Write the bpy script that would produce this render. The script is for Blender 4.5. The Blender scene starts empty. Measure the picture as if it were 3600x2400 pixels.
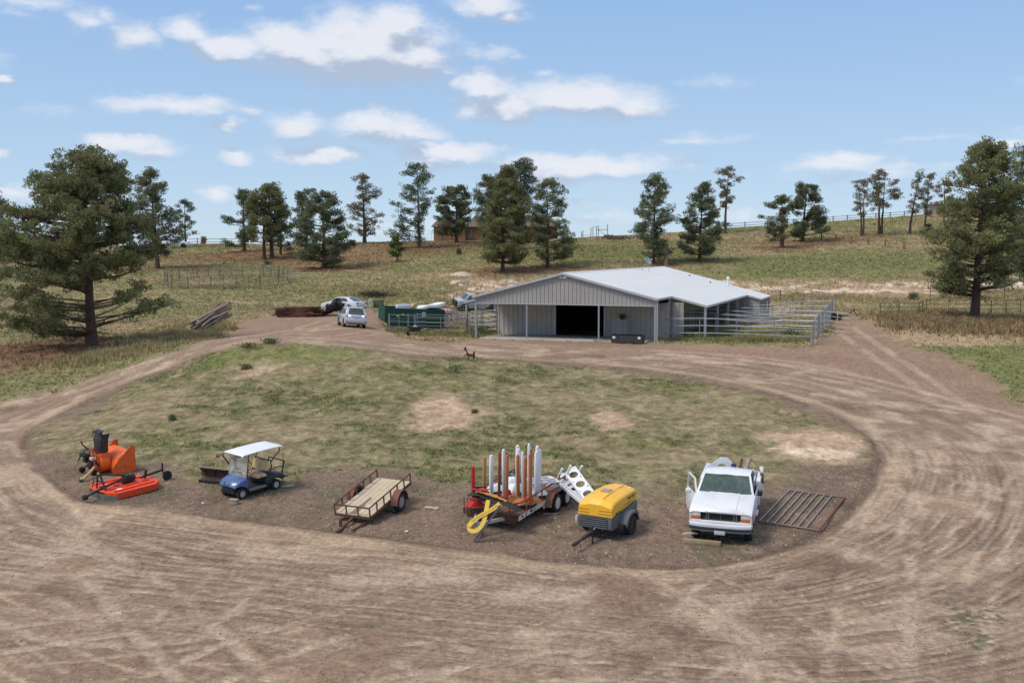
import bpy, bmesh, math, random
import numpy as np
from mathutils import Vector, Matrix
C = bpy.context.scene
COL = C.collection
R = math.radians
PI = math.pi
random.seed(7)

# ---------------------------------------------------------------- camera
CAM_H = 9.3
PITCH = 4.75
FOC = 3800.0                      # focal length in pixels of the 3600 x 2400 photograph
cam_d = bpy.data.cameras.new("camera")
cam = bpy.data.objects.new("camera", cam_d)
COL.objects.link(cam)
cam_d.sensor_width = 36.0
cam_d.lens = 36.0 * FOC / 3600.0
cam_d.clip_start = 0.5
cam_d.clip_end = 9000.0
cam.location = (0, 0, CAM_H)
cam.rotation_euler = (R(90 - PITCH), 0, 0)
C.camera = cam
C.render.resolution_x, C.render.resolution_y = 1024, 682

# ---------------------------------------------------------------- light
SUN_EL, SUN_AZ = 54.0, -118.0     # azimuth measured from +Y towards +X: the sun stands left, a little behind the camera
sd = bpy.data.lights.new("sun", "SUN")
sd.energy = 2.35
sd.angle = R(19)
sd.color = (1.0, 0.93, 0.83)
sun = bpy.data.objects.new("sun", sd)
COL.objects.link(sun)
_a, _e = R(SUN_AZ), R(SUN_EL)
_dir = Vector((math.sin(_a) * math.cos(_e), math.cos(_a) * math.cos(_e), math.sin(_e)))
sun.rotation_euler = _dir.to_track_quat('Z', 'Y').to_euler()
C.view_settings.view_transform = 'Standard'
C.view_settings.look = 'None'
C.view_settings.exposure = 0.12
C.view_settings.gamma = 1.0
C.cycles.max_bounces = 8
C.cycles.transparent_max_bounces = 24
C.cycles.use_adaptive_sampling = True

# ---------------------------------------------------------------- sky
def pix_dir(px, py):
    x = (px - 1800.0) / FOC
    z = -(py - 1200.0) / FOC
    p = R(PITCH)
    v = Vector((x, math.cos(p) + z * math.sin(p), -math.sin(p) + z * math.cos(p)))
    return v.normalized()

world = bpy.data.worlds.new("World")
C.world = world
world.use_nodes = True
wt = world.node_tree
for n in list(wt.nodes):
    wt.nodes.remove(n)

class NB:
    """small node-building helper"""
    def __init__(s, tree): s.t = tree
    def n(s, typ, **kw):
        nd = s.t.nodes.new(typ)
        for k, v in kw.items(): setattr(nd, k, v)
        return nd
    def l(s, a, b): s.t.links.new(a, b)
    def m(s, op, a, b=None, c=None, clamp=False):
        nd = s.t.nodes.new('ShaderNodeMath'); nd.operation = op; nd.use_clamp = clamp
        for i, v in enumerate((a, b, c)):
            if v is None: continue
            if isinstance(v, (int, float)): nd.inputs[i].default_value = v
            else: s.t.links.new(v, nd.inputs[i])
        return nd.outputs[0]
    def ss(s, v, lo, hi, o0=0.0, o1=1.0, typ='SMOOTHSTEP'):
        nd = s.t.nodes.new('ShaderNodeMapRange'); nd.interpolation_type = typ
        s.t.links.new(v, nd.inputs['Value'])
        nd.inputs['From Min'].default_value = lo; nd.inputs['From Max'].default_value = hi
        nd.inputs['To Min'].default_value = o0; nd.inputs['To Max'].default_value = o1
        return nd.outputs[0]
    def mix(s, f, a, b, typ='MIX'):
        nd = s.t.nodes.new('ShaderNodeMix'); nd.data_type = 'RGBA'; nd.blend_type = typ
        ins = [i for i in nd.inputs if i.type == 'RGBA']
        if isinstance(f, (int, float)): nd.inputs[0].default_value = f
        else: s.t.links.new(f, nd.inputs[0])
        for sock, v in zip(ins, (a, b)):
            if isinstance(v, tuple): sock.default_value = (*v[:3], 1)
            else: s.t.links.new(v, sock)
        return [o for o in nd.outputs if o.type == 'RGBA'][0]
    def noise(s, vec, scale, detail=3, rough=.55, dist=0, dim='3D'):
        nd = s.t.nodes.new('ShaderNodeTexNoise'); nd.noise_dimensions = dim
        nd.inputs['Scale'].default_value = scale; nd.inputs['Detail'].default_value = detail
        nd.inputs['Roughness'].default_value = rough; nd.inputs['Distortion'].default_value = dist
        if vec is not None: s.t.links.new(vec, nd.inputs['Vector'])
        return nd

# clouds: (display x, y, rx, ry, strength) on the 2352-pixel-wide picture, turned into directions in the sky
CLOUDS = [(850, 115, 165, 66, 1.25), (900, 62, 75, 40, 1.15), (700, 120, 120, 40, 1.1), (650, 100, 88, 34, 1.1), (430, 76, 58, 22, .9), (520, 108, 80, 26, 1.0), (945, 140, 90, 44, 1.05), (800, 70, 55, 40, .9), (870, 168, 120, 22, .9),
    (1115, 200, 66, 34, .95), (1150, 245, 95, 30, 1.0), (1330, 228, 150, 34, 1.15), (1460, 242, 70, 24, .9), (1040, 190, 40, 20, .5),
    (1120, 5, 70, 26, 1.0), (1175, 40, 44, 12, .7), (310, 86, 46, 24, .7), (195, 48, 40, 20, .6), (245, 35, 28, 12, .5), (40, 38, 50, 10, .35), (60, 6, 110, 14, .45),
    (390, 243, 128, 17, .8), (470, 236, 50, 12, .7), (290, 325, 78, 18, 1.0), (350, 345, 60, 14, .6), (680, 292, 70, 26, .75), (860, 288, 95, 28, 1.0), (940, 305, 75, 18, .8), (790, 270, 30, 14, .7),
    (730, 352, 105, 16, .85), (545, 360, 36, 13, .7), (520, 290, 36, 12, .65), (577, 255, 28, 9, .5), (1030, 348, 118, 20, .95), (1000, 375, 90, 16, .5), (1340, 380, 200, 22, .95), (1250, 402, 150, 16, .6),
    (1125, 122, 64, 18, .5), (1190, 130, 30, 8, .4), (1590, 320, 90, 9, .4), (1630, 195, 50, 9, .22), (1245, 175, 26, 8, .35), (720, 42, 18, 10, .35), (590, 18, 20, 8, .35), (455, 42, 14, 7, .3),
    (1960, 366, 60, 13, .95), (1910, 380, 95, 13, .75), (2060, 385, 130, 12, .35), (2300, 330, 28, 10, .8), (2150, 318, 70, 6, .3), (2340, 306, 60, 8, .25),
    (495, 448, 38, 16, .8), (30, 445, 60, 17, .7), (2, 350, 22, 12, .8), (0, 185, 16, 9, .9), (1340, 460, 40, 9, .4), (1700, 500, 55, 18, .4), (620, 560, 40, 14, .3), (900, 520, 160, 14, .3), (1390, 500, 100, 16, .3),
    (150, 250, 60, 12, .22), (2000, 400, 160, 12, .3), (2250, 420, 160, 16, .25), (-250, 120, 150, 40, 1), (-420, 330, 140, 25, 1), (2650, 150, 160, 45, 1), (2900, 330, 200, 25, 1), (600, -160, 260, 50, 1), (1700, -260, 220, 60, 1)]

def az_el(dx, dy):
    v = pix_dir(dx * 1.5306, dy * 1.5306)
    return math.atan2(v.x, v.y), math.asin(v.z)

def cloud_group():
    g = bpy.data.node_groups.new("cloud_field", 'ShaderNodeTree')
    g.interface.new_socket("P", in_out='INPUT', socket_type='NodeSocketVector')
    g.interface.new_socket("D", in_out='OUTPUT', socket_type='NodeSocketFloat')
    b = NB(g)
    gi = b.n('NodeGroupInput'); go = b.n('NodeGroupOutput')
    # warp
    sc = b.n('ShaderNodeVectorMath', operation='MULTIPLY'); b.l(gi.outputs[0], sc.inputs[0]); sc.inputs[1].default_value = (1.0, 1.9, 1.0)
    nz = b.noise(sc.outputs[0], 24, 4, .6)
    wa = b.n('ShaderNodeVectorMath', operation='SUBTRACT'); b.l(nz.outputs['Color'], wa.inputs[0]); wa.inputs[1].default_value = (.5, .5, .5)
    wb = b.n('ShaderNodeVectorMath', operation='MULTIPLY'); b.l(wa.outputs[0], wb.inputs[0]); wb.inputs[1].default_value = (.040, .022, 0)
    wc = b.n('ShaderNodeVectorMath', operation='ADD'); b.l(gi.outputs[0], wc.inputs[0]); b.l(wb.outputs[0], wc.inputs[1])
    cur = None
    for (cx, cy, rx, ry, st) in CLOUDS:
        a0, e0 = az_el(cx, cy)
        ra = rx * 1.5306 / FOC * 1.38; re = ry * 1.5306 / FOC * 1.65
        d1 = b.n('ShaderNodeVectorMath', operation='SUBTRACT'); b.l(wc.outputs[0], d1.inputs[0]); d1.inputs[1].default_value = (a0, e0, 0)
        d2 = b.n('ShaderNodeVectorMath', operation='MULTIPLY'); b.l(d1.outputs[0], d2.inputs[0]); d2.inputs[1].default_value = (1 / ra, 1 / re, 0)
        ln = b.n('ShaderNodeVectorMath', operation='LENGTH'); b.l(d2.outputs[0], ln.inputs[0])
        v = b.m('MULTIPLY_ADD', ln.outputs['Value'], -st, st)
        if cur is None: cur = v
        else:
            nd = b.n('ShaderNodeMath', operation='SMOOTH_MAX'); nd.inputs[2].default_value = .15
            b.l(cur, nd.inputs[0]); b.l(v, nd.inputs[1]); cur = nd.outputs[0]
    n2 = b.noise(sc.outputs[0], 34, 7, .60)
    k = b.m('SUBTRACT', n2.outputs['Fac'], .5)
    cur = b.m('MULTIPLY_ADD', k, .85, cur)
    b.l(cur, go.inputs[0])
    return g

wb_ = NB(wt)
w_out = wb_.n('ShaderNodeOutputWorld'); w_bg = wb_.n('ShaderNodeBackground')
sky = wb_.n('ShaderNodeTexSky', sky_type='NISHITA')
sky.sun_disc = False
sky.sun_elevation = R(SUN_EL); sky.sun_rotation = R(SUN_AZ)
sky.altitude = 1900; sky.air_density = 1.0; sky.dust_density = .6; sky.ozone_density = 1.2
tc = wb_.n('ShaderNodeTexCoord')
sep = wb_.n('ShaderNodeSeparateXYZ'); wb_.l(tc.outputs['Generated'], sep.inputs[0])
az = wb_.m('ARCTAN2', sep.outputs[0], sep.outputs[1])
el = wb_.m('ARCSINE', sep.outputs[2])
cmb = wb_.n('ShaderNodeCombineXYZ'); wb_.l(az, cmb.inputs[0]); wb_.l(el, cmb.inputs[1])
cg = cloud_group()
g1 = wb_.n('ShaderNodeGroup'); g1.node_tree = cg; wb_.l(cmb.outputs[0], g1.inputs[0])
off = wb_.n('ShaderNodeVectorMath', operation='ADD'); wb_.l(cmb.outputs[0], off.inputs[0]); off.inputs[1].default_value = (-.006, .018, 0)
g2 = wb_.n('ShaderNodeGroup'); g2.node_tree = cg; wb_.l(off.outputs[0], g2.inputs[0])
dens = wb_.ss(g1.outputs[0], -.08, .74)
lit = wb_.m('SUBTRACT', g1.outputs[0], g2.outputs[0])
shade = wb_.ss(lit, -.22, .36)
SKY_MULT = 9.5                     # Background strength .1: these are the cloud radiances before that factor
ccol = wb_.mix(shade, (.42 * 10, .485 * 10, .61 * 10), (.78 * 10, .795 * 10, .85 * 10))
# clear sky: Nishita, eased towards the paler blue the photograph shows near the ground
hz = wb_.ss(el, -.02, .30, 1.0, 0.0, 'LINEAR')
haze_c = wb_.mix(hz, (.235 * 10, .445 * 10, .80 * 10), (.53 * 10, .68 * 10, .82 * 10))
skyc = wb_.mix(.80, sky.outputs[0], haze_c)
# unseen white cloud added above the frame to make the light whiter and softer
added_veil = wb_.m('MULTIPLY', wb_.ss(el, .34, .75), .80)
skyc = wb_.mix(added_veil, skyc, (6.0, 6.1, 6.3))
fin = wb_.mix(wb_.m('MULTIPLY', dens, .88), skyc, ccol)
# below the horizon: dull earth
grd = wb_.ss(sep.outputs[2], -.06, -.02)
fin = wb_.mix(grd, (2.4, 2.1, 1.7), fin)
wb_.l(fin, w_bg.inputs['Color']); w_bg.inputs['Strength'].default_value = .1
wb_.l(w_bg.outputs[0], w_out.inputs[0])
world.cycles.sampling_method = 'MANUAL'; world.cycles.sample_map_resolution = 512

# ---------------------------------------------------------------- terrain height
def at(px, py, Y):
    """the point of the ray through a photograph pixel at world distance Y"""
    d = pix_dir(px, py); t = Y / d.y
    return Vector((d.x * t, Y, CAM_H + d.z * t))

PAD = at(1673, 1188, 87.0)
MB_P = at(930, 1212, 71.5)
_cp = []
for x in (-60, -30, -12, 0, 12, 30, 60):
    for y in (-20, 12, 26): _cp.append((x, y, 0.0))
for x in (-17, -9, -2, 4, 10):
    for y in (36, 40, 44): _cp.append((x, y, .070 * (y - 34.6)))
for x, y, z in ((-40, 40, 0), (-26, 42, .2), (40, 40, .1), (18, 40, .2)): _cp.append((x, y, z))
for p in [(0, 1440, 62), (-700, 1400, 62), (4200, 1400, 62), (322, 1215, 79), (0, 1240, 76), (-600, 1220, 80), (950, 1207, 73.5), (1180, 1225, 71.5), (700, 1275, 67), (1450, 1245, 71), (1750, 1262, 71), (2200, 1288, 69.5), (2700, 1360, 63),
    (1000, 1178, 85), (1210, 1148, 90.5), (1210, 1100, 108), (1210, 1078, 121), (1677, 1188, 87), (2305, 1205, 82), (2000, 1195, 84.5), (2857, 1211, 80.5), (1500, 1180, 88), (2950, 1150, 94), (2350, 1100, 118), (2640, 1075, 118), (2000, 1120, 118),
    (3600, 1385, 66), (3425, 1122, 95), (3600, 1180, 86), (4300, 1150, 95), (1368, 1163, 93), (800, 1100, 108), (700, 1140, 100), (400, 1120, 105), (0, 1080, 115), (-500, 1070, 118),
    (600, 1010, 129), (800, 1004, 130), (1000, 1004, 131), (600, 975, 142), (1000, 968, 144), (1140, 945, 158), (1400, 990, 138), (555, 945, 156), (100, 960, 155), (-500, 950, 158),
    (1767, 955, 146), (1925, 941, 149), (2100, 925, 152), (1620, 975, 141), (1620, 1040, 125), (2296, 926, 152), (2459, 918, 154), (928, 912, 168), (858, 885, 182), (653, 860, 212), (300, 880, 200), (-500, 870, 205), (1282, 856, 190), (1474, 872, 180), (1606, 854, 190), (1530, 850, 202), (1200, 862, 186), (850, 862, 210), (1050, 862, 205),
    (1800, 852, 195), (2100, 848, 185), (2200, 842, 188), (2450, 838, 190), (2548, 822, 195), (2700, 803, 200), (2850, 792, 205), (3000, 776, 212), (3150, 764, 218), (3300, 752, 222), (3600, 735, 226), (4300, 730, 230),
    (2749, 872, 172), (2821, 849, 180), (3031, 829, 185), (3198, 822, 190), (3177, 875, 168), (2888, 842, 182),
    (2900, 1048, 124), (2900, 978, 139), (3300, 1040, 126), (3300, 985, 138), (2650, 1040, 128), (2650, 985, 140), (3600, 1030, 126), (3600, 960, 142), (4300, 960, 142), (4300, 1040, 126), (2900, 920, 154), (3500, 900, 158)]:
    v = at(*p); _cp.append((v.x, v.y, v.z))
for x in (-230, -120, -50): _cp.append((x, 262, 9.2))
for x in (0, 60): _cp.append((x, 262, 9.6))
for x in (120, 230): _cp.append((x, 262, 15.0))
for x in (-200, 200): _cp.append((x, 60, 1.0)); _cp.append((x, 130, 5.5)); _cp.append((x, 190, 9.8))
_cp = np.array(_cp, float)
def _phi(r2): return np.where(r2 > 0, .5 * r2 * np.log(np.maximum(r2, 1e-12)), 0.0)
def _solve():
    n = len(_cp); X = _cp[:, :2] / 50.0
    r2 = ((X[:, None] - X[None]) ** 2).sum(-1)
    A = np.zeros((n + 3, n + 3)); A[:n, :n] = _phi(r2) + np.eye(n) * 2e-3
    A[:n, n] = 1; A[:n, n + 1:] = X; A[n, :n] = 1; A[n + 1:, :n] = X.T
    b = np.zeros(n + 3); b[:n] = _cp[:, 2]
    return np.linalg.solve(A, b)
_w = _solve()
def _tps(x, y):
    x = np.asarray(x, float); y = np.asarray(y, float)
    X = x.ravel() / 50.0; Y = np.clip(y.ravel(), -20, 262) / 50.0
    X = np.clip(X, -4.6, 4.6)
    out = np.empty_like(X)
    px_, py_ = _cp[:, 0] / 50.0, _cp[:, 1] / 50.0; n = len(_cp)
    for s in range(0, len(X), 40000):
        e = s + 40000
        r2 = (X[s:e, None] - px_[None]) ** 2 + (Y[s:e, None] - py_[None]) ** 2
        out[s:e] = _phi(r2) @ _w[:n] + _w[n] + _w[n + 1] * X[s:e] + _w[n + 2] * Y[s:e]
    return out.reshape(x.shape)
_hx = np.arange(-236, 237, 2.0); _hy = np.arange(-24, 267, 1.5)
_HG = _tps(*np.meshgrid(_hx, _hy))
def _cr(t):
    return (((-.5 * t + 1) * t - .5) * t, (1.5 * t - 2.5) * t * t + 1, ((-1.5 * t + 2) * t + .5) * t, (.5 * t - .5) * t * t)
def height(x, y):
    """smooth terrain height, arrays in, array out"""
    x = np.asarray(x, float); y = np.asarray(y, float)
    fx = np.clip((x + 236) / 2.0, 1, len(_hx) - 3); fy = np.clip((y + 24) / 1.5, 1, len(_hy) - 3)
    ix = fx.astype(int); iy = fy.astype(int); wx_ = _cr(fx - ix); wy_ = _cr(fy - iy)
    out = 0
    for j in range(4):
        for i in range(4): out = out + wy_[j] * wx_[i] * _HG[iy + j - 1, ix + i - 1]
    near = np.clip((y - 29) / 9, 0, 1); near = near * near * (3 - 2 * near)
    out = out * near
    bx, by = MB_P.x, MB_P.y
    out = out + .75 * np.exp(-((x - bx) / 8.0) ** 2 - ((y - by) / 4.5) ** 2)
    # level pad under the barn
    ca, sa = math.cos(R(-20)), math.sin(R(-20)); rx = x - PAD.x; ry = y - PAD.y
    lx = rx * ca + ry * sa; ly = -rx * sa + ry * ca
    dd = np.maximum(np.maximum(-3.4 - lx, lx - 19.5), np.maximum(.6 - ly, ly - 38))
    w = np.clip(1 - dd / 3.5, 0, 1); w = w * w * (3 - 2 * w) * .97
    w = np.where(ly < 6, w * np.clip(1 - np.maximum(np.maximum(-lx - .5, lx - 15.2), 0) / 2.0, 0, 1), w)
    out = out * (1 - w) + (PAD.z - .02) * w
    far = np.clip((y - 250) / 120, 0, 1); far = far * far * (3 - 2 * far)
    return out * (1 - far) + (-4.0) * far

def H(x, y): return float(height(np.array([x]), np.array([y]))[0])

def G(px, py, ymin=14.0):
    """where the ray through a photograph pixel meets the terrain"""
    d = pix_dir(px, py)
    Y = np.concatenate([np.arange(ymin, 60, .25), np.arange(60, 260, .5)])
    t = Y / d.y
    f = CAM_H + d.z * t - height(d.x * t, Y)
    i = np.where(f <= 0)[0]
    if len(i) == 0 or i[0] == 0:
        Yh = 225.0 if len(i) == 0 else Y[0]
        return Vector((d.x * Yh / d.y, Yh, H(d.x * Yh / d.y, Yh)))
    i = i[0]; k = f[i - 1] / (f[i - 1] - f[i]); Yh = Y[i - 1] + k * (Y[i] - Y[i - 1])
    x = d.x * Yh / d.y
    return Vector((x, Yh, H(x, Yh)))

# ---------------------------------------------------------------- numpy noise
def vnoise(x, y, seed=0):
    xi = np.floor(x).astype(np.int64); yi = np.floor(y).astype(np.int64)
    xf = x - xi; yf = y - yi
    u = xf * xf * (3 - 2 * xf); v = yf * yf * (3 - 2 * yf)
    def h(a, b):
        n = (a * 374761393 + b * 668265263 + seed * 982451653) & 0xffffffff
        n = ((n ^ (n >> 13)) * 1274126177) & 0xffffffff
        return ((n ^ (n >> 16)) & 0xffff) / 65535.0
    return (h(xi, yi) * (1 - u) + h(xi + 1, yi) * u) * (1 - v) + (h(xi, yi + 1) * (1 - u) + h(xi + 1, yi + 1) * u) * v
def fbm(x, y, scale, octv=4, seed=0, gain=.55):
    s = 0; a = 1; t = 0
    for o in range(octv):
        s = s + a * vnoise(x / scale + o * 17.3, y / scale - o * 9.1, seed + o); t += a; a *= gain; scale /= 2.03
    return s / t
def sstep(v, a, b):
    t = np.clip((v - a) / (b - a), 0, 1); return t * t * (3 - 2 * t)

# ---------------------------------------------------------------- the ground sheet
def poly_sdf(x, y, pts):
    """signed distance (negative inside) to a closed polygon"""
    p = np.array([(q[0], q[1]) for q in pts]); n = len(p)
    d = np.full(x.shape, 1e9); ins = np.zeros(x.shape, bool)
    for i in range(n):
        a = p[i]; b = p[(i + 1) % n]; e = b - a
        t = np.clip(((x - a[0]) * e[0] + (y - a[1]) * e[1]) / max(e @ e, 1e-9), 0, 1)
        d = np.minimum(d, (x - a[0] - t * e[0]) ** 2 + (y - a[1] - t * e[1]) ** 2)
        c = (a[1] > y) != (b[1] > y)
        with np.errstate(divide='ignore', invalid='ignore'):
            xi = (b[0] - a[0]) * (y - a[1]) / (b[1] - a[1]) + a[0]
        ins ^= c & (x < xi)
    d = np.sqrt(d)
    return np.where(ins, -d, d)
def gp(l): return [G(a, b) for a, b in l]
def smooth_loop(pts, n=3, closed=True):
    p = [Vector((q[0], q[1], 0)) for q in pts]
    for _ in range(n):
        q = []
        m = len(p)
        for i in range(m if closed else m - 1):
            a, b = p[i], p[(i + 1) % m]
            q += [a * .75 + b * .25, a * .25 + b * .75]
        if not closed: q = [p[0]] + q + [p[-1]]
        p = q
    return p

ISLAND = smooth_loop(gp([(75, 1560), (120, 1490), (240, 1432), (420, 1350), (640, 1272), (840, 1213), (960, 1202), (1150, 1214), (1400, 1240), (1800, 1262), (2150, 1283), (2450, 1322), (2750, 1385), (2960, 1462), (3085, 1560), (3105, 1650),
    (3040, 1760), (2930, 1850), (2740, 1940), (2440, 1995), (2080, 1985), (1700, 1935), (1300, 1880), (950, 1840), (640, 1800), (400, 1775), (240, 1740), (120, 1660)]), 2)
GRASSIN = smooth_loop(gp([(180, 1640), (150, 1530), (280, 1440), (440, 1352), (650, 1278), (850, 1218), (960, 1205), (1150, 1217), (1400, 1243), (1800, 1266), (2150, 1290), (2450, 1330), (2720, 1392), (2900, 1465), (3020, 1560), (3020, 1625),
    (2860, 1650), (2680, 1705), (2480, 1730), (2260, 1730), (2080, 1735), (1900, 1700), (1720, 1700), (1560, 1730), (1440, 1700), (1240, 1640), (1060, 1660), (980, 1720), (860, 1720), (700, 1660), (560, 1650), (440, 1655), (300, 1640)]), 2)
YARD = smooth_loop(gp([(-1500, 1560), (-500, 1470), (-100, 1420), (0, 1405), (200, 1372), (450, 1282), (700, 1215), (820, 1165), (850, 1118), (980, 1105), (1080, 1112), (1180, 1085), (1340, 1085), (1352, 1160), (1440, 1196), (1600, 1206), (1690, 1192), (2320, 1208), (2600, 1222),
    (2850, 1224), (2920, 1190), (2930, 1135), (2985, 1108), (3070, 1128), (3150, 1175), (3250, 1215), (3350, 1275), (3460, 1330), (3600, 1402), (3900, 1480), (4700, 1650), (5600, 2300)]) + [Vector((60, 8, 0)), Vector((60, -18, 0)), Vector((-60, -18, 0)), Vector((-60, 12, 0)), Vector((-62, 45, 0))], 1)

# grid: dense near, coarser far; columns fan out with distance
_rows = [-14.0, -8, -3, 1, 4, 7, 10, 12.5, 15, 17, 18.5, 19.6]
yy = 20.4
while yy < 262:
    _rows.append(yy); yy += max(.055, min(.42, yy * yy / 3800.0 / 9.3 * 3.0))
while yy < 4500:
    _rows.append(yy); yy *= 1.06
_rows = np.array(_rows)
NC = 1000
_u = np.linspace(-1, 1, NC)
_u = np.sign(_u) * (np.abs(_u) * .80 + np.abs(_u) ** 5 * .65)
GX = _u[None, :] * (np.maximum(_rows, 0)[:, None] * .56 + 13.0)
GY = np.repeat(_rows[:, None], NC, 1)
GZ = height(GX, GY)

near_m = (GY < 150)
isl = np.full(GX.shape, 50.0); gin = np.full(GX.shape, 50.0); yrd = np.full(GX.shape, 50.0)
_idx = GY < 135
wob = (fbm(GX, GY, 3.0, 4, 11) - .5) * 2.4
wob2 = (fbm(GX, GY, .9, 3, 12) - .5) * .8
_qx, _qy = np.meshgrid(np.arange(-95, 95.1, .5), np.arange(-16, 137, .5))
def _samp(P):
    g = poly_sdf(_qx, _qy, P)
    x = GX[_idx]; y = GY[_idx]
    fx = np.clip((x + 95) * 2, 0, g.shape[1] - 1.01); fy = np.clip((y + 16) * 2, 0, g.shape[0] - 1.01)
    xi = fx.astype(int); yi = fy.astype(int); u = fx - xi; v = fy - yi
    return (g[yi, xi] * (1 - u) + g[yi, xi + 1] * u) * (1 - v) + (g[yi + 1, xi] * (1 - u) + g[yi + 1, xi + 1] * u) * v
isl[_idx] = _samp(ISLAND); gin[_idx] = _samp(GRASSIN); yrd[_idx] = _samp(YARD)
d_in = sstep(-(gin + wob * 1.8 + wob2 * 2.0), -.9, 1.1)           # grass of the mound
d_yard = sstep(-(yrd + wob * (.8 + 1.6 * (GX > 18)) + wob2 * 1.3), -.6, .8)
d_isl = sstep(-(isl + wob * .25 + wob2 * .4), -.25, .35)

# wheel tracks, rasterised in the ground plane
RX0, RY0, RS = -48.0, 14.0, .085
RW, RH = int(96 / RS), int(100 / RS)
LT = np.zeros((RH, RW), np.float32); DK = np.zeros((RH, RW), np.float32)
def stroke(img, pts, w, val):
    for a, b in zip(pts[:-1], pts[1:]):
        ax, ay = (a[0] - RX0) / RS, (a[1] - RY0) / RS; bx, by = (b[0] - RX0) / RS, (b[1] - RY0) / RS
        r = w / RS * 1.6 + 1
        x0, x1 = int(max(0, min(ax, bx) - r)), int(min(RW - 1, max(ax, bx) + r)) + 1
        y0, y1 = int(max(0, min(ay, by) - r)), int(min(RH - 1, max(ay, by) + r)) + 1
        if x1 <= x0 or y1 <= y0: continue
        X, Y = np.meshgrid(np.arange(x0, x1), np.arange(y0, y1))
        ex, ey = bx - ax, by - ay; L = max(ex * ex + ey * ey, 1e-6)
        t = np.clip(((X - ax) * ex + (Y - ay) * ey) / L, 0, 1)
        d = np.sqrt((X - ax - t * ex) ** 2 + (Y - ay - t * ey) ** 2) * RS
        v = val * np.clip(1 - (d / w) ** 2, 0, 1)
        img[y0:y1, x0:x1] = np.maximum(img[y0:y1, x0:x1], v)
def offset_path(pts, o):
    out = []
    for i, p in enumerate(pts):
        a = pts[max(0, i - 1)]; b = pts[min(len(pts) - 1, i + 1)]
        t = Vector((b[0] - a[0], b[1] - a[1], 0)).normalized()
        out.append((p[0] - t.y * o, p[1] + t.x * o))
    return out
rt = random.Random(5)
def rut(pix, width=1.6, w=.12, lt=.8, dk=.5, world=False, both=True):
    p = pix if world else gp(pix)
    p = smooth_loop(p, 3, False)
    for s in ((-1, 1) if both else (0,)):
        q = offset_path(p, s * width / 2)
        stroke(LT, q, w, lt)
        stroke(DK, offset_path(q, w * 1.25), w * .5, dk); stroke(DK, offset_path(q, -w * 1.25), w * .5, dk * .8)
# ring of tracks round the island
cen = sum((Vector((p[0], p[1], 0)) for p in ISLAND), Vector()) / len(ISLAND)
base_ring = ISLAND[::2]
for k in range(52):
    o = rt.uniform(.3, 9.0); a0 = rt.random(); ln = rt.uniform(.3, .85); m = len(base_ring)
    seg = []
    drift = rt.uniform(-1.1, 1.1)
    n_ = int(ln * m)
    for j in range(n_):
        p = base_ring[(int(a0 * m) + j) % m]; dvec = (Vector((p[0], p[1], 0)) - cen).normalized()
        seg.append(Vector((p[0], p[1], 0)) + dvec * (o + drift * j / n_ + .25 * math.sin(j * .31 + k)))
    if len(seg) > 4: rut(seg, 1.65, rt.uniform(.07, .15), rt.uniform(.35, .85), rt.uniform(.35, .85), world=True, both=True)
for L_ in ([(0, 1500), (160, 1420), (420, 1330), (700, 1250), (900, 1180), (1150, 1130)], [(60, 1600), (20, 1540), (120, 1450), (330, 1350), (640, 1260), (860, 1180), (1200, 1150)],
    [(-60, 1450), (300, 1350), (650, 1240), (860, 1190), (1300, 1170)], [(900, 1195), (1300, 1215), (1900, 1235), (2600, 1270), (3100, 1340), (3600, 1480)], [(1300, 1160), (1900, 1225), (2600, 1250), (3200, 1360), (3700, 1560)],
    [(2960, 1150), (3060, 1230), (3250, 1340), (3500, 1530), (3590, 1800), (3500, 2100)], [(3100, 2000), (3060, 1820), (3180, 1650), (3120, 1450), (2900, 1360), (2500, 1290)],
    [(0, 2250), (600, 2160), (1300, 2030), (1900, 1990), (2700, 2010), (3300, 1850), (3500, 1640)], [(200, 1900), (900, 1960), (1500, 1990), (2300, 2060), (2900, 2040), (3400, 1900)],
    [(1000, 2400), (1500, 2290), (2200, 2260), (2900, 2330), (3300, 2450)], [(1500, 2450), (1800, 2350), (2300, 2320), (2700, 2380)],
    [(0, 1640), (120, 1800), (350, 1900), (900, 1990), (1600, 2030)], [(-50, 1560), (60, 1700), (200, 1850), (500, 1960), (800, 2080)],
    [(3050, 2380), (3080, 2000), (3160, 1750), (3080, 1600)], [(2300, 2380), (2700, 2150), (3060, 1900), (3250, 1600), (3200, 1420)],
    [(2200, 1960), (2500, 2060), (2800, 2250), (3000, 2400)], [(1700, 2200), (2000, 2080), (2260, 1960)], [(2500, 2380), (2450, 2200), (2560, 2050), (2800, 1980)],
    [(3300, 2400), (3350, 2100), (3480, 1800), (3560, 1500)], [(2000, 2400), (2300, 2260), (2900, 2180), (3500, 2120)], [(0, 2050), (800, 2040), (1700, 2120), (2600, 2180), (3600, 2080)],
    [(600, 2400), (1000, 2240), (1500, 2120), (2100, 2040)], [(0, 1800), (400, 2000), (800, 2400)]):
    rut(L_, 1.75, rt.uniform(.17, .29), rt.uniform(.85, 1.0), rt.uniform(.15, .55))
for k in range(28):
    px0 = rt.uniform(-100, 2700); py0 = rt.uniform(1990, 2400); dx = rt.uniform(250, 900) * rt.choice((-1, 1)); dy = rt.uniform(-320, 160)
    bend = rt.uniform(-120, 120)
    rut([(px0, py0), (px0 + dx * .5, max(1950, py0 + dy * .5 + bend)), (px0 + dx, max(1940, py0 + dy))], 1.7, rt.uniform(.10, .24), rt.uniform(.4, .9), rt.uniform(.1, .45))
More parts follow.
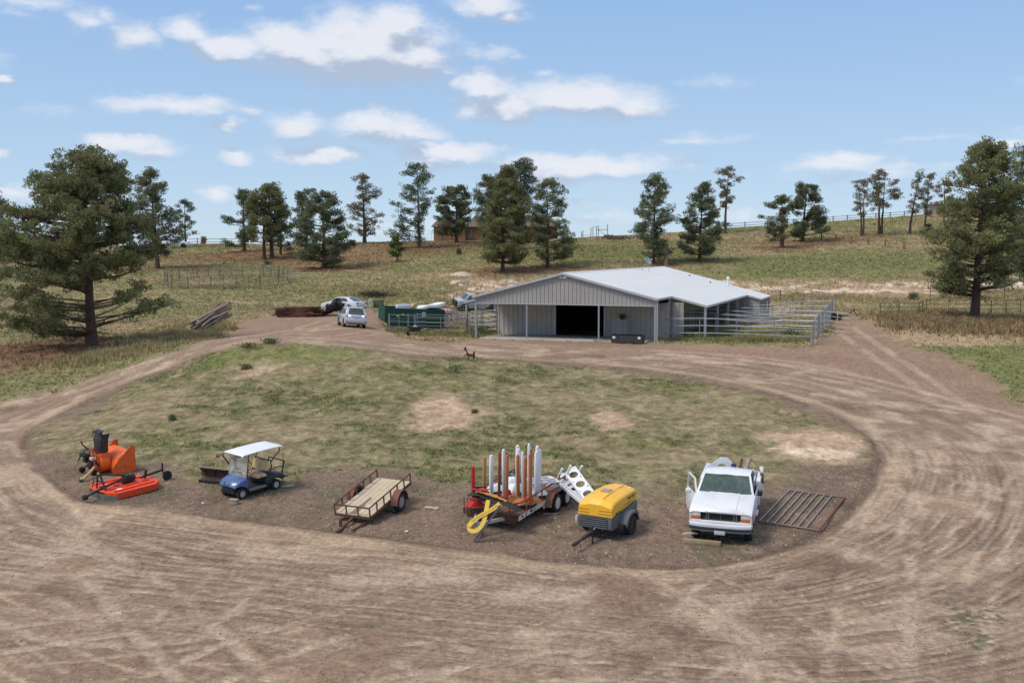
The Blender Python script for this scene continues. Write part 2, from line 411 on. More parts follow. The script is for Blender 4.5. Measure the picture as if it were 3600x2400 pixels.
# the dark lip round the island
_il = [Vector((p[0], p[1], 0)) for p in ISLAND]
def raster(img, x, y):
    fx = np.clip((x - RX0) / RS, 0, RW - 1.01); fy = np.clip((y - RY0) / RS, 0, RH - 1.01)
    xi = fx.astype(int); yi = fy.astype(int); u = fx - xi; v = fy - yi
    o = (img[yi, xi] * (1 - u) + img[yi, xi + 1] * u) * (1 - v) + (img[yi + 1, xi] * (1 - u) + img[yi + 1, xi + 1] * u) * v
    return np.where((y < RY0 + 99) & (np.abs(x) < 47.5), o, 0)
wx = GX + (fbm(GX, GY, 1.8, 3, 31) - .5) * .22; wy = GY + (fbm(GX, GY, 1.8, 3, 32) - .5) * .22
def blur(a, k):
    a = a.astype(np.float64)
    for ax_ in (0, 1):
        c = np.cumsum(np.concatenate([np.zeros_like(np.take(a, [0], ax_)), a], ax_), ax_); n = a.shape[ax_]
        i1 = np.minimum(np.arange(n) + k, n - 1); i0 = np.maximum(np.arange(n) - k, 0)
        a = (np.take(c, i1, ax_) - np.take(c, i0, ax_)) / (i1 - i0).reshape((-1, 1) if ax_ == 0 else (1, -1))
    return a
_far = sstep(GY, 40, 58)
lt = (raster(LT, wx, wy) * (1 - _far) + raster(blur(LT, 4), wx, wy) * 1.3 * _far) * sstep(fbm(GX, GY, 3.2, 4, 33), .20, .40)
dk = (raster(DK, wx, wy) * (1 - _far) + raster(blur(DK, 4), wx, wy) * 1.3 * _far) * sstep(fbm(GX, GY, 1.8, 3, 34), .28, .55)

n_big = fbm(GX, GY, 9.0, 4, 1); n_mid = fbm(GX, GY, 2.4, 4, 2); n_sm = fbm(GX, GY, .5, 3, 3); n_ti = vnoise(GX / .11, GY / .16, 4)
def C3(r, g, b): return np.array((r, g, b), float)
def lin(c): 
    c = np.array(c, float) / 255.0
    return np.where(c <= .04045, c / 12.92, ((c + .055) / 1.055) ** 2.4)
def mixc(a, b, t): return a + (b - a) * t[..., None]
SH = GX.shape
# --- bare earth of the yard
road = mixc(np.broadcast_to(lin((160, 137, 118)), SH + (3,)), lin((180, 157, 137)), sstep(n_mid, .40, .66))
road = mixc(road, lin((146, 124, 107)), sstep(fbm(GX, GY, 4, 4, 5), .48, .68) * .6)
redd = sstep(GY, 42, 62) * .6
road = mixc(road, lin((156, 131, 115)), redd)
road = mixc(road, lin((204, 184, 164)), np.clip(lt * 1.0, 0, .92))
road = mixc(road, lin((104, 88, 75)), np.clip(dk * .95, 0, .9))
# --- dark gravel belt inside the island
grav = mixc(np.broadcast_to(lin((138, 120, 106)), SH + (3,)), lin((118, 103, 91)), sstep(n_mid, .45, .7))
grav = mixc(grav, lin((158, 140, 124)), sstep(n_sm, .55, .8) * .5)
grav = mixc(grav, lin((100, 102, 76)), sstep(fbm(GX, GY, 1.6, 4, 6), .58, .7) * .5)
# --- grasses
dry = mixc(np.broadcast_to(lin((156, 144, 118)), SH + (3,)), lin((138, 128, 100)), sstep(n_sm, .4, .65))
dry = mixc(dry, lin((170, 152, 130)), sstep(n_mid, .55, .75) * .6)
grn = mixc(np.broadcast_to(lin((124, 126, 90)), SH + (3,)), lin((98, 106, 68)), sstep(n_sm, .42, .68))
grn = mixc(grn, lin((116, 122, 72)), sstep(fbm(GX, GY, 6, 3, 8), .5, .7) * .6)
gq = sstep(fbm(GX, GY, 5.0, 5, 9, .62) + .22 * (fbm(GX, GY, 1.1, 3, 13) - .5), .40, .60)
cb = G(950, 1215); 
def blob(px, py, rx, ry, soft=.5, seed=50):
    c = G(px, py); d = np.sqrt(((GX - c.x) / rx) ** 2 + ((GY - c.y) / ry) ** 2)
    k = d < 2.2; o = np.zeros(SH)
    dd = d[k] + (fbm(GX[k], GY[k], max(rx, ry) * .5, 4, seed) - .5) * 1.5
    o[k] = 1 - sstep(dd, 1 - soft, 1 + soft * .4)
    return o
for b_ in ((900, 1240, 5, 4), (640, 1310, 7, 6), (1150, 1320, 7, 7), (1850, 1480, 6, 5), (1300, 1400, 7, 7), (2100, 1350, 12, 3), (480, 1590, 4, 2.5), (1480, 1640, 4, 1.2), (1650, 1330, 8, 5), (700, 1640, 3, 1.2), (2350, 1700, 6, 1.5), (2800, 1640, 3, 1.2), (2620, 1560, 4, 3), (1250, 1560, 5, 3)):
    gq = np.maximum(gq, blob(*b_) * .62)
gq = gq * (.30 + .95 * sstep(fbm(GX, GY, .8, 4, 14, .7), .36, .62))
for b_ in ((2500, 1450, 12, 8), (1000, 1290, 5, 4), (560, 1480, 6, 3)): gq = gq * (1 - blob(*b_, seed=60) * .35)
mound = mixc(dry, grn, np.clip(gq * .86, 0, .85))
for px_, py_, rx, ry in ((1565, 1450, 2.0, 4.0), (2850, 1565, 2.6, 3.4), (2880, 1590, 2, 1.6), (900, 1290, 1.4, 2.0), (2150, 1480, 1.0, 3)):
    mound = mixc(mound, lin((196, 172, 150)), blob(px_, py_, rx, ry, .45, 70) * .95)
mound = mixc(mound, lin((228, 208, 184)), blob(2865, 1592, 1.9, 1.2, .3, 71) * .95)
# --- hillside pasture
hq = sstep(fbm(GX, GY, 14.0, 5, 21, .6), .38, .6)
hill = mixc(mixc(np.broadcast_to(lin((152, 140, 110)), SH + (3,)), lin((134, 122, 94)), sstep(n_mid, .4, .7)), lin((128, 129, 90)), hq * .85)
hill = mixc(hill, lin((164, 150, 118)), sstep(fbm(GX, GY, 6.0, 5, 22), .52, .7) * .4)
gr_r = blob(3000, 925, 22, 12, .5, 81); hill = mixc(hill, lin((114, 122, 78)), gr_r * .7)
hill = mixc(hill, lin((108, 114, 70)), blob(2150, 880, 14, 16, .5, 82) * .6)
hill = mixc(hill, lin((116, 124, 78)), blob(3550, 1290, 8, 7, .5, 83) * .85)
hill = mixc(hill, lin((128, 100, 76)), blob(950, 905, 22, 12, .6, 84) * .65)
hill = mixc(hill, lin((140, 122, 94)), blob(2600, 860, 16, 9, .6, 85) * .35)
hill = mixc(hill, lin((128, 102, 78)), blob(1550, 870, 14, 16, .6, 89) * .6)
# eroded pale bank right of and behind the barn
pale_m = np.zeros(SH)
for px_, py_, rx, ry in ((2900, 1010, 13, 6), (3250, 1010, 10, 6), (1680, 1005, 5, 6), (2600, 1010, 6, 6), (3560, 1000, 8, 6), (1800, 1010, 6, 6), (1640, 1040, 3, 4)):
    k1 = blob(px_, py_, rx, ry, .5, 86) * sstep(fbm(GX, GY, 3, 4, 87), .34, .52); hill = mixc(hill, lin((178, 154, 132)), k1 * .75)
    k2 = blob(px_, py_, rx * .9, ry * .8, .5, 88) * sstep(fbm(GX, GY, 1.6, 5, 90, .7), .49, .58); hill = mixc(hill, lin((214, 200, 186)), k2 * .92); pale_m = np.maximum(pale_m, np.maximum(k1 * .7, k2))
for px_, py_, rx, ry, k in ((1620, 962, 2.2, 2.6, .9), (1000, 1075, 6, 2.5, .3), (3240, 1190, 10, 4, .4)):
    hill = mixc(hill, lin((196, 176, 152)), blob(px_, py_, rx, ry, .35, 91) * k)
LITTER = [(322, 1215, 7.5, 9.0, .9), (120, 1240, 5, 6, .8), (555, 945, 8, 4, .7), (700, 950, 6, 2, .5), (1140, 950, 7.5, 4.5, .95), (858, 888, 5, 3.5, .7), (940, 915, 7, 4, .6), (1767, 960, 7, 4, .7), (1925, 945, 9, 4, .8), (1474, 875, 6, 5, .5), (1606, 858, 8, 5, .6), (2296, 930, 6, 3, .6), (2459, 922, 5, 3, .4),
    (2749, 875, 6, 4, .7), (2840, 852, 8, 4, .7), (3040, 835, 6, 5, .4), (3425, 1135, 9, 6, .8), (3300, 1135, 9, 4, .75), (3560, 1135, 8, 5, .7), (1282, 858, 5, 4, .5)]
for px_, py_, rx, ry, k in LITTER:
    hill = mixc(hill, lin((122, 94, 74)), blob(px_, py_, rx, ry, .5, 92) * k * .85)
hill = mixc(hill, lin((178, 152, 108)), blob(700, 1190, 7, 5, .5, 93) * .7)
# trodden pens, yard edges
for px_, py_, rx, ry, k in ((2440, 1175, 3.2, 3.5, .9), (1500, 1140, 4, 4, .3)):
    hill = mixc(hill, lin((112, 84, 66)), blob(px_, py_, rx, ry, .4, 94) * k)
mound_top = blob(900, 1225, 6, 4, .5, 97); hill = mixc(hill, lin((104, 116, 72)), blob(2650, 1170, 9, 4.5, .4, 95) * .6)
hill = mixc(hill, lin((104, 116, 70)), blob(1680, 1172, 4, 3, .4, 96) * .7)
mound = mixc(mound, lin((122, 134, 76)), mound_top * .55)
inner = mixc(grav, mound, d_in)
road = road * np.array((.955, .955, .95)); hill = hill * 1.06
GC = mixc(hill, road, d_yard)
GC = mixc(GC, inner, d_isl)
lip = np.exp(-((isl + wob * .2 + .05) / .22) ** 2) * sstep(fbm(GX, GY, 5, 3, 41), .3, .55)
GC = mixc(GC, lin((96, 82, 70)), lip * .6 * (GY < 62))
GC = mixc(GC, lin((196, 176, 150)), np.exp(-((isl + wob * .2 - .7) / .35) ** 2) * sstep(fbm(GX, GY, 6, 3, 42), .35, .6) * .6)
# weeds coming through the yard, bottom right
for px_, py_ in ((3380, 2160), (3480, 2160), (3430, 2210), (3340, 2190), (3460, 2260)):
    GC = mixc(GC, lin((88, 100, 66)), blob(px_, py_, .45, .7, .6, int(px_)) * sstep(vnoise(GX / .12, GY / .12, 77), .45, .7) * .75)
GC = GC * (.90 + .20 * n_ti)[..., None] * np.array((.975, .915, .865))
grassy = np.clip(d_isl * d_in + (1 - d_isl) * (1 - d_yard), 0, 1)
GC = GC * (1 + grassy * ((vnoise(GX / .26, GY / .30, 61) - .5) * .55 + (vnoise(GX / .6, GY / .7, 62) - .5) * .30) + (1 - grassy) * (vnoise(GX / .16, GY / .22, 63) - .5) * .22)[..., None]
bare = 1 - grassy
GZ = GZ + bare * (-(lt * .04 * (1 - _far)) + dk * .035 * (1 - _far) + (n_sm - .5) * .05 + (n_mid - .5) * .08) + grassy * ((n_mid - .5) * .34 + (n_sm - .5) * .16) - lip * .06 * (GY < 62)
GZ = np.where(GY > 262, height(GX, GY), GZ)

# --- one material, colours and cover read from the sheet
mg = bpy.data.materials.new("ground_cover"); mg.use_nodes = True
nb = NB(mg.node_tree); bs = mg.node_tree.nodes['Principled BSDF']
va = nb.n('ShaderNodeVertexColor', layer_name='cover')
ga = nb.n('ShaderNodeAttribute', attribute_name='grassy')
geo = nb.n('ShaderNodeNewGeometry')
nf = nb.noise(geo.outputs['Position'], 7.0, 8, .78)
nfv = nb.ss(nf.outputs['Fac'], .32, .68, .60, 1.42, 'LINEAR')
nv = nb.noise(geo.outputs['Position'], 2.2, 4, .65)
nvv = nb.ss(nv.outputs['Fac'], .3, .7, .88, 1.12, 'LINEAR')
mul = nb.m('MULTIPLY', nfv, nvv)
hs = nb.n('ShaderNodeVectorMath', operation='SCALE'); nb.l(va.outputs[0], hs.inputs[0]); nb.l(mul, hs.inputs['Scale'])
stones = nb.n('ShaderNodeTexVoronoi'); stones.inputs['Scale'].default_value = 22; nb.l(geo.outputs['Position'], stones.inputs['Vector'])
st = nb.ss(stones.outputs['Distance'], .06, .22, .35, 0, 'LINEAR'); st = nb.m('MULTIPLY', st, nb.ss(ga.outputs['Fac'], .2, .5, 1, .1, 'LINEAR'))
c1 = nb.mix(st, hs.outputs[0], (.42, .36, .30))
nb.l(c1, bs.inputs['Base Color']); bs.inputs['Roughness'].default_value = .95; bs.inputs['Specular IOR Level'].default_value = .15
bp = nb.n('ShaderNodeBump'); bp.inputs['Strength'].default_value = 1.0; bp.inputs['Distance'].default_value = .06
n3 = nb.noise(geo.outputs['Position'], 14, 5, .75); nb.l(n3.outputs['Fac'], bp.inputs['Height']); nb.l(bp.outputs[0], bs.inputs['Normal'])

def link(o, parent=None):
    COL.objects.link(o)
    if parent is not None: o.parent = parent
    return o
def np_mesh(name, V, F, m, parent=None, attrs=None, smooth=False):
    """V (n,3), F (k,3) or (k,4) arrays -> one linked mesh object"""
    me = bpy.data.meshes.new(name)
    V = np.ascontiguousarray(V, np.float32); F = np.ascontiguousarray(F, np.int32)
    me.vertices.add(len(V)); me.vertices.foreach_set('co', V.ravel())
    me.loops.add(F.size); me.loops.foreach_set('vertex_index', F.ravel())
    me.polygons.add(len(F)); me.polygons.foreach_set('loop_start', np.arange(0, F.size, F.shape[1], dtype=np.int32))
    try: me.polygons.foreach_set('loop_total', np.full(len(F), F.shape[1], np.int32))
    except Exception: pass
    if smooth: me.polygons.foreach_set('use_smooth', np.ones(len(F), bool))
    me.update(calc_edges=True)
    for k, a in (attrs or {}).items():
        a = np.asarray(a, np.float32)
        if a.ndim == 2:
            at_ = me.color_attributes.new(k, 'FLOAT_COLOR', 'POINT')
            at_.data.foreach_set('color', np.concatenate([a, np.ones((len(a), 1), np.float32)], 1).ravel())
        else:
            at_ = me.attributes.new(k, 'FLOAT', 'POINT'); at_.data.foreach_set('value', a)
    if m is not None: me.materials.append(m)
    return link(bpy.data.objects.new(name, me), parent)

nr, nc = SH
ii = np.arange(nr * nc).reshape(nr, nc)
quads = np.stack([ii[:-1, :-1], ii[:-1, 1:], ii[1:, 1:], ii[1:, :-1]], -1).reshape(-1, 4)
isroad = (d_yard * (1 - d_isl)).ravel()
qr = (isroad[quads].mean(1) > .5)
allV = np.stack([GX, GY, GZ], -1).reshape(-1, 3)
def sub_mesh(name, q):
    u, inv = np.unique(q.ravel(), return_inverse=True)
    o = np_mesh(name, allV[u], inv.reshape(-1, 4), mg, None, {'cover': GC.reshape(-1, 3)[u], 'grassy': grassy.ravel()[u]}, True)
    o['kind'] = 'structure'; return o
o_ground = sub_mesh('ground', quads[~qr]); o_ground['label'] = 'grassy hillside pasture and mound with dry and green patches'
o_road = sub_mesh('dirt_road', quads[qr]); o_road['label'] = 'bare dirt yard and loop drive crossed by wheel tracks'

# ---------------------------------------------------------------- materials
MATS = {}
def mat(name, col, rough=.55, metal=0.0, var=.12, scale=6.0, bump=0.0, col2=None, mixlo=.45, mixhi=.6, col3=None, lo3=.6, hi3=.7, spec=.5, alpha=None, emit=None, coat=0.0, bscale=30.0, trans=0.0, detail=4):
    """procedural material: base colour, broad variation, optional second and third colour in patches (rust, dirt, worn paint)"""
    if name in MATS: return MATS[name]
    m = bpy.data.materials.new(name); m.use_nodes = True
    b = NB(m.node_tree); p = m.node_tree.nodes['Principled BSDF']
    t = b.n('ShaderNodeTexCoord'); P = t.outputs['Object']
    n1 = b.noise(P, scale, detail, .6)
    f = b.ss(n1.outputs['Fac'], .3, .7, 1 - var, 1 + var, 'LINEAR')
    s = b.n('ShaderNodeVectorMath', operation='SCALE'); s.inputs[0].default_value = col; b.l(f, s.inputs['Scale'])
    out = s.outputs[0]
    if col2 is not None:
        n2 = b.noise(P, scale * 1.7, 5, .68, .3); out = b.mix(b.ss(n2.outputs['Fac'], mixlo, mixhi), out, col2)
    if col3 is not None:
        n3 = b.noise(P, scale * 3.1, 5, .7); out = b.mix(b.ss(n3.outputs['Fac'], lo3, hi3), out, col3)
    b.l(out, p.inputs['Base Color'])
    r = b.ss(n1.outputs['Fac'], .3, .7, max(.03, rough - .08), min(1, rough + .1), 'LINEAR'); b.l(r, p.inputs['Roughness'])
    p.inputs['Metallic'].default_value = metal; p.inputs['Specular IOR Level'].default_value = spec
    if coat: p.inputs['Coat Weight'].default_value = coat; p.inputs['Coat Roughness'].default_value = .08
    if alpha is not None: p.inputs['Alpha'].default_value = alpha
    if trans: p.inputs['Transmission Weight'].default_value = trans
    if emit: p.inputs['Emission Color'].default_value = (*emit[:3], 1); p.inputs['Emission Strength'].default_value = emit[3]
    if bump:
        bn = b.n('ShaderNodeBump'); bn.inputs['Strength'].default_value = bump; bn.inputs['Distance'].default_value = .02
        nn = b.noise(P, bscale, 4, .7); b.l(nn.outputs['Fac'], bn.inputs['Height']); b.l(bn.outputs[0], p.inputs['Normal'])
    MATS[name] = m
    return m
def attr_mat(name, rough=.8, var=.25, scale=3.0, transl=0.0):
    """material whose base colour comes from the mesh (leaf clumps, straws), with fine variation"""
    if name in MATS: return MATS[name]
    m = bpy.data.materials.new(name); m.use_nodes = True
    b = NB(m.node_tree); p = m.node_tree.nodes['Principled BSDF']
    v = b.n('ShaderNodeVertexColor', layer_name='cover'); g = b.n('ShaderNodeNewGeometry')
    n1 = b.noise(g.outputs['Position'], scale, 3, .6)
    f = b.ss(n1.outputs['Fac'], .3, .7, 1 - var, 1 + var, 'LINEAR')
    s = b.n('ShaderNodeVectorMath', operation='SCALE'); b.l(v.outputs[0], s.inputs[0]); b.l(f, s.inputs['Scale'])
    b.l(s.outputs[0], p.inputs['Base Color']); p.inputs['Roughness'].default_value = rough; p.inputs['Specular IOR Level'].default_value = .25
    if transl:
        tr = b.n('ShaderNodeBsdfTranslucent'); b.l(s.outputs[0], tr.inputs['Color'])
        mx = b.n('ShaderNodeMixShader'); mx.inputs[0].default_value = transl
        b.l(p.outputs[0], mx.inputs[1]); b.l(tr.outputs[0], mx.inputs[2])
        b.l(mx.outputs[0], m.node_tree.nodes['Material Output'].inputs['Surface'])
    MATS[name] = m
    return m

white_paint = mat('white_paint', (.74, .755, .79), .36, var=.04, scale=2.2, col2=(.58, .56, .53), mixlo=.52, mixhi=.85, coat=.15)
white_plastic = mat('white_plastic', (.76, .77, .80), .5, var=.05, col2=(.58, .56, .52), mixlo=.62, mixhi=.9)
tyre = mat('tyre_rubber', (.022, .022, .024), .85, var=.3, col2=(.10, .085, .07), mixlo=.55, mixhi=.85, bump=.3)
black_metal = mat('black_metal', (.020, .020, .024), .5, var=.3, col2=(.09, .06, .045), mixlo=.6, mixhi=.8)
dark_plastic = mat('dark_plastic', (.045, .048, .055), .6, var=.15, col2=(.10, .09, .085), mixlo=.6, mixhi=.9)
grey_metal = mat('galvanised_metal', (.36, .38, .41), .45, .5, var=.12, col2=(.26, .25, .25), mixlo=.5, mixhi=.75)
pipe_metal = mat('galvanised_pipe', (.25, .27, .31), .45, .35, var=.15, col2=(.21, .20, .19), mixlo=.5, mixhi=.7)
rust = mat('rusty_steel', (.10, .045, .030), .85, var=.3, col2=(.16, .075, .045), mixlo=.45, mixhi=.6, col3=(.05, .028, .022), bump=.3)
rust_paint = mat('rusty_red_paint', (.155, .058, .040), .7, var=.25, col2=(.24, .13, .10), mixlo=.52, mixhi=.62, col3=(.45, .38, .35), lo3=.64, hi3=.70, bump=.2)
orange = mat('orange_paint', (.80, .135, .020), .5, var=.10, col2=(.52, .11, .04), mixlo=.5, mixhi=.75, col3=(.20, .11, .07), lo3=.66, hi3=.72)
red_orange = mat('red_orange_paint', (.78, .075, .02), .4, var=.10, col2=(.62, .12, .05), mixlo=.5, mixhi=.8, col3=(.35, .20, .14), lo3=.66, hi3=.74)
red_paint = mat('red_paint', (.50, .012, .014), .5, var=.1)
yellow_paint = mat('yellow_paint', (.92, .49, .04), .42, var=.05, col2=(.70, .45, .07), mixlo=.6, mixhi=.9, coat=.15)
yellow_flat = mat('yellow_sheet', (.86, .58, .09), .6, var=.04)
glass_dark = mat('dark_glass', (.05, .07, .075), .10, var=.3, scale=3, col2=(.10, .12, .12), mixlo=.45, mixhi=.8, spec=.8)
wood_pale = mat('weathered_planks', (.50, .43, .33), .85, var=.15, scale=3, col2=(.34, .27, .20), mixlo=.55, mixhi=.75, bump=.3)
wood_grey = mat('grey_timber', (.30, .25, .20), .9, var=.2, col2=(.20, .155, .12), mixlo=.5, mixhi=.7, bump=.4)
wood_brown = mat('brown_timber', (.19, .115, .075), .9, var=.25, col2=(.30, .20, .14), mixlo=.5, mixhi=.7, bump=.4)
brown_post_m = mat('orange_brown_paint', (.40, .145, .045), .6, var=.1, col2=(.30, .11, .045), mixlo=.55, mixhi=.8)
amber = mat('amber_lens', (.62, .13, .02), .25, var=.15)
lens = mat('clear_lens', (.62, .62, .60), .15, var=.25, scale=20)
concrete = mat('concrete', (.42, .38, .34), .9, var=.12, scale=1.2, col2=(.30, .25, .21), mixlo=.5, mixhi=.75, bump=.2)
tan_vinyl = mat('tan_vinyl', (.72, .48, .24), .55, var=.08, col2=(.48, .34, .18), mixlo=.6, mixhi=.9)
chrome = mat('dull_chrome', (.62, .63, .65), .25, .85, var=.1)

# ---------------------------------------------------------------- mesh building
class MB:
    """collects simple solids; build() links them as ONE mesh object"""
    def __init__(s, M=None): s.v = []; s.f = []; s.M = M or Matrix()
    def add(s, vs, fs):
        o = len(s.v); s.v += [tuple(s.M @ Vector(v)) for v in vs]; s.f += [tuple(i + o for i in f) for f in fs]; return s
    def box(s, x0, x1, y0, y1, z0, z1, taper=None):
        tx, ty = taper or (0, 0)
        vs = [(x0, y0, z0), (x1, y0, z0), (x1, y1, z0), (x0, y1, z0), (x0 + tx, y0 + ty, z1), (x1 - tx, y0 + ty, z1), (x1 - tx, y1 - ty, z1), (x0 + tx, y1 - ty, z1)]
        return s.add(vs, [(0, 3, 2, 1), (4, 5, 6, 7), (0, 1, 5, 4), (1, 2, 6, 5), (2, 3, 7, 6), (3, 0, 4, 7)])
    def hexa(s, vs): return s.add(vs, [(0, 3, 2, 1), (4, 5, 6, 7), (0, 1, 5, 4), (1, 2, 6, 5), (2, 3, 7, 6), (3, 0, 4, 7)])
    def bar(s, a, b, w, h=None, up=(0, 0, 1)):
        """square bar from a to b"""
        a, b = Vector(a), Vector(b); d = (b - a).normalized(); u = Vector(up)
        if abs(d.dot(u)) > .98: u = Vector((1, 0, 0))
        r = d.cross(u).normalized(); u = r.cross(d); h = h or w
        q = [(-w / 2, -h / 2), (w / 2, -h / 2), (w / 2, h / 2), (-w / 2, h / 2)]
        return s.add([a + r * i + u * j for i, j in q] + [b + r * i + u * j for i, j in q], [(0, 1, 2, 3), (7, 6, 5, 4), (0, 4, 5, 1), (1, 5, 6, 2), (2, 6, 7, 3), (3, 7, 4, 0)])
    def tube(s, pts, r, n=8, r1=None, cap=True):
        pts = [Vector(p) for p in pts]; m = len(pts); vs = []
        ref = Vector((0, 0, 1))
        for i, p in enumerate(pts):
            d = (pts[min(i + 1, m - 1)] - pts[max(i - 1, 0)]).normalized()
            u = ref if abs(d.dot(ref)) < .95 else Vector((1, 0, 0))
            a = d.cross(u).normalized(); b = a.cross(d)
            rr = r[i] if isinstance(r, (list, tuple)) else (r if r1 is None else r + (r1 - r) * i / (m - 1))
            vs += [p + (a * math.cos(2 * PI * k / n) + b * math.sin(2 * PI * k / n)) * rr for k in range(n)]
        fs = [(i * n + k, i * n + (k + 1) % n, (i + 1) * n + (k + 1) % n, (i + 1) * n + k) for i in range(m - 1) for k in range(n)]
        if cap: fs += [tuple(range(n - 1, -1, -1)), tuple(range((m - 1) * n, m * n))]
        return s.add(vs, [tuple(reversed(f)) for f in fs])
    def lathe(s, prof, c=(0, 0, 0), axis='z', n=16, close=False):
        """prof: (radius, along-axis) pairs"""
        vs = []; c = Vector(c)
        for (r, h) in prof:
            for k in range(n):
                a = 2 * PI * k / n; x, y = r * math.cos(a), r * math.sin(a)
                vs.append(c + Vector({'z': (x, y, h), 'y': (x, h, y), 'x': (h, x, y)}[axis]))
        m = len(prof); fs = []
        rng = range(m) if close else range(m - 1)
        for i in rng:
            j = (i + 1) % m
            for k in range(n): fs.append((i * n + k, i * n + (k + 1) % n, j * n + (k + 1) % n, j * n + k))
        if not close: fs += [tuple(range(n - 1, -1, -1)), tuple(range((m - 1) * n, m * n))]
        return s.add(vs, fs)
    def prism(s, poly, a, b, axis='y'):
        """poly of 2-D points extruded from a to b along axis; for y the plane is (x,z), for x (y,z), for z (x,y)"""
        f = {'y': lambda p, t: (p[0], t, p[1]), 'x': lambda p, t: (t, p[0], p[1]), 'z': lambda p, t: (p[0], p[1], t)}[axis]
        n = len(poly)
        return s.add([f(p, a) for p in poly] + [f(p, b) for p in poly], [tuple(range(n)), tuple(range(2 * n - 1, n - 1, -1))] + [(i, i + n, (i + 1) % n + n, (i + 1) % n) for i in range(n)])
    def loft(s, rings, cap=True):
        n = len(rings[0]); vs = [v for r in rings for v in r]; m = len(rings)
        fs = [(i * n + k, i * n + (k + 1) % n, (i + 1) * n + (k + 1) % n, (i + 1) * n + k) for i in range(m - 1) for k in range(n)]
        if cap: fs += [tuple(range(n - 1, -1, -1)), tuple(range((m - 1) * n, m * n))]
        return s.add(vs, fs)
    def sheet(s, grid, th=.01):
        """grid of points (rows of equal length) given a small thickness along its normal"""
        nr_, nc_ = len(grid), len(grid[0]); P = [[Vector(p) for p in r] for r in grid]; top = []; bot = []
        for i in range(nr_):
            for j in range(nc_):
                du = P[i][min(j + 1, nc_ - 1)] - P[i][max(j - 1, 0)]; dv = P[min(i + 1, nr_ - 1)][j] - P[max(i - 1, 0)][j]
                nn = du.cross(dv); nn = nn.normalized() if nn.length > 1e-9 else Vector((0, 0, 1))
                top.append(P[i][j] + nn * th / 2); bot.append(P[i][j] - nn * th / 2)
        k = nr_ * nc_; fs = []
        for i in range(nr_ - 1):
            for j in range(nc_ - 1):
                a = i * nc_ + j; fs.append((a, a + 1, a + nc_ + 1, a + nc_)); fs.append((a + k, a + nc_ + k, a + nc_ + 1 + k, a + 1 + k))
        edge = [j for j in range(nc_)] + [i * nc_ + nc_ - 1 for i in range(1, nr_)] + [(nr_ - 1) * nc_ + j for j in range(nc_ - 2, -1, -1)] + [i * nc_ for i in range(nr_ - 2, 0, -1)]
        for a, b in zip(edge, edge[1:] + edge[:1]): fs.append((a, a + k, b + k, b))
        return s.add(top + bot, fs)
    def build(s, name, m, parent=None, bev=0.0, smooth=False, seg=2, angle=35):
        me = bpy.data.meshes.new(name); me.from_pydata(s.v, [], s.f); me.validate()
        bm_ = bmesh.new(); bm_.from_mesh(me); bmesh.ops.recalc_face_normals(bm_, faces=bm_.faces)
        if bev:
            es = [e for e in bm_.edges if len(e.link_faces) == 2 and e.calc_face_angle(0) > R(angle)]
            bmesh.ops.bevel(bm_, geom=es, offset=bev, segments=seg, affect='EDGES', profile=.5, clamp_overlap=True)
        bm_.to_mesh(me); bm_.free()
        if smooth or bev:
            me.polygons.foreach_set('use_smooth', [True] * len(me.polygons))
            try: me.set_sharp_from_angle(angle=R(40))
            except Exception: pass
        me.materials.append(m)
        return link(bpy.data.objects.new(name, me), parent)

def tag(o, label, cat, group=None, kind=None):
    o['label'] = label
    if cat: o['category'] = cat
    if group: o['group'] = group
    if kind: o['kind'] = kind
    return o
def thing(name, label, cat, loc=(0, 0, 0), rz=0.0, group=None, tilt=None):
    o = bpy.data.objects.new(name, None); COL.objects.link(o)
    o.empty_display_size = .2
    o.location = loc; o.rotation_euler = (tilt[0], tilt[1], rz) if tilt else (0, 0, rz)
    return tag(o, label, cat, group)
def copy_tree(o, parent=None):
    c = o.copy(); COL.objects.link(c)
    if parent is not None: c.parent = parent
    for ch in list(o.children): copy_tree(ch, c)
    return c
def text_mesh(name, body, size, m, parent, loc, rot, th=.002):
    cu = bpy.data.curves.new(name, 'FONT'); cu.body = body; cu.size = size; cu.extrude = th; cu.align_x = 'CENTER'; cu.align_y = 'CENTER'
    tmp = bpy.data.objects.new(name, cu); COL.objects.link(tmp)
    dg = bpy.context.evaluated_depsgraph_get(); dg.update()
    me = bpy.data.meshes.new_from_object(tmp.evaluated_get(dg)); bpy.data.objects.remove(tmp)
    me.name = name; me.materials.clear(); me.materials.append(m)
    o = link(bpy.data.objects.new(name, me), parent); o.location = loc; o.rotation_euler = rot
    return o
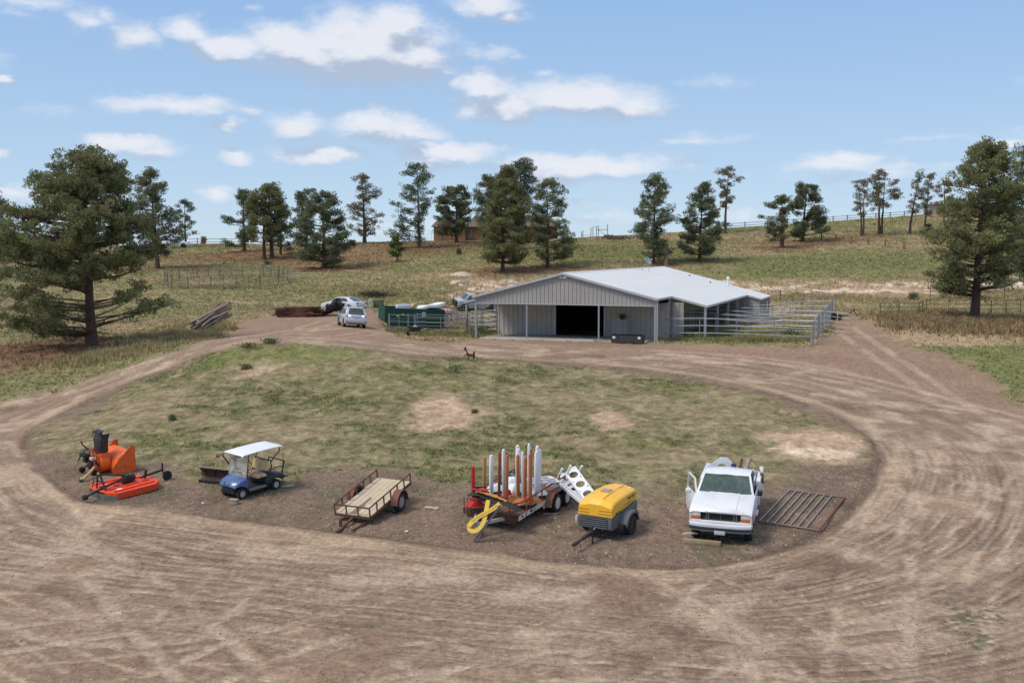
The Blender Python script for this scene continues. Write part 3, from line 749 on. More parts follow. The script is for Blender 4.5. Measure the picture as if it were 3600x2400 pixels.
def wheel(parent, c, r, w, rim_r, rim_m, side=1, name='wheel', spokes=0, axis='y', n=24):
    """wheel with tyre and rim sub-part; axis is the axle direction, side +1/-1 the outer face"""
    h = w / 2
    t = MB().lathe([(rim_r, -h * .8), (rim_r * 1.05, -h), (r * .93, -h), (r, -h * .65), (r, h * .65), (r * .93, h), (rim_r * 1.05, h), (rim_r, h * .8)], c, axis, n, close=True)
    o = t.build(name, tyre, parent, smooth=True)
    q = MB(); s_ = side
    q.lathe([(rim_r * 1.02, h * .85 * s_), (rim_r * .92, h * .92 * s_), (rim_r * .85, h * .5 * s_), (rim_r * .45, h * .42 * s_), (rim_r * .38, h * .75 * s_), (rim_r * .12, h * .8 * s_)], c, axis, n)
    ro = q.build('rim', rim_m, o, smooth=True)
    if spokes:
        q = MB()
        for k in range(spokes):
            a = 2 * PI * k / spokes; rr = rim_r * .66
            p = {'y': (rr * math.cos(a), h * .47 * s_, rr * math.sin(a)), 'x': (h * .47 * s_, rr * math.cos(a), rr * math.sin(a))}[axis]
            cc = Vector(c) + Vector(p); e = Vector({'y': (0, h * .12 * s_, 0), 'x': (h * .12 * s_, 0, 0)}[axis])
            q.tube([cc - e * .2, cc + e], rim_r * .11, 8)
        q.build('rim_hole', black_metal, o)
    return o

# ---------------------------------------------------------------- trees
bark_m = mat('pine_bark', (.085, .052, .038), .95, var=.35, scale=5, col2=(.15, .085, .055), mixlo=.45, mixhi=.65, bump=.8, bscale=14)
leaf_m = attr_mat('pine_needles', .7, .30, 1.3, transl=.32)
def needle_clumps(rs, centers, sizes, cols, per, blade):
    """tufts of needles spread through flattened clumps; returns verts, tris, colours"""
    nC_ = len(centers); N = nC_ * per
    c = np.repeat(centers, per, 0); sz = np.repeat(sizes, per)
    d = rs.normal(size=(N, 3)); d /= np.linalg.norm(d, axis=1)[:, None]
    rad = rs.uniform(.25, 1.0, N) ** .6
    p = c + d * rad[:, None] * sz[:, None] * np.array((1, 1, .72))
    # each tuft: two crossed slim triangles pointing outwards and up
    out = d * np.array((1, 1, .7)) + np.array((0, 0, .35)) + rs.normal(size=(N, 3)) * .35
    out /= np.linalg.norm(out, axis=1)[:, None]
    side = np.cross(out, rs.normal(size=(N, 3))); side /= np.linalg.norm(side, axis=1)[:, None]
    s2 = np.cross(out, side)
    L = (blade * rs.uniform(.7, 1.4, N))[:, None]; W = L * .26
    V = np.stack([p - side * W, p + side * W, p + out * L, p - s2 * W, p + s2 * W, p + out * L * .9], 1).reshape(-1, 3)
    F = np.arange(N * 6).reshape(-1, 3)
    cc = np.repeat(cols, per, 0) * rs.uniform(.80, 1.22, (N, 1))
    return V, F, np.repeat(cc, 6, 0)
GREENS = {'olive': (.270, .285, .130), 'dark': (.215, .250, .140), 'blue': (.195, .250, .160), 'warm': (.33, .25, .165), 'bright': (.165, .24, .07)}
def pine(name, label, bx, by, Y, prof, tone='olive', dens=1.0, trunk=.26, lean=0.0, clump=.55, per=26, blade=.20, gaps=.0, stems=1, seed=1, group='ponderosa pines on the pasture hill', tone2='warm', t2=.18, up=.16, bare_low=0, clear=None, mass=None):
    clump *= .74; dens *= 1.2; blade *= .74; per = int(per * 1.35)
    """prof: photograph rows (row, left px, right px) of the crown outline"""
    rs = np.random.RandomState(seed)
    b = at(bx, by, Y); gz = H(b.x, b.y); base = Vector((b.x, b.y, gz - .05))
    k = Y / FOC * 1.004
    zs = [at(bx, r, Y).z - base.z for r, _, _ in prof]; top = zs[0]
    xl = [(l - bx) * k for _, l, _ in prof]; xr = [(r_ - bx) * k for _, _, r_ in prof]
    tx = (xl[0] + xr[0]) / 2
    zz = np.array(zs[::-1]); XL = np.array(xl[::-1]); XR = np.array(xr[::-1])
    root = thing(name, label, 'tree', base, 0, group)
    tr = MB(); tips = []; limbs = []
    def stem_x(z, s): return tx * (max(z, 0) / top) ** 1.4
    wob_ = rs.uniform(-.12, .12, 8)
    for s in range(stems):
        off_ = (s - (stems - 1) / 2) * trunk * 1.5
        pts = []; rad = []; hN = 12; hh = top * (.97 if s == 0 else .85)
        for i in range(hN + 1):
            z = hh * i / hN
            pts.append((stem_x(z, s) + off_ * (1 + 1.6 * i / hN) + wob_[i % 8] * .5 * (i > 0), wob_[(i + 3) % 8] * .5, z))
            rad.append(max(.02, trunk * (1.22 if i == 0 else 1.0) * (1 - .93 * (i / hN) ** .85)))
        tr.tube(pts, rad, 10)
    tr.build('trunk', bark_m, root, smooth=True)
    lb = MB(); lo = zz[0]; cents = []; szs = []
    mass = mass or max(.45, min(1.1, top * .062)); span = top - lo; nl = int(30 * dens * max(.6, span / 9))
    for i in range(nl):
        f = (i + rs.uniform(0, 1)) / nl; z = lo + span * f
        ang = rs.uniform(0, 2 * PI); cx_, sy_ = math.cos(ang), math.sin(ang)
        L = np.interp(z, zz, XL); Rr = np.interp(z, zz, XR); sx = stem_x(z, 0)
        ext = (Rr - sx) if cx_ > 0 else (sx - L); ext = max(ext, .25)
        dep = max(.3, (Rr - L) / 2); cx_ = math.copysign(abs(cx_) ** .7, cx_)
        full = rs.uniform(.78, 1.08) if rs.rand() > .22 else rs.uniform(.3, .75)
        if stems == 0: full = 1
        ex = ext * cx_ * full; ey = dep * sy_ * full; ln = math.hypot(ex, ey)
        z0 = max(z - up * ln - rs.uniform(0, .3), lo * .8) if f < .9 else z - .35 * ln
        z0 = min(z0, top * .96)
        mid = Vector((stem_x(z0, 0) + ex * .5, ey * .5, z0 + (z - z0) * .35 + rs.uniform(-.1, .1)))
        end = Vector((sx + ex, ey, z)); st = Vector((stem_x(z0, 0), 0, z0))
        if clear and z0 < clear[0] and rs.rand() < (.45 if cx_ > 0 else .15): continue
        r0 = max(.022, trunk * .30 * (1 - f * .6) * min(1, ln / 2.5)) * (.6 if clear and z0 < clear[0] else 1)
        lb.tube([st, mid, mid.lerp(end, .55) + Vector((0, 0, -.05)), end], [r0, r0 * .7, r0 * .45, r0 * .2], 5)
        # clumps along the outer part
        cn = max(3, int(2 + (ln * .5 + mass * 1.6) / (clump * .42)))
        for j in range(cn):
            t = (.52 if ln > 1.2 else .35) + .48 * (j + rs.uniform(0, 1)) / cn
            if rs.rand() < gaps + .10: continue
            q = (st.lerp(mid, t * 2) if t < .5 else mid.lerp(end, (t - .5) * 2))
            q0 = q.copy(); q = q + Vector(rs.normal(size=3) * np.array((.46, .46, .30)) * mass) + Vector((0, 0, mass * .18))
            if clear and q.z < clear[0] and abs(q.x - clear[2]) < clear[1]: continue
            if (q - q0).length > .25: lb.tube([q0, q0.lerp(q, .5) - Vector((0, 0, .04)), q], [max(.012, r0 * .22), .012, .008], 3, cap=False)
            cents.append((q.x, q.y, q.z + clump * .12)); szs.append(clump * rs.uniform(.55, 1.05))
    lb.build('branches', bark_m, root, smooth=True)
    # a few clumps crowd the top
    for j in range(int(4 + 5 * dens)):
        w = (xr[0] - xl[0]) / 2
        cents.append((tx + rs.uniform(-1, 1) * w, rs.uniform(-.7, .7) * w, top - rs.uniform(.1, .7))); szs.append(clump * rs.uniform(.5, .8))
    # thin dead twigs low down
    if bare_low:
        tw = MB()
        for j in range(bare_low):
            z = lo * rs.uniform(.55, 1.15) + .3; a = rs.uniform(0, 2 * PI); l_ = rs.uniform(.8, 2.6)
            s0 = Vector((stem_x(z, 0), 0, z)); e0 = s0 + Vector((math.cos(a) * l_, math.sin(a) * l_, rs.uniform(-.9, .1)))
            m0 = s0.lerp(e0, .5) + Vector((0, 0, .18)); tw.tube([s0, m0, e0], [.03, .018, .006], 4)
            for q in range(3):
                e1 = m0.lerp(e0, rs.rand()) ; tw.tube([e1, e1 + Vector(rs.normal(size=3) * .3)], [.010, .004], 3)
        tw.build('dead_twigs', bark_m, root)
    cents = np.array(cents); szs = np.array(szs)
    ca, cb_ = np.array(GREENS[tone]), np.array(GREENS[tone2])
    mixv = (rs.rand(len(cents)) < t2)[:, None] * rs.uniform(.4, 1, (len(cents), 1))
    cols = (ca + (cb_ - ca) * mixv) * rs.uniform(.74, 1.24, (len(cents), 1))
    V, F, CC = needle_clumps(rs, cents, szs, cols, per, blade)
    np_mesh('crown', V, F, leaf_m, root, {'cover': CC})
    return root

TREES = [
 ('huge spreading ponderosa pine at the left roadside, nearest tree on that side', 322, 1215, 79, [(540, 280, 335), (570, 210, 400), (602, 132, 442), (650, 125, 452), (690, 70, 430), (786, 45, 540), (898, 15, 535), (959, -10, 550), (1010, -25, 480), (1061, -20, 600), (1118, 0, 540), (1175, 90, 300)], dict(tone='olive', dens=3.9, trunk=.42, clump=.55, per=34, blade=.19, seed=3, bare_low=8, gaps=.10, clear=(4.7, 1.7, .5))),
 ('dense pine cut off by the left edge of the picture, behind the huge one', -45, 1060, 112, [(690, -60, 5), (740, -90, 45), (820, -110, 52), (900, -120, 58), (980, -110, 40)], dict(tone='dark', dens=1.3, trunk=.3, clump=.65, per=26, blade=.25, seed=4)),
 ('tall pine with a bare trunk right behind the huge roadside pine', 553, 945, 156, [(605, 515, 555), (640, 462, 590), (670, 455, 620), (720, 470, 612), (780, 500, 635), (850, 540, 636), (895, 590, 640)], dict(tone='dark', dens=1.25, trunk=.36, clump=.72, per=24, blade=.26, seed=5, gaps=.15)),
 ('small slim pine beside the far white pickup on the left crest', 653, 864, 204, [(700, 642, 662), (740, 616, 692), (780, 612, 704), (820, 620, 700), (842, 632, 672)], dict(tone='blue', dens=.9, trunk=.24, clump=.7, per=20, blade=.28, seed=6, gaps=.2)),
 ('leftmost pine of the clump on the left crest, right of the open fence', 858, 885, 182, [(670, 845, 872), (695, 830, 890), (720, 802, 900), (760, 776, 900), (800, 785, 900), (862, 792, 882)], dict(tone='dark', dens=1.3, trunk=.33, clump=.75, per=22, blade=.28, seed=7, gaps=.12)),
 ('full round-topped pine in the middle of the left crest clump', 928, 915, 168, [(655, 915, 958), (680, 890, 985), (740, 868, 1000), (800, 868, 985), (845, 880, 960)], dict(tone='olive', dens=1.4, trunk=.32, clump=.72, per=24, blade=.27, seed=8, gaps=.08)),
 ('twin of the round-topped pine, its thick trunk just right of it', 956, 910, 170, [(650, 925, 972), (680, 905, 1000), (740, 915, 1018), (800, 930, 1025), (855, 945, 1020)], dict(tone='olive', dens=1.2, trunk=.36, clump=.72, per=24, blade=.27, seed=9, gaps=.1)),
 ('thin-trunked dark pine at the right end of the left crest clump', 987, 903, 174, [(720, 978, 1008), (780, 965, 1040), (850, 985, 1035), (878, 992, 1028)], dict(tone='dark', dens=.9, trunk=.22, clump=.7, per=22, blade=.27, seed=10, gaps=.15)),
 ('ragged pine top showing behind the bushy dark pine', 1078, 905, 180, [(668, 1055, 1112), (695, 1035, 1120), (750, 1022, 1112), (830, 1030, 1090), (870, 1040, 1080)], dict(tone='dark', dens=1.1, trunk=.3, clump=.75, per=22, blade=.28, seed=11, gaps=.2)),
 ('bushy dark pine with low branches over a ring of red needles', 1140, 945, 158, [(680, 1112, 1162), (710, 1082, 1196), (760, 1062, 1212), (810, 1052, 1228), (855, 1048, 1252), (900, 1048, 1235), (925, 1070, 1210)], dict(tone='dark', dens=1.8, trunk=.34, clump=.68, per=28, blade=.25, seed=12, bare_low=8)),
 ('airy brown-tinged pine standing alone left of the leaning one', 1282, 857, 190, [(616, 1252, 1298), (650, 1242, 1312), (682, 1258, 1345), (720, 1225, 1340), (760, 1238, 1355), (800, 1230, 1325), (832, 1242, 1305)], dict(tone='warm', tone2='dark', t2=.5, dens=1.0, trunk=.36, clump=.72, per=20, blade=.27, seed=13, gaps=.30)),
 ('tall leaning open pine with a long bare lower trunk', 1474, 873, 180, [(577, 1438, 1500), (620, 1422, 1512), (650, 1398, 1498), (678, 1420, 1545), (720, 1372, 1528), (750, 1395, 1498), (800, 1372, 1450), (830, 1362, 1430), (850, 1365, 1400)], dict(tone='blue', dens=1.3, trunk=.30, clump=.66, per=20, blade=.25, seed=14, gaps=.28)),
 ('round-headed pine in front of the brick house', 1606, 855, 190, [(658, 1575, 1635), (700, 1535, 1655), (745, 1528, 1662), (790, 1528, 1640), (822, 1535, 1595)], dict(tone='dark', dens=2.1, trunk=.33, clump=.75, per=26, blade=.28, seed=15, gaps=0)),
 ('slim pine top left of and behind the dense cone-shaped pine', 1725, 880, 176, [(622, 1700, 1745), (680, 1660, 1745), (740, 1665, 1740), (800, 1680, 1740), (840, 1690, 1735)], dict(tone='dark', dens=1.7, trunk=.26, clump=.7, per=22, blade=.27, seed=16, gaps=.12)),
 ('tall crooked pine behind the dense cone-shaped pine', 1800, 890, 172, [(568, 1812, 1868), (600, 1795, 1885), (640, 1790, 1882), (690, 1800, 1880), (740, 1800, 1870), (800, 1780, 1860)], dict(tone='blue', dens=1.4, trunk=.36, clump=.72, per=24, blade=.27, seed=17, gaps=.1)),
 ('dense cone-shaped pine behind the barn, left of the open one', 1767, 955, 146, [(592, 1776, 1792), (630, 1758, 1815), (680, 1735, 1838), (750, 1712, 1856), (810, 1685, 1868), (870, 1672, 1875), (903, 1690, 1858), (918, 1725, 1830)], dict(tone='olive', dens=2.5, trunk=.30, clump=.60, per=30, blade=.22, seed=18, bare_low=6)),
 ('open pine with low sweeping right branches behind the barn', 1925, 941, 149, [(634, 1892, 1955), (670, 1872, 1978), (710, 1880, 1992), (760, 1862, 1970), (810, 1880, 2005), (860, 1890, 2025), (898, 1870, 2032), (912, 1960, 2025)], dict(tone='olive', tone2='dark', t2=.4, dens=1.5, trunk=.30, clump=.62, per=24, blade=.23, seed=19, gaps=.18, bare_low=6)),
 ('small bright green young pine alone on the slope', 1395, 918, 163, [(835, 1388, 1400), (858, 1370, 1413), (883, 1363, 1421), (899, 1372, 1414)], dict(tone='bright', dens=.9, trunk=.10, clump=.42, per=26, blade=.20, seed=20)),
 ('pointed pine with layered branches right behind the barn roof', 2296, 927, 152, [(617, 2297, 2310), (650, 2262, 2332), (700, 2252, 2342), (740, 2238, 2360), (770, 2232, 2380), (820, 2226, 2345), (868, 2222, 2368), (898, 2255, 2360)], dict(tone='dark', dens=1.55, trunk=.26, clump=.55, per=24, blade=.22, seed=21, gaps=.12)),
 ('broad cone pine right of the pointed pine behind the barn', 2459, 919, 154, [(649, 2458, 2480), (690, 2428, 2502), (730, 2404, 2512), (790, 2390, 2555), (850, 2385, 2542), (892, 2398, 2505)], dict(tone='dark', dens=1.8, trunk=.28, clump=.58, per=26, blade=.22, seed=22, gaps=.05)),
 ('tall lollipop-like pine with tiered tufts and bare red trunk', 2548, 824, 195, [(588, 2535, 2582), (612, 2512, 2575), (632, 2508, 2605), (648, 2530, 2580), (668, 2530, 2560), (690, 2528, 2585), (705, 2555, 2614), (728, 2525, 2570)], dict(tone='warm', tone2='dark', t2=.5, dens=.75, trunk=.30, clump=.62, per=20, blade=.26, seed=23, gaps=.2)),
 ('low ragged pine with a dead spike top on the right slope', 2749, 872, 172, [(688, 2722, 2768), (720, 2680, 2772), (780, 2650, 2768), (810, 2662, 2740), (842, 2692, 2762)], dict(tone='dark', tone2='warm', t2=.35, dens=1.3, trunk=.34, clump=.62, per=24, blade=.25, seed=24, gaps=.15)),
 ('broad round pine on the right slope beside the dead-topped one', 2821, 849, 180, [(651, 2805, 2862), (690, 2778, 2882), (730, 2768, 2886), (780, 2772, 2916), (815, 2782, 2912), (832, 2792, 2860)], dict(tone='dark', dens=1.6, trunk=.3, clump=.70, per=26, blade=.27, seed=25, gaps=.05)),
 ('sparse two-stemmed pine on the right crest, left of the bigger pair', 3031, 831, 185, [(633, 3005, 3042), (660, 2978, 3050), (700, 2982, 3066), (745, 3008, 3076), (762, 3012, 3058)], dict(tone='warm', tone2='olive', t2=.5, dens=.9, trunk=.20, clump=.58, per=18, blade=.24, seed=26, gaps=.35, stems=2)),
 ('wide flat-topped two-stemmed pine on the right crest', 3094, 823, 188, [(601, 3075, 3115), (630, 3048, 3142), (670, 3046, 3166), (702, 3060, 3180), (730, 3082, 3130)], dict(tone='warm', tone2='dark', t2=.45, dens=1.1, trunk=.26, clump=.62, per=20, blade=.26, seed=27, gaps=.25, stems=2)),
 ('thin right-leaning pine on the right crest fence line', 3198, 823, 190, [(604, 3218, 3240), (650, 3200, 3248), (700, 3192, 3238), (730, 3175, 3230), (752, 3190, 3225)], dict(tone='warm', tone2='dark', t2=.4, dens=.75, trunk=.24, clump=.52, per=18, blade=.24, seed=28, gaps=.35)),
 ('thin straight pine beside the right-leaning one', 3251, 806, 192, [(611, 3254, 3274), (650, 3242, 3284), (700, 3236, 3274), (732, 3236, 3288), (760, 3240, 3275)], dict(tone='warm', tone2='dark', t2=.4, dens=.7, trunk=.20, clump=.52, per=18, blade=.24, seed=29, gaps=.35)),
 ('partly hidden sparse pine behind the left side of the big right pine', 3318, 800, 200, [(638, 3292, 3340), (690, 3272, 3345), (722, 3282, 3322)], dict(tone='warm', tone2='olive', t2=.5, dens=.7, trunk=.22, clump=.6, per=20, blade=.26, seed=30, gaps=.25)),
 ('very large pine on the right with dead lower limbs', 3425, 1120, 95, [(509, 3405, 3495), (550, 3368, 3528), (600, 3338, 3545), (640, 3300, 3555), (700, 3272, 3565), (760, 3300, 3558), (800, 3235, 3555), (850, 3212, 3575), (900, 3218, 3585), (950, 3285, 3565), (1000, 3285, 3555), (1020, 3270, 3500)], dict(tone='olive', tone2='warm', t2=.15, dens=2.3, trunk=.42, clump=.60, per=30, blade=.21, seed=31, bare_low=34, gaps=.20)),
 ('pine cut off by the right edge of the picture', 3620, 1050, 118, [(530, 3570, 3640), (620, 3560, 3700), (700, 3510, 3720), (800, 3520, 3720), (900, 3550, 3720), (985, 3565, 3690)], dict(tone='dark', dens=1.5, trunk=.4, clump=.65, per=26, blade=.24, seed=32, gaps=.12)),
]
for (lab, bx, by, Y, prof, kw) in TREES:
    pine('pine_tree', lab, bx, by, Y, prof, **kw)
# long dead limb of the big right pine carries a last green tuft at its tip

# ---------------------------------------------------------------- the barn
siding = mat('grey_ribbed_siding', (.375, .355, .34), .6, .1, var=.06, scale=1.2, col2=(.30, .275, .25), mixlo=.5, mixhi=.8, spec=.35)
siding_lo = mat('tan_grey_siding', (.45, .405, .36), .65, .05, var=.08, scale=1.0, col2=(.38, .335, .29), mixlo=.5, mixhi=.8, spec=.3)
roof_m = mat('white_metal_roof', (.75, .75, .74), .42, .1, var=.04, scale=.6, col2=(.70, .72, .74), mixlo=.5, mixhi=.8)
trim_m = mat('grey_trim', (.46, .46, .48), .45, .2, var=.08)
soffit_m = mat('dark_grey_steel', (.16, .15, .15), .7, .2, var=.2)  # dark grey steel of the porch ceiling
BA = R(-20)
BL = at(1673, 1188, 87.0); BZ = BL.z
barn = thing('barn', 'long low grey metal barn with white gable roof and open front porch', 'barn', (BL.x, BL.y, BZ), BA)
bm_inv = (Matrix.Translation((BL.x, BL.y, BZ)) @ Matrix.Rotation(BA, 4, 'Z')).inverted()
def bloc(px, py, ylocal):
    """local (x, z) of a photograph pixel on the barn's plane y = ylocal"""
    o = bm_inv @ Vector((0, 0, CAM_H)); d = bm_inv.to_3x3() @ pix_dir(px, py)
    t = (ylocal - o.y) / d.y; q = o + d * t
    return q.x, q.z
BW, RIDGE = 14.7, 5.3; EAVE = 3.44; SL = (RIDGE - EAVE) / (BW / 2)
def rz_(x): return RIDGE - abs(x - BW / 2) * SL
YW = 4.6
# roof slopes as stepped outline sheets with standing ribs
rf = MB(); th = .09
def slope(q, x0, x1, y0, y1):
    z0, z1 = rz_(x0), rz_(x1)
    q.hexa([(x0, y0, z0 - th), (x1, y0, z1 - th), (x1, y1, z1 - th), (x0, y1, z0 - th), (x0, y0, z0), (x1, y0, z1), (x1, y1, z1), (x0, y1, z0)])
xe = BW + .15
slope(rf, BW / 2, xe, -.2, 37.7); slope(rf, -.15, BW / 2, -.2, 37.7)
slope(rf, xe, BW + 3.0, 5.0, 27.9); slope(rf, xe, BW + 3.0, 27.9, 36.3); slope(rf, BW + 3.0, BW + 4.4, 27.9, 36.3)
slope(rf, -3.0, -.15, 5.0, 33.0)
y = 0.1
while y < 37.6:
    for sgn in (1, -1):
        e = BW + (.15 if y < 5.0 else 3.0 if y < 27.9 else 4.4 if y < 36.3 else .15)
        x1 = e if sgn > 0 else BW - e if y < 5 or y > 33 else -3.0
        rf.bar((BW / 2 + sgn * .1, y, rz_(BW / 2 + .1) + .012), (x1, y, rz_(x1) + .012), .035, .03)
    y += .91
roof_o = rf.build('roof', roof_m, barn)
rc = MB(); rc.add([(BW / 2 - .2, -.22, RIDGE - .03), (BW / 2, -.22, RIDGE + .04), (BW / 2 + .2, -.22, RIDGE - .03), (BW / 2 - .2, 37.72, RIDGE - .03), (BW / 2, 37.72, RIDGE + .04), (BW / 2 + .2, 37.72, RIDGE - .03)], [(0, 1, 4, 3), (1, 2, 5, 4), (0, 2, 1), (3, 4, 5)])
rc.build('ridge_cap', roof_m, roof_o)
# fascia trim: rakes and eaves
fa = MB()
def rake(x0, x1, y_):
    fa.bar((x0, y_, rz_(x0) - .07), (x1, y_, rz_(x1) - .07), .07, .17)
rake(-.22, BW / 2, -.24); rake(BW / 2, BW + .22, -.24); rake(BW + .2, BW + 3.05, 4.96); rake(BW + 3.0, BW + 4.45, 27.86); rake(-3.05, -.2, 4.96)
for (x, y0, y1) in ((BW + .18, -.26, 4.98), (BW + 3.04, 4.94, 27.9), (BW + 4.45, 27.84, 36.3), (-.18, -.26, 4.98), (-3.04, 4.94, 33)):
    fa.bar((x, y0, rz_(x) - .09), (x, y1, rz_(x) - .09), .12, .14)
fa.build('fascia', trim_m, roof_o)
# gable front, ribbed
gw = MB(); gz = 2.86
gw.prism([(0, gz), (BW, gz), (BW, rz_(BW) - .1), (BW / 2, RIDGE - .1), (0, rz_(0) - .1)], 0, .06, 'y')
x = .15
while x < BW:
    gw.box(x, x + .045, -.04, .002, gz + .01, rz_(x) - .12); x += .33
gw.build('gable_wall', siding, barn)
gb = MB().box(-.03, BW + .03, -.03, .10, gz - .07, gz + .0); gb.build('header_trim', trim_m, barn)
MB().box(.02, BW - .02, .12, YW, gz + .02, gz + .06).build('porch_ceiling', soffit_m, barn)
# set-back front wall with the big opening
xo0 = bloc(1952, 1170, YW)[0]; xo1 = bloc(2125, 1170, YW)[0]; xw0 = bloc(1750, 1174, YW)[0]
def ribwall(q, x0, x1, y_, z0, z1, face=-1, step=.42):
    q.box(x0, x1, y_, y_ + .06, z0, z1); x_ = x0 + .08
    while x_ < x1 - .05:
        q.box(x_, x_ + .05, y_ - .05 if face < 0 else y_ + .06, y_ + .002 if face < 0 else y_ + .084, z0, z1 - .01); x_ += step
for a_, b_ in ((xw0, xo0), (xo1, BW + .06)):
    fw = MB(); ribwall(fw, a_, b_, YW, .03, gz + .02); fw.build('front_wall', siding_lo, barn)
for x_ in (xo0, xo1): MB().box(x_ - .05, x_ + .05, YW - .05, YW + .1, .03, gz + .02).build('door_jamb', trim_m, barn)
# sliding door leaf parked beyond the opening, left
# side and rear walls
sw = MB()
def ribwall_y(q, x_, y0, y1, z0, z1, out=1):
    q.box(x_ - .03, x_ + .03, y0, y1, z0, z1); y_ = y0 + .1
    while y_ < y1 - .05:
        q.box(*((x_ + .028, x_ + .052) if out > 0 else (x_ - .052, x_ - .028)), y_, y_ + .05, z0, z1 - .01); y_ += .30
ribwall_y(sw, BW + .03, YW + .1, 37.5, 0, rz_(BW) - .12); ribwall_y(sw, xw0, YW + .1, 37.5, 0, rz_(.5) - .2, -1)
sw.box(xw0, BW + .03, 37.42, 37.5, 0, gz); sw.build('side_wall', siding_lo, barn)
MB().prism([(0, gz), (BW, gz), (BW / 2, RIDGE - .1)], 37.4, 37.46, 'y').build('rear_gable', siding, barn)
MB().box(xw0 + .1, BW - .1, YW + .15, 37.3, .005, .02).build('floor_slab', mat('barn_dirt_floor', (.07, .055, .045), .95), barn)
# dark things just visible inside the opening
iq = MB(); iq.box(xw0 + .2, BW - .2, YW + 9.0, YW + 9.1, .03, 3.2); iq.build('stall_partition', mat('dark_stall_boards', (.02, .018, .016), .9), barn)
# enclosed rear room on the right
rr = MB(); ribwall(rr, BW + .1, BW + 4.25, 28.0, 0, 2.35); rr.prism([(BW + .1, 2.35), (BW + 4.25, 2.35), (BW + 4.25, rz_(BW + 4.3) - .12), (BW + .1, rz_(BW + .1) - .12)], 28.0, 28.06, 'y')
ribwall_y(rr, BW + 4.25, 28.06, 36.1, 0, rz_(BW + 4.3) - .14); rr.build('end_room_wall', siding, barn)
wq = MB().box(BW + 4.29, BW + 4.34, 33.2, 34.2, 1.0, 1.9); wo = wq.build('window', mat('cream_window_panel', (.55, .54, .50), .5), barn)
# posts
xp = [.0, bloc(1852, 1100, 0)[0], bloc(2105, 1100, 0)[0], BW - .02]
for i, x_ in enumerate(xp):
    r_ = .085 if i in (0, 3) else .055
    po = MB().box(x_ - r_, x_ + r_, -.02, -.02 + 2 * r_, -.25, gz + (.02 if i in (1, 2) else .5)).build('post', grey_metal, barn)
for (x_, y_) in ((BW + 2.9, 5.1), (BW + 2.9, 11.0), (BW + 2.9, 16.7), (BW + 2.9, 22.4), (-2.9, 5.1), (-2.9, 12), (-2.9, 19), (-2.9, 26)):
    MB().box(x_ - .09, x_ + .09, y_ - .09, y_ + .09, -.3, rz_(x_) - .1).build('post', grey_metal, barn)
dsp = MB(); dsp.tube([(BW + .22, -.12, 3.2), (BW + .17, -.12, 3.0), (BW + .17, -.12, .12), (BW + .3, -.2, .02)], .045, 6); dsp.build('downspout', trim_m, barn)
MB().box(.35, 13.9, -.32, YW + .02, -.20, .06).build('concrete_slab', concrete, barn, bev=.02)
# small door in the side panel
sd_ = MB(); ribwall(sd_, BW + .3, BW + 1.2, 4.9, 0, 2.9); sd_.build('side_panel', siding, barn)
# things on the roof
def roof_pt(px, py):
    """point of the right roof slope under a photograph pixel"""
    o = bm_inv @ Vector((0, 0, CAM_H)); d = bm_inv.to_3x3() @ pix_dir(px, py)
    # plane z = RIDGE - (x - BW/2) * SL
    t = (RIDGE + SL * BW / 2 - o.z - SL * o.x) / (d.z + SL * d.x)
    return o + d * t
vp = roof_pt(2224, 941); v_ = MB(); v_.lathe([(.09, -.1), (.09, .55), (.17, .55), (.17, .68), (.10, .78)], vp, 'z', 12); v_.build('vent_pipe', mat('flue_grey', (.25, .22, .2), .6, .3), barn, smooth=True)
vp2 = roof_pt(2560, 1006); v_ = MB(); v_.lathe([(.12, -.1), (.12, .75), (.19, .75), (.19, .98), (.06, 1.02)], vp2, 'z', 12); v_.build('vent_pipe', white_paint, barn, smooth=True)
for px_, py_ in ((2424, 970), (2497, 994)):
    q = roof_pt(px_, py_); MB().lathe([(.10, -.03), (.10, .06), (.05, .14)], q, 'z', 10).build('roof_vent', black_metal, barn, smooth=True)
dp = roof_pt(2256, 952)
ds = MB(); ds.tube([dp, dp + Vector((.25, 0, .55)), dp + Vector((.45, 0, .75))], .03, 6); ds.tube([dp + Vector((.8, .1, -.15)), dp + Vector((.45, 0, .72))], .02, 5)
dso = ds.build('antenna_mast', grey_metal, barn)
q = MB(Matrix.Translation(dp + Vector((.55, -.05, .95))) @ Matrix.Rotation(R(52), 4, 'Y') @ Matrix.Rotation(R(20), 4, 'X'))
q.lathe([(.03, -.02), (.30, .03), (.46, .11), (.45, .13), (.28, .055), (.03, .01)], (0, 0, 0), 'z', 20); q.tube([(.4, 0, .1), (.15, 0, .55)], .015, 5); q.box(.10, .22, -.05, .05, .5, .6)
q.build('dish_reflector', grey_metal, dso, smooth=True)
# floodlight at the gable peak
fl = MB(); fl.box(BW / 2 - .25, BW / 2 - .05, -.16, -.02, RIDGE - .42, RIDGE - .30); fl.box(BW / 2 + .05, BW / 2 + .3, -.16, -.02, RIDGE - .42, RIDGE - .30); fl.build('floodlight', white_plastic, barn)

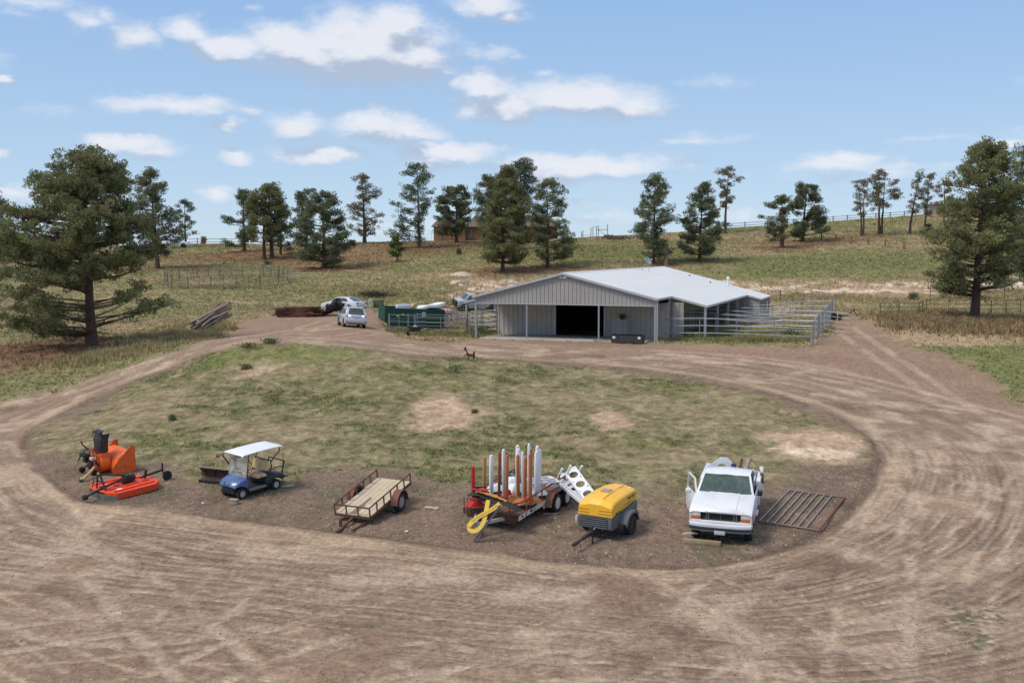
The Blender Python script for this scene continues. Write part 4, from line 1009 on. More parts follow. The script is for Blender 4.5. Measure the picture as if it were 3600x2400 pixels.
# ---------------------------------------------------------------- pipe fences and pens
def wpt(lx, ly, z=None):
    q = Matrix.Translation((BL.x, BL.y, 0)) @ Matrix.Rotation(BA, 4, 'Z') @ Vector((lx, ly, 0))
    return Vector((q.x, q.y, H(q.x, q.y) if z is None else z))
def pipe_fence(name, label, pts, rails, hgt, step=3.0, rp=.035, rr=.028, m=None, cat='fence', group=None, big=(), rust_posts=False):
    """pts: world ground points; posts along each span, rails at the given heights"""
    m = m or pipe_metal; o = thing(name, label, cat, pts[0], 0, group); b0 = Vector(pts[0])
    rq = MB(); pp = []
    for a, b in zip(pts[:-1], pts[1:]):
        a, b = Vector(a), Vector(b); n = max(1, round((b - a).length / step)); L = []
        for i in range(n + 1):
            p = a.lerp(b, i / n); p.z = H(p.x, p.y); L.append(p)
        for z_ in rails: rq.tube([p - b0 + Vector((0, 0, z_)) for p in L], rr, 6)
        pp += L if not pp else L[1:]
    rq.build('rails', m, o, smooth=True)
    for i, p in enumerate(pp):
        r_ = rp * (2.0 if i in big or (i - len(pp)) in big else 1)
        q = MB().tube([p - b0 - Vector((0, 0, .2)), p - b0 + Vector((0, 0, hgt))], r_, 8); q.build('post', m, o, smooth=True)
    return o
def gate(name, label, a, b, z0, z1, rails, m, group=None, stays=1, cat='gate'):
    o = thing(name, label, cat, a, 0, group); a0 = Vector(a); d = Vector(b) - a0
    f = MB(); f.tube([(0, 0, z0), (0, 0, z1), (d.x, d.y, d.z + z1), (d.x, d.y, d.z + z0), (0, 0, z0)], .03, 6); f.build('frame', m, o, smooth=True)
    q = MB()
    for i in range(1, rails): 
        z = z0 + (z1 - z0) * i / rails; q.tube([(0, 0, z), (d.x, d.y, d.z + z)], .022, 6)
    for i in range(1, stays + 1):
        t = i / (stays + 1); q.tube([(d.x * t, d.y * t, d.z * t + z0), (d.x * t, d.y * t, d.z * t + z1)], .022, 6)
    q.build('bars', m, o, smooth=True)
    return o
PEN = 'galvanised pipe fences of the stalls right of the barn'
c0 = G(2857, 1213); cl_ = bm_inv @ c0; XC = cl_.x; YC = cl_.y
pipe_fence('pen_fence', 'front pipe fence of the right pens, nearest the drive', [wpt(BW + .1, YC + .15), wpt(XC, YC)], (.62, 1.18, 1.74), 1.78, 2.7, group=PEN, big=(-1,), rr=.034)
for i, (dy, lab) in enumerate(((5.6, 'second pipe fence back in the right pens'), (11.3, 'third pipe fence back in the right pens'), (17.0, 'fourth pipe fence back in the right pens'), (22.6, 'fifth pipe fence back in the right pens'), (28.0, 'rearmost pipe fence of the right pens beside the end room'))):
    x0 = BW + (.1 if i < 4 else 4.6)
    pipe_fence('pen_fence', lab, [wpt(x0, 5.0 + dy), wpt(XC, YC + dy * .95)], (.45, .85, 1.28, 1.74), 1.76, 3.0, group=PEN)
# chain of gates along the outer ends of the pens
for i, lab in enumerate(('gate at the outer corner of the nearest right pen', 'second gate along the outer side of the right pens', 'third gate along the outer side of the right pens', 'fourth gate along the outer side of the right pens')):
    ya = YC + 5.35 * i + .1; a = wpt(XC + .05, ya); b = wpt(XC + .05, ya + (2.6 if i else 3.8))
    gate('pen_gate', lab, a, b, .35, 1.85, 4, grey_metal, 'gates at the outer ends of the right pens')
    pipe_fence('pen_fence', lab.replace('gate', 'short fence') + ', beside the gate', [b, wpt(XC + .05, YC + 5.35 * (i + 1))], (.45, .85, 1.28, 1.74), 1.9, 3.0, group='short fences at the outer ends of the right pens', rp=.06)
ga_ = wpt(XC + .1, YC + 10.5); gb_ = G(2991, 1182)
gate('open_gate', 'pale pipe gate swung open beyond the right pens', ga_, gb_, .25, 1.75, 4, mat('pale_pipe', (.55, .50, .42), .5, .2))
# inside stall dividers under the lean-to (dark)
dark_pipe = mat('dark_pipe', (.05, .05, .055), .6, .3)
for i in range(4):
    y_ = 6.5 + 5.6 * i
    gate('stall_gate', ('dark stall gate under the lean-to, nearest the porch', 'second dark stall gate back under the lean-to', 'third dark stall gate back under the lean-to', 'farthest dark stall gate under the lean-to')[i], wpt(BW + .2, y_), wpt(BW + 2.7, y_), .3, 1.9, 5, dark_pipe, 'dark stall gates under the right lean-to', 2)
# left pens
LP = 'pipe fences of the left pen'
la = G(1369, 1166); lb_ = wpt(-2.9, 4.9); lc = at(1637, 1150, 106); lc.z = H(lc.x, lc.y)
pipe_fence('pen_fence', 'front pipe fence of the left pen behind the wheelbarrow', [la, lb_], (.45, .95, 1.45), 1.5, 2.4, group=LP, big=(0,), rr=.032)
pipe_fence('pen_fence', 'pipe fence running back from the left pen corner past the green dumpster', [la, la.lerp(lc, .33), lc], (.45, .80, 1.12, 1.45), 1.55, 2.2, group=LP, big=(2,))
ld = la.lerp(lc, .30)
pipe_fence('pen_fence', 'inner pipe fence of the left pen, one row behind the front', [ld, wpt(-2.95, 8.5)], (.45, .80, 1.12, 1.45), 1.5, 2.4, group=LP, big=(0,))
pipe_fence('pen_fence', 'back pipe fence of the left pen in front of the flatbed truck', [la.lerp(lc, .66), wpt(-2.95, 14.0)], (.45, .80, 1.12, 1.45), 1.5, 2.4, group=LP, big=(0,))
pipe_fence('pen_fence', 'pipe fence filling the gap between left porch post and wall', [wpt(-2.9, 5.3), wpt(-.2, 5.3)], (.4, .8, 1.2, 1.6, 2.0), 2.1, 1.4, group=LP, rp=.05)
for i in range(3):
    pipe_fence('pen_fence', ('first cross fence seen under the left eave', 'second cross fence seen under the left eave', 'last cross fence seen under the left eave')[i], [wpt(-2.85, 9 + 5 * i), wpt(.2, 9 + 5 * i)], (.4, .8, 1.2, 1.6), 1.7, 1.5, group=LP)
# round corral on the left
dull = mat('dull_green_pipe', (.13, .14, .125), .6, .3)
rc_c = at(800, 982, 134.5); rr_ = 7.5
RP = 'panels of the round corral'
def ring_pt(a): 
    x_, y_ = rc_c.x + rr_ * math.cos(a), rc_c.y + rr_ * math.sin(a) ; return Vector((x_, y_, H(x_, y_)))
N = 16
cor = thing('round_corral', 'round corral of low grey-green pipe panels on the left slope', 'corral', (rc_c.x, rc_c.y, rc_c.z)); cb_o = Vector(cor.location)
for i in range(N):
    if i == 14: continue
    a, b = ring_pt(2 * PI * i / N), ring_pt(2 * PI * (i + 1) / N)
    q = MB(); a = a - cb_o; b = b - cb_o
    for z_ in (.3, .55, .8, 1.05, 1.3, 1.58): q.tube([a + Vector((0, 0, z_)), b + Vector((0, 0, z_))], .022, 5)
    for t_ in (.02, .5, .98): q.tube([a.lerp(b, t_) - Vector((0, 0, .1)), a.lerp(b, t_) + Vector((0, 0, 1.6))], .03, 5)
    q.build('panel', dull, cor)
gate('corral_gate', 'tall framed gate of the round corral, at its right', ring_pt(2 * PI * 14 / N), ring_pt(2 * PI * 15 / N), .1, 2.2, 6, dull)
pe = ring_pt(2 * PI * 15.6 / N)
pipe_fence('pipe_fence', 'pale loose panel standing right of the round corral gate', [pe, pe + Vector((1.7, .6, 0))], (.3, .55, .8, 1.05, 1.3, 1.58), 1.6, 3.1, rp=.03, rr=.03, m=mat('pale_pipe2', (.52, .48, .40), .6, .1))
# rusty panels leaning behind the dumpster
RB = mat('rust_brown_pipe', (.15, .085, .05), .8, .1, var=.3)
a = G(1462, 1072, 95); b = G(1503, 1070, 95)
gate('rusty_gate', 'rusty square panel standing behind the dumpster', a, b, .1, 1.35, 2, RB)
a = G(1560, 1062, 95); b = G(1606, 1066, 95)
gate('rusty_gate', 'green-brown barred panel leaning on the bank behind the dumpster', a, b, .1, 1.3, 2, mat('green_brown_pipe', (.13, .12, .06), .8), stays=3)
a = G(1545, 1085, 92); b = G(1571, 1090, 92)
gate('rusty_gate', 'small rusty barred panel close behind the dumpster end', a, b, .1, 1.1, 5, RB)
# right field fence and big right tree guard
ofp = [G(3094, 1112), G(3160, 1110), G(3230, 1112), G(3300, 1108), G(3380, 1110), G(3460, 1108), G(3535, 1112), G(3640, 1108)]
for p in ofp[3:]: p.y += 3; p.z = H(p.x, p.y)
dk_pipe = mat('brown_field_pipe', (.09, .07, .055), .8, .2)
pipe_fence('field_fence', 'thin brown pipe fence running behind the big right pine', ofp, (.42, .85, 1.25), 1.28, 2.5, rr=.026, m=dk_pipe)
o2 = [G(3270, 1065), G(3340, 1063), G(3420, 1063), G(3530, 1063)]
pipe_fence('field_fence', 'dark pipe fence farther back behind the big right pine trunk', o2, (.5, 1.2), 1.5, 2.5, rr=.028, m=dk_pipe)
for i, (px_, py_) in enumerate(((2742, 1060), (2788, 1075), (2825, 1068))):
    p = G(px_, py_); o = thing('fence_post', ('thick weathered post in the field right of the barn', 'thin stake behind the right pens, left one', 'thin stake behind the right pens, right one')[i], 'post', p)
    MB().tube([(0, 0, -.2), (.02, 0, 1.3 + .0 * i)], .07 if i == 0 else .03, 8).build('shaft', wood_brown, o, smooth=True)

# crest fences of posts and rails
def crest(px, Y0=150, Y1=250):
    d = pix_dir(px, 900); Ys = np.arange(Y0, Y1, 1.0); xs = d.x / d.y * Ys
    el_ = (height(xs, Ys) - CAM_H) / Ys; i = int(el_.argmax()); return Vector((xs[i], Ys[i], H(xs[i], Ys[i])))
def rail_fence(label, pts, rails, hgt, step=3.0, group=None, r_=.09):
    o = thing('rail_fence', label, 'fence', pts[0], 0, group); b0 = Vector(pts[0]); tot = []
    for a, b in zip(pts[:-1], pts[1:]):
        n = max(1, round((b - a).length / step))
        for i in range(n): p = a.lerp(b, i / n); p.z = H(p.x, p.y); tot.append(p)
    tot.append(pts[-1])
    rq = MB()
    for z_ in rails:
        for a, b in zip(tot[:-1], tot[1:]): rq.bar(a - b0 + Vector((0, 0, z_)), b - b0 + Vector((0, 0, z_)), .05, .10)
    rq.build('rails', wood_grey, o)
    for p in tot: MB().box(p.x - b0.x - r_, p.x - b0.x + r_, p.y - b0.y - r_, p.y - b0.y + r_, p.z - b0.z - .2, p.z - b0.z + hgt).build('post', wood_grey, o)
rail_fence('two-rail wooden fence along the left crest near the white pickup', [crest(x) + Vector((0, 1.0, 0)) for x in (520, 600, 690, 790, 880, 960)], (.55, 1.1), 1.25, 6.5)
rail_fence('two-rail wooden fence climbing the right crest', [crest(x) + Vector((0, .8, 0)) for x in (2530, 2620, 2700, 2790, 2880, 2980, 3080, 3180, 3260)], (.5, .98), 1.15, 3.6)
prev = None
for i, (px_, py_) in enumerate(((2888, 842), (2939, 850), (2992, 855), (3052, 862), (3112, 868), (3177, 875))):
    p = G(px_, py_); o = thing('fence_post', ('%s dark wire-fence post in the row below the right crest pines' % ('first', 'second', 'third', 'fourth', 'fifth', 'sixth')[i]), 'post', p, 0, 'wire-fence posts on the right slope')
    MB().tube([(0, 0, -.2), (0, 0, 1.15)], .12, 8).build('shaft', wood_brown, o, smooth=True)
    if i in (1, 2):
        d = prev - p; q = MB().bar((0, 0, 1.1), (d.x, d.y, d.z + 1.1), .07, .07); q.build('top_rail', wood_brown, o)
    prev = p
# unfinished timber frame on the crest
cr = crest(2110); tf = thing('timber_structure', 'bare timber post frame standing on the crest right of the house', 'frame', cr)
kx = cr.y / FOC
def tpx(px): return (px - 2110) * kx
for (px_, h_) in ((2044, 1.3), (2049, 1.5), (2077, 2.0), (2084, 2.1), (2096, 2.2), (2103, 2.3), (2135, 2.4)):
    x_ = tpx(px_); zb = H(cr.x + x_, cr.y) - cr.z; MB().tube([(x_, 0, zb - .2), (x_, 0, zb + h_)], .08, 6).build('post', wood_grey, tf)
q = MB(); zb = 0
q.bar((tpx(2044), 0, .4), (tpx(2077), 0, .4), .08); q.bar((tpx(2096), 0, 1.5), (tpx(2135), 0, 1.45), .1); q.bar((tpx(2103), 0, 1.45), (tpx(2130), 0, .3), .08); q.bar((tpx(2084), 0, 2.05), (tpx(2096), 0, 2.05), .06)
q.build('beam', wood_grey, tf)

# ---------------------------------------------------------------- standing things on the slope
def stand(name, label, cat, p, fwd, group=None, lift=0.0, pitch=0.0, span=.8):
    """an Empty at ground point p whose +x looks along fwd and whose +z follows the slope"""
    f = Vector((fwd[0], fwd[1], 0)).normalized(); l = Vector((-f.y, f.x, 0)); p = Vector(p)
    def hh(v): return H(p.x + v.x, p.y + v.y)
    fx = Vector((2 * f.x * span, 2 * f.y * span, hh(f * span) - hh(-f * span))).normalized()
    ly = Vector((2 * l.x * span, 2 * l.y * span, hh(l * span) - hh(-l * span))).normalized()
    z = fx.cross(ly).normalized(); ly = z.cross(fx)
    M = Matrix((fx, ly, z)).transposed().to_4x4()
    if pitch: M = M @ Matrix.Rotation(R(pitch), 4, 'Y')
    o = thing(name, label, cat, (0, 0, 0), 0, group)
    o.matrix_world = Matrix.Translation(Vector((p.x, p.y, H(p.x, p.y) + lift))) @ M
    return o
def dirv(a, b):
    d = Vector(a) - Vector(b); return Vector((d.x, d.y, 0)).normalized()
def mid(*ps): return sum((Vector(p) for p in ps), Vector()) / len(ps)

# ------------------------------------------------ golf cart
fl_, rl_, fr_ = G(860, 1759), G(960, 1717), G(795, 1755)
f_ = dirv(fl_, rl_); f_ = Vector((-.62, -.785, 0))
cc = mid(fl_, rl_) + Vector((f_.y, -f_.x, 0)) * .44
cart = stand('golf_cart', 'blue golf cart with white roof and tan seats, parked on the gravel', 'golf cart', cc, f_)
blue = mat('blue_cowl_paint', (.065, .125, .29), .35, var=.15, scale=4, col2=(.16, .22, .34), mixlo=.5, mixhi=.8, coat=.3)
cart_dark = mat('cart_dark_body', (.028, .032, .045), .45, var=.2, col2=(.09, .08, .075), mixlo=.55, mixhi=.8)
for (x_, y_, nm) in ((.83, .44, 1), (.83, -.44, -1), (-.83, .44, 1), (-.83, -.44, -1)):
    wheel(cart, (x_, y_, .225), .225, .2, .125, mat('pale_rim', (.45, .45, .45), .5, .2), nm)
ch = MB(); ch.box(-1.15, .75, -.42, .42, .20, .30); ch.box(-.45, .55, -.56, .56, .24, .31); ch.tube([(.83, -.40, .225), (.83, .40, .225)], .03, 6); ch.tube([(-.83, -.40, .225), (-.83, .40, .225)], .04, 6)
ch.box(.62, 1.12, -.36, .36, .22, .38); ch.build('chassis', black_metal, cart, bev=.01)
rb_ = MB()
rb_.loft([[(-1.2, y_ * .98, .42), (-1.22, y_, .52), (-1.15, y_, .66), (-.45, y_, .66), (-.30, y_, .55), (-.30, y_, .34), (-.55, y_, .34), (-.60, y_, .46), (-.72, y_, .52), (-.94, y_, .52), (-1.06, y_, .46), (-1.1, y_, .40)] for y_ in (-.57, -.3, .3, .57)])
rb_.build('rear_body', cart_dark, cart, bev=.02)
fs_ = MB(); fs_.box(-.32, .55, -.50, .50, .31, .335); fs_.build('floor_mat', dark_plastic, cart)
for s_ in (1, -1): MB().box(-.30, .52, s_ * .53 - .04, s_ * .53 + .04, .27, .36).build('rocker_panel', mat('scuffed_sill', (.22, .20, .2), .6, .2), cart, bev=.01)
hood = MB(); ys = (-.56, -.45, 0, .45, .56)
rows = []
for (x_, z_, wsc) in ((1.16, .50, .80), (1.19, .54, .86), (1.12, .64, .92), (.95, .74, .97), (.72, .81, 1.0), (.60, .83, 1.0)):
    rows.append([(x_ - (.06 if abs(y_) > .5 else 0), y_ * wsc, z_ - (.05 if abs(y_) > .5 else 0)) for y_ in ys])
hood.sheet(rows, .03)
for s_ in (1, -1):
    hood.sheet([[(.60, s_ * .555, .78), (.60, s_ * .555, .40)], [(.72, s_ * .555, .76), (.70, s_ * .555, .48)], [(.95, s_ * .54, .70), (.93, s_ * .54, .56)], [(1.10, s_ * .51, .60), (1.08, s_ * .51, .52)]], .02)
hood.build('front_cowl', blue, cart, smooth=True)
MB().tube([(1.13, -.16, .66), (1.20, -.15, .58), (1.205, .15, .58), (1.13, .16, .66)], .015, 6).build('badge_trim', dark_plastic, cart, smooth=True)
MB().box(.50, .66, -.56, .56, .70, .84).build('dashboard', dark_plastic, cart, bev=.02)
MB().box(.56, .60, -.50, .50, .34, .72).build('firewall', dark_plastic, cart)
MB().box(1.02, 1.14, -.34, .34, .34, .44).build('bumper', black_metal, cart, bev=.02)
ws = MB().sheet([[(.66, -.55, .80), (.66, .55, .80)], [(.58, -.55, 1.30), (.58, .55, 1.30)], [(.50, -.55, 1.74), (.50, .55, 1.74)]], .006)
gm = bpy.data.materials.new('dusty_clear_screen'); gm.use_nodes = True
nb_ = NB(gm.node_tree); pb = gm.node_tree.nodes['Principled BSDF']; pb.inputs['Base Color'].default_value = (.55, .56, .56, 1); pb.inputs['Roughness'].default_value = .2
tcn = nb_.n('ShaderNodeTexCoord'); nn_ = nb_.noise(tcn.outputs['Object'], 3, 3, .6); nb_.l(nb_.ss(nn_.outputs['Fac'], .35, .65, .16, .42), pb.inputs['Alpha'])
ws.build('windshield', gm, cart)
def seat_pad(q, x0, x1, w, z0, z1, n=1):
    for k in range(n):
        a = -w + 2 * w * k / n; b = -w + 2 * w * (k + 1) / n; q.box(x0, x1, a + .01, b - .01, z0, z1, (.03, .03))
sp = MB(); sp.box(-.42, .08, -.48, .48, .66, .78, (.03, .03)); sp.build('seat', tan_vinyl, cart, bev=.03)
for s_ in (1, -1):
    q = MB(); q.hexa([(-.50, s_ * .25 - .23, .86), (-.40, s_ * .25 - .23, .86), (-.40, s_ * .25 + .23, .86), (-.50, s_ * .25 + .23, .86), (-.60, s_ * .25 - .21, 1.22), (-.51, s_ * .25 - .21, 1.22), (-.51, s_ * .25 + .21, 1.22), (-.60, s_ * .25 + .21, 1.22)])
    q.build('backrest', tan_vinyl, cart, bev=.05, seg=3)
MB().tube([(-.50, -.54, .70), (-.60, -.54, 1.05), (-.62, -.45, 1.27), (-.62, 0, 1.22), (-.62, .45, 1.27), (-.60, .54, 1.05), (-.50, .54, .70)], .028, 6).build('seat_frame', black_metal, cart, smooth=True)
sp = MB(); sp.box(-1.10, -.66, -.46, .46, .78, .88, (.03, .03)); sp.build('rear_seat', tan_vinyl, cart, bev=.03)
q = MB(); q.tube([(-1.16, -.46, .66), (-1.24, -.48, .90), (-1.30, -.48, 1.10)], .025, 6); q.tube([(-1.16, .46, .66), (-1.24, .48, .90), (-1.30, .48, 1.10)], .025, 6); q.tube([(-1.30, -.48, 1.10), (-1.30, .48, 1.10)], .025, 6); q.tube([(-1.24, -.48, .9), (-.85, -.50, .95), (-.66, -.50, .88)], .02, 6); q.tube([(-1.24, .48, .9), (-.85, .50, .95), (-.66, .50, .88)], .02, 6)
q.build('rear_rail', black_metal, cart, smooth=True)
MB().box(-1.52, -1.12, -.42, .42, .40, .44).build('footboard', dark_plastic, cart)
for s_ in (1, -1):
    MB().tube([(.62, s_ * .55, .78), (.50, s_ * .55, 1.75)], .02, 6).build('roof_strut', black_metal, cart, smooth=True)
    MB().tube([(-.62, s_ * .50, 1.20), (-.72, s_ * .52, 1.36), (-1.02, s_ * .52, 1.55), (-1.05, s_ * .52, 1.75)], .022, 6).build('roof_strut', black_metal, cart, smooth=True)
    MB().tube([(.60, s_ * .54, .80), (.30, s_ * .56, .95), (-.05, s_ * .55, .90), (-.1, s_ * .55, .68)], .014, 5).build('hip_rail', black_metal, cart, smooth=True)
rf_ = MB(); rf_.sheet([[(x_, y_, z_ - (.035 if abs(y_) > .5 else 0)) for y_ in (-.58, -.48, 0, .48, .58)] for (x_, z_) in ((.82, 1.72), (.74, 1.77), (.1, 1.795), (-.7, 1.80), (-1.12, 1.78), (-1.20, 1.73))], .035)
rf_.build('roof', white_plastic, cart, smooth=True)
q = MB(); q.tube([(.62, .25, .72), (.36, .25, .98)], .02, 6)
q.lathe([(.17, -.012), (.185, 0), (.17, .012), (.155, 0)], (.35, .25, .99), 'z', 18, close=True); q.box(.27, .43, .23, .27, .98, 1.0); q.build('steering_wheel', black_metal, cart, smooth=True)

cart.scale = (.94, .94, .94)
for i, (dx, dz) in enumerate(((0, 0), (.02, .10))):
    p = G(822, 1771); o = stand('stone_block', ('lower tan stone block of the pair in front of the golf cart wheel', 'upper tan stone block, chocked against the golf cart wheel')[i], 'block', p, (1, -.35), lift=dz)
    MB().box(-.18 + dx, .18, -.09, .09, 0, .095).build('block', mat('tan_stone', (.38, .31, .21), .9, var=.2, col2=(.28, .23, .16), bump=.5), o, bev=.02)
st_ = stand('thin_stake', 'thin dark stake standing in the grass right of the golf cart', 'stake', G(994, 1702), (1, 0)); MB().tube([(0, 0, -.1), (.03, 0, .7), (.05, .02, 1.25)], .012, 5).build('rod', rust, st_)
p = G(1012, 1709); o = stand('pale_board', 'pale board lying behind the golf cart rear wheel', 'board', p, (1, .3)); MB().box(-.22, .22, -.06, .06, 0, .04).build('plank', wood_pale, o)

# ------------------------------------------------ snow plough blade
pa, pb_ = G(697, 1694), G(858, 1712)
f_ = dirv(pb_, pa); plow = stand('snow_plow', 'rusty curved snow plough blade with light bar, behind the golf cart', 'snow plow', pa, f_)
L_ = (pb_ - pa).length
q = MB(); prof = [(-.02, .0), (.10, .06), (.17, .20), (.16, .38), (.06, .54), (-.04, .60)]
q.sheet([[(x_, y_ + .08, z_) for (y_, z_) in prof] for x_ in (0, L_ * .5, L_)], .012); q.build('blade', mat('rusty_blade', (.085, .050, .038), .75, .2, var=.3, scale=2, col2=(.13, .065, .045), mixlo=.45, mixhi=.65, bump=.2), plow)
q = MB(); q.bar((-.02, .05, .605), (L_ + .02, .05, .605), .09, .03); q.build('top_edge', mat('worn_blade_edge', (.26, .22, .15), .7), plow)
q = MB(); q.bar((0, .03, .04), (L_, .03, .04), .02, .12); q.build('cutting_edge', black_metal, plow)
for k in range(5): MB().bar((L_ * (.1 + .2 * k), .30, .06), (L_ * (.1 + .2 * k), .16, .56), .02, .06).build('rib', rust, plow)
q = MB(); q.bar((L_ * .25, .3, .12), (L_ * .5, 1.5, .15), .08); q.bar((L_ * .75, .3, .12), (L_ * .5, 1.5, .15), .08); q.bar((L_ * .35, .35, .3), (L_ * .65, .35, .3), .08); q.bar((L_ * .5, 1.1, .15), (L_ * .45, 1.1, .85), .09); q.bar((L_ * .42, .9, .80), (L_ * .66, 1.2, .86), .07); q.tube([(L_ * .45, 1.1, .8), (L_ * .8, .9, .9), (L_ * .95, .8, .6)], .02, 6)
q.build('push_frame', rust, plow)
q = MB(); q.tube([(L_ * .47, .8, .5), (L_ * .36, .6, .98)], .03, 6); q.build('light_arm', black_metal, plow)
q = MB(); q.box(L_ * .24, L_ * .38, .5, .68, .98, 1.10); q.build('plow_light', mat('dusty_lamp_box', (.32, .27, .18), .7), plow, bev=.02)
q = MB(); q.box(L_ * .25, L_ * .32, .48, .51, .90, .99); q.build('lamp_lens', mat('red_brown_lens', (.22, .05, .04), .4), plow)
q = MB(); q.tube([(.05, .08, .6), (.08, .08, 1.05)], .009, 5); q.build('blade_marker', white_plastic, plow)

# ------------------------------------------------ snow blower
cr_ = G(408, 1669); f_ = Vector((.70, .71, 0)).normalized()
sb = stand('snow_blower', 'orange tractor snow blower with tall black chute', 'snow blower', cr_, f_)
# local: x forward (opening), y left; corner at origin, box spans y 0..1.55
BWd = 1.45
plate = [(-.12, .04), (.05, 0), (.74, 0), (.84, .06), (.84, 1.04), (.66, 1.06), (.20, .58), (-.12, .30)]
for y_ in (0, BWd): MB().prism(plate, y_, y_ + .014, 'y').build('end_plate', orange, sb)
q = MB()
q.sheet([[(x_, y_, z_) for y_ in (0, BWd * .5, BWd)] for (x_, z_) in ((.02, .05), (.0, .28), (.06, .50), (.22, .70), (.45, .82), (.66, .86))], .014)
q.build('housing', orange, sb, smooth=True)
MB().bar((.0, 0, .06), (.72, 0, .02), .04, .04).build('skid_shoe', orange, sb)
q = MB(); q.bar((-.10, -.012, .32), (.66, -.012, 1.05), .03, .03); q.build('edge_stiffener', orange, sb)
q = MB()
for k in range(36):
    a = k * .6; q.tube([(.42, BWd * k / 36 + .01, .30), (.42 + .24 * math.cos(a), BWd * k / 36 + .01, .30 + .24 * math.sin(a))], .03, 5)
q.tube([(.42, 0, .30), (.42, BWd, .30)], .05, 8); q.build('auger', orange, sb)
q = MB(); q.lathe([(.36, -.36), (.38, -.34), (.38, 0), (.36, .02)], (-.02, .75, .42), 'x', 24); q.box(-.36, 0, .45, 1.05, .45, .84); q.build('fan_housing', orange, sb, bev=.01)
q = MB(); q.lathe([(.24, 0), (.24, .06), (.22, .08), (.20, .07), (.20, 0)], (-.18, .75, .84), 'z', 20, close=True); q.build('chute_ring', black_metal, sb, smooth=True)
q = MB(); chp = []
for (z_, x_, w_) in ((.88, -.18, .25), (1.15, -.19, .27), (1.4, -.17, .29), (1.60, -.10, .31)):
    chp.append([(x_ + .16, .75 - w_, z_), (x_ - .15, .75 - w_, z_), (x_ - .22, .75 - w_ * .5, z_), (x_ - .22, .75 + w_ * .5, z_), (x_ - .15, .75 + w_, z_), (x_ + .16, .75 + w_, z_)])
q.sheet(chp, .012); q.build('chute', mat('worn_black_chute', (.022, .020, .022), .6, var=.3, col2=(.05, .04, .04)), sb)
q = MB(); q.sheet([[(-.34, .46, 1.58), (-.34, 1.04, 1.58)], [(-.32, .46, 1.68), (-.32, 1.04, 1.68)], [(-.15, .46, 1.72), (-.15, 1.04, 1.72)]], .012); q.tube([(-.33, 1.03, 1.15), (-.36, 1.05, 1.5), (-.35, 1.03, 1.8)], .012, 5); q.build('chute_deflector', black_metal, sb)
q = MB(); q.bar((0, .45, .30), (-.62, .45, .30), .07); q.bar((0, 1.05, .30), (-.62, 1.05, .30), .07); q.bar((-.62, .35, .30), (-.62, 1.15, .30), .07); q.bar((-.05, .55, .80), (-.60, .62, .98), .05); q.bar((-.05, .95, .80), (-.60, .88, .98), .05); q.bar((-.62, .45, .30), (-.60, .62, .98), .05); q.bar((-.62, 1.05, .30), (-.60, .88, .98), .05); q.bar((-.60, .58, .98), (-.60, .92, .98), .06)
q.build('hitch_frame', mat('dirty_red_frame', (.42, .05, .03), .6, var=.2), sb)
q = MB(); q.lathe([(.05, -.16), (.16, -.14), (.16, .14), (.05, .16)], (-.60, .75, .40), 'x', 14); q.box(-.75, -.45, 1.0, 1.22, .45, .68); q.box(-.85, -.62, .85, 1.30, .70, .82); q.tube([(-.5, 1.15, .9), (-.72, 1.25, 1.15), (-.78, 1.2, 1.30)], .03, 6); q.tube([(-.3, 1.0, .9), (-.62, 1.1, 1.0), (-.85, 1.2, .75), (-.95, 1.22, .5)], .025, 6); q.tube([(-.35, .95, .95), (-.75, 1.0, .95), (-1.0, 1.05, .62)], .018, 6)
q.lathe([(.02, -.06), (.12, -.06), (.12, .06), (.02, .06)], (-.80, 1.25, .14), 'y', 14); q.lathe([(.02, -.06), (.12, -.06), (.12, .06), (.02, .06)], (-.62, .62, .12), 'y', 14); q.tube([(-.8, 1.22, .14), (-.65, 1.12, .32)], .03, 6)
q.build('gearbox', black_metal, sb)
q = MB(); q.box(-.72, -.52, .52, .70, .62, .74); q.build('gear_cap', mat('cream_cap', (.62, .57, .42), .5), sb, bev=.02)
q = MB(); q.tube([(-.55, .55, .38), (-.85, .35, .24), (-1.32, .02, .10)], [.06, .055, .055], 10); q.lathe([(.05, -.1), (.085, -.08), (.085, .04), (.05, .06)], (-1.30, .03, .11), 'x', 10); q.build('drive_shaft', mat('tan_shaft_guard', (.50, .37, .13), .6, var=.1), sb, smooth=True)
q = MB(); q.lathe([(.045, -.06), (.045, .06)], (-1.42, -.03, .07), 'x', 8); q.build('shaft_yoke', black_metal, sb)

# ------------------------------------------------ rotary cutter
cp_ = G(448, 1722); f_ = Vector((-.62, -.78, 0)).normalized()
rcu = stand('rotary_cutter', 'low bright red-orange rotary mower deck with black gearbox and tail wheel', 'mower deck', cp_, f_)
out = [(1.22, -.50), (1.22, .50), (.95, .92), (-.60, .92), (-.92, .66), (-1.03, .25), (-1.03, -.25), (-.92, -.66), (-.60, -.92), (.95, -.92)]
q = MB(); q.prism(out, .26, .275, 'z'); q.build('deck', red_orange, rcu)
q = MB(); n_ = len(out)
for i in range(n_):
    a, b = out[i], out[(i + 1) % n_]
    if i == 0: continue
    q.bar((a[0], a[1], .16), (b[0], b[1], .16), .015, .23)
q.build('side_skirt', red_orange, rcu)
q = MB(); q.bar((1.23, -.50, .08), (1.23, .50, .08), .012, .26); q.bar((1.23, .5, .08), (.96, .92, .08), .012, .2); q.build('chain_guard', mat('grey_green_guard', (.12, .14, .12), .7), rcu)
q = MB()
for y_ in (-.70, -.30, .30, .70): q.bar((.95, y_, .30), (-.75, y_ * .92, .30), .07, .055)
q.bar((.35, -.6, .297), (.35, .6, .297), .05, .04); q.bar((-.35, -.6, .297), (-.35, .6, .297), .10, .035)
q.build('deck_ribs', red_orange, rcu, bev=.015)
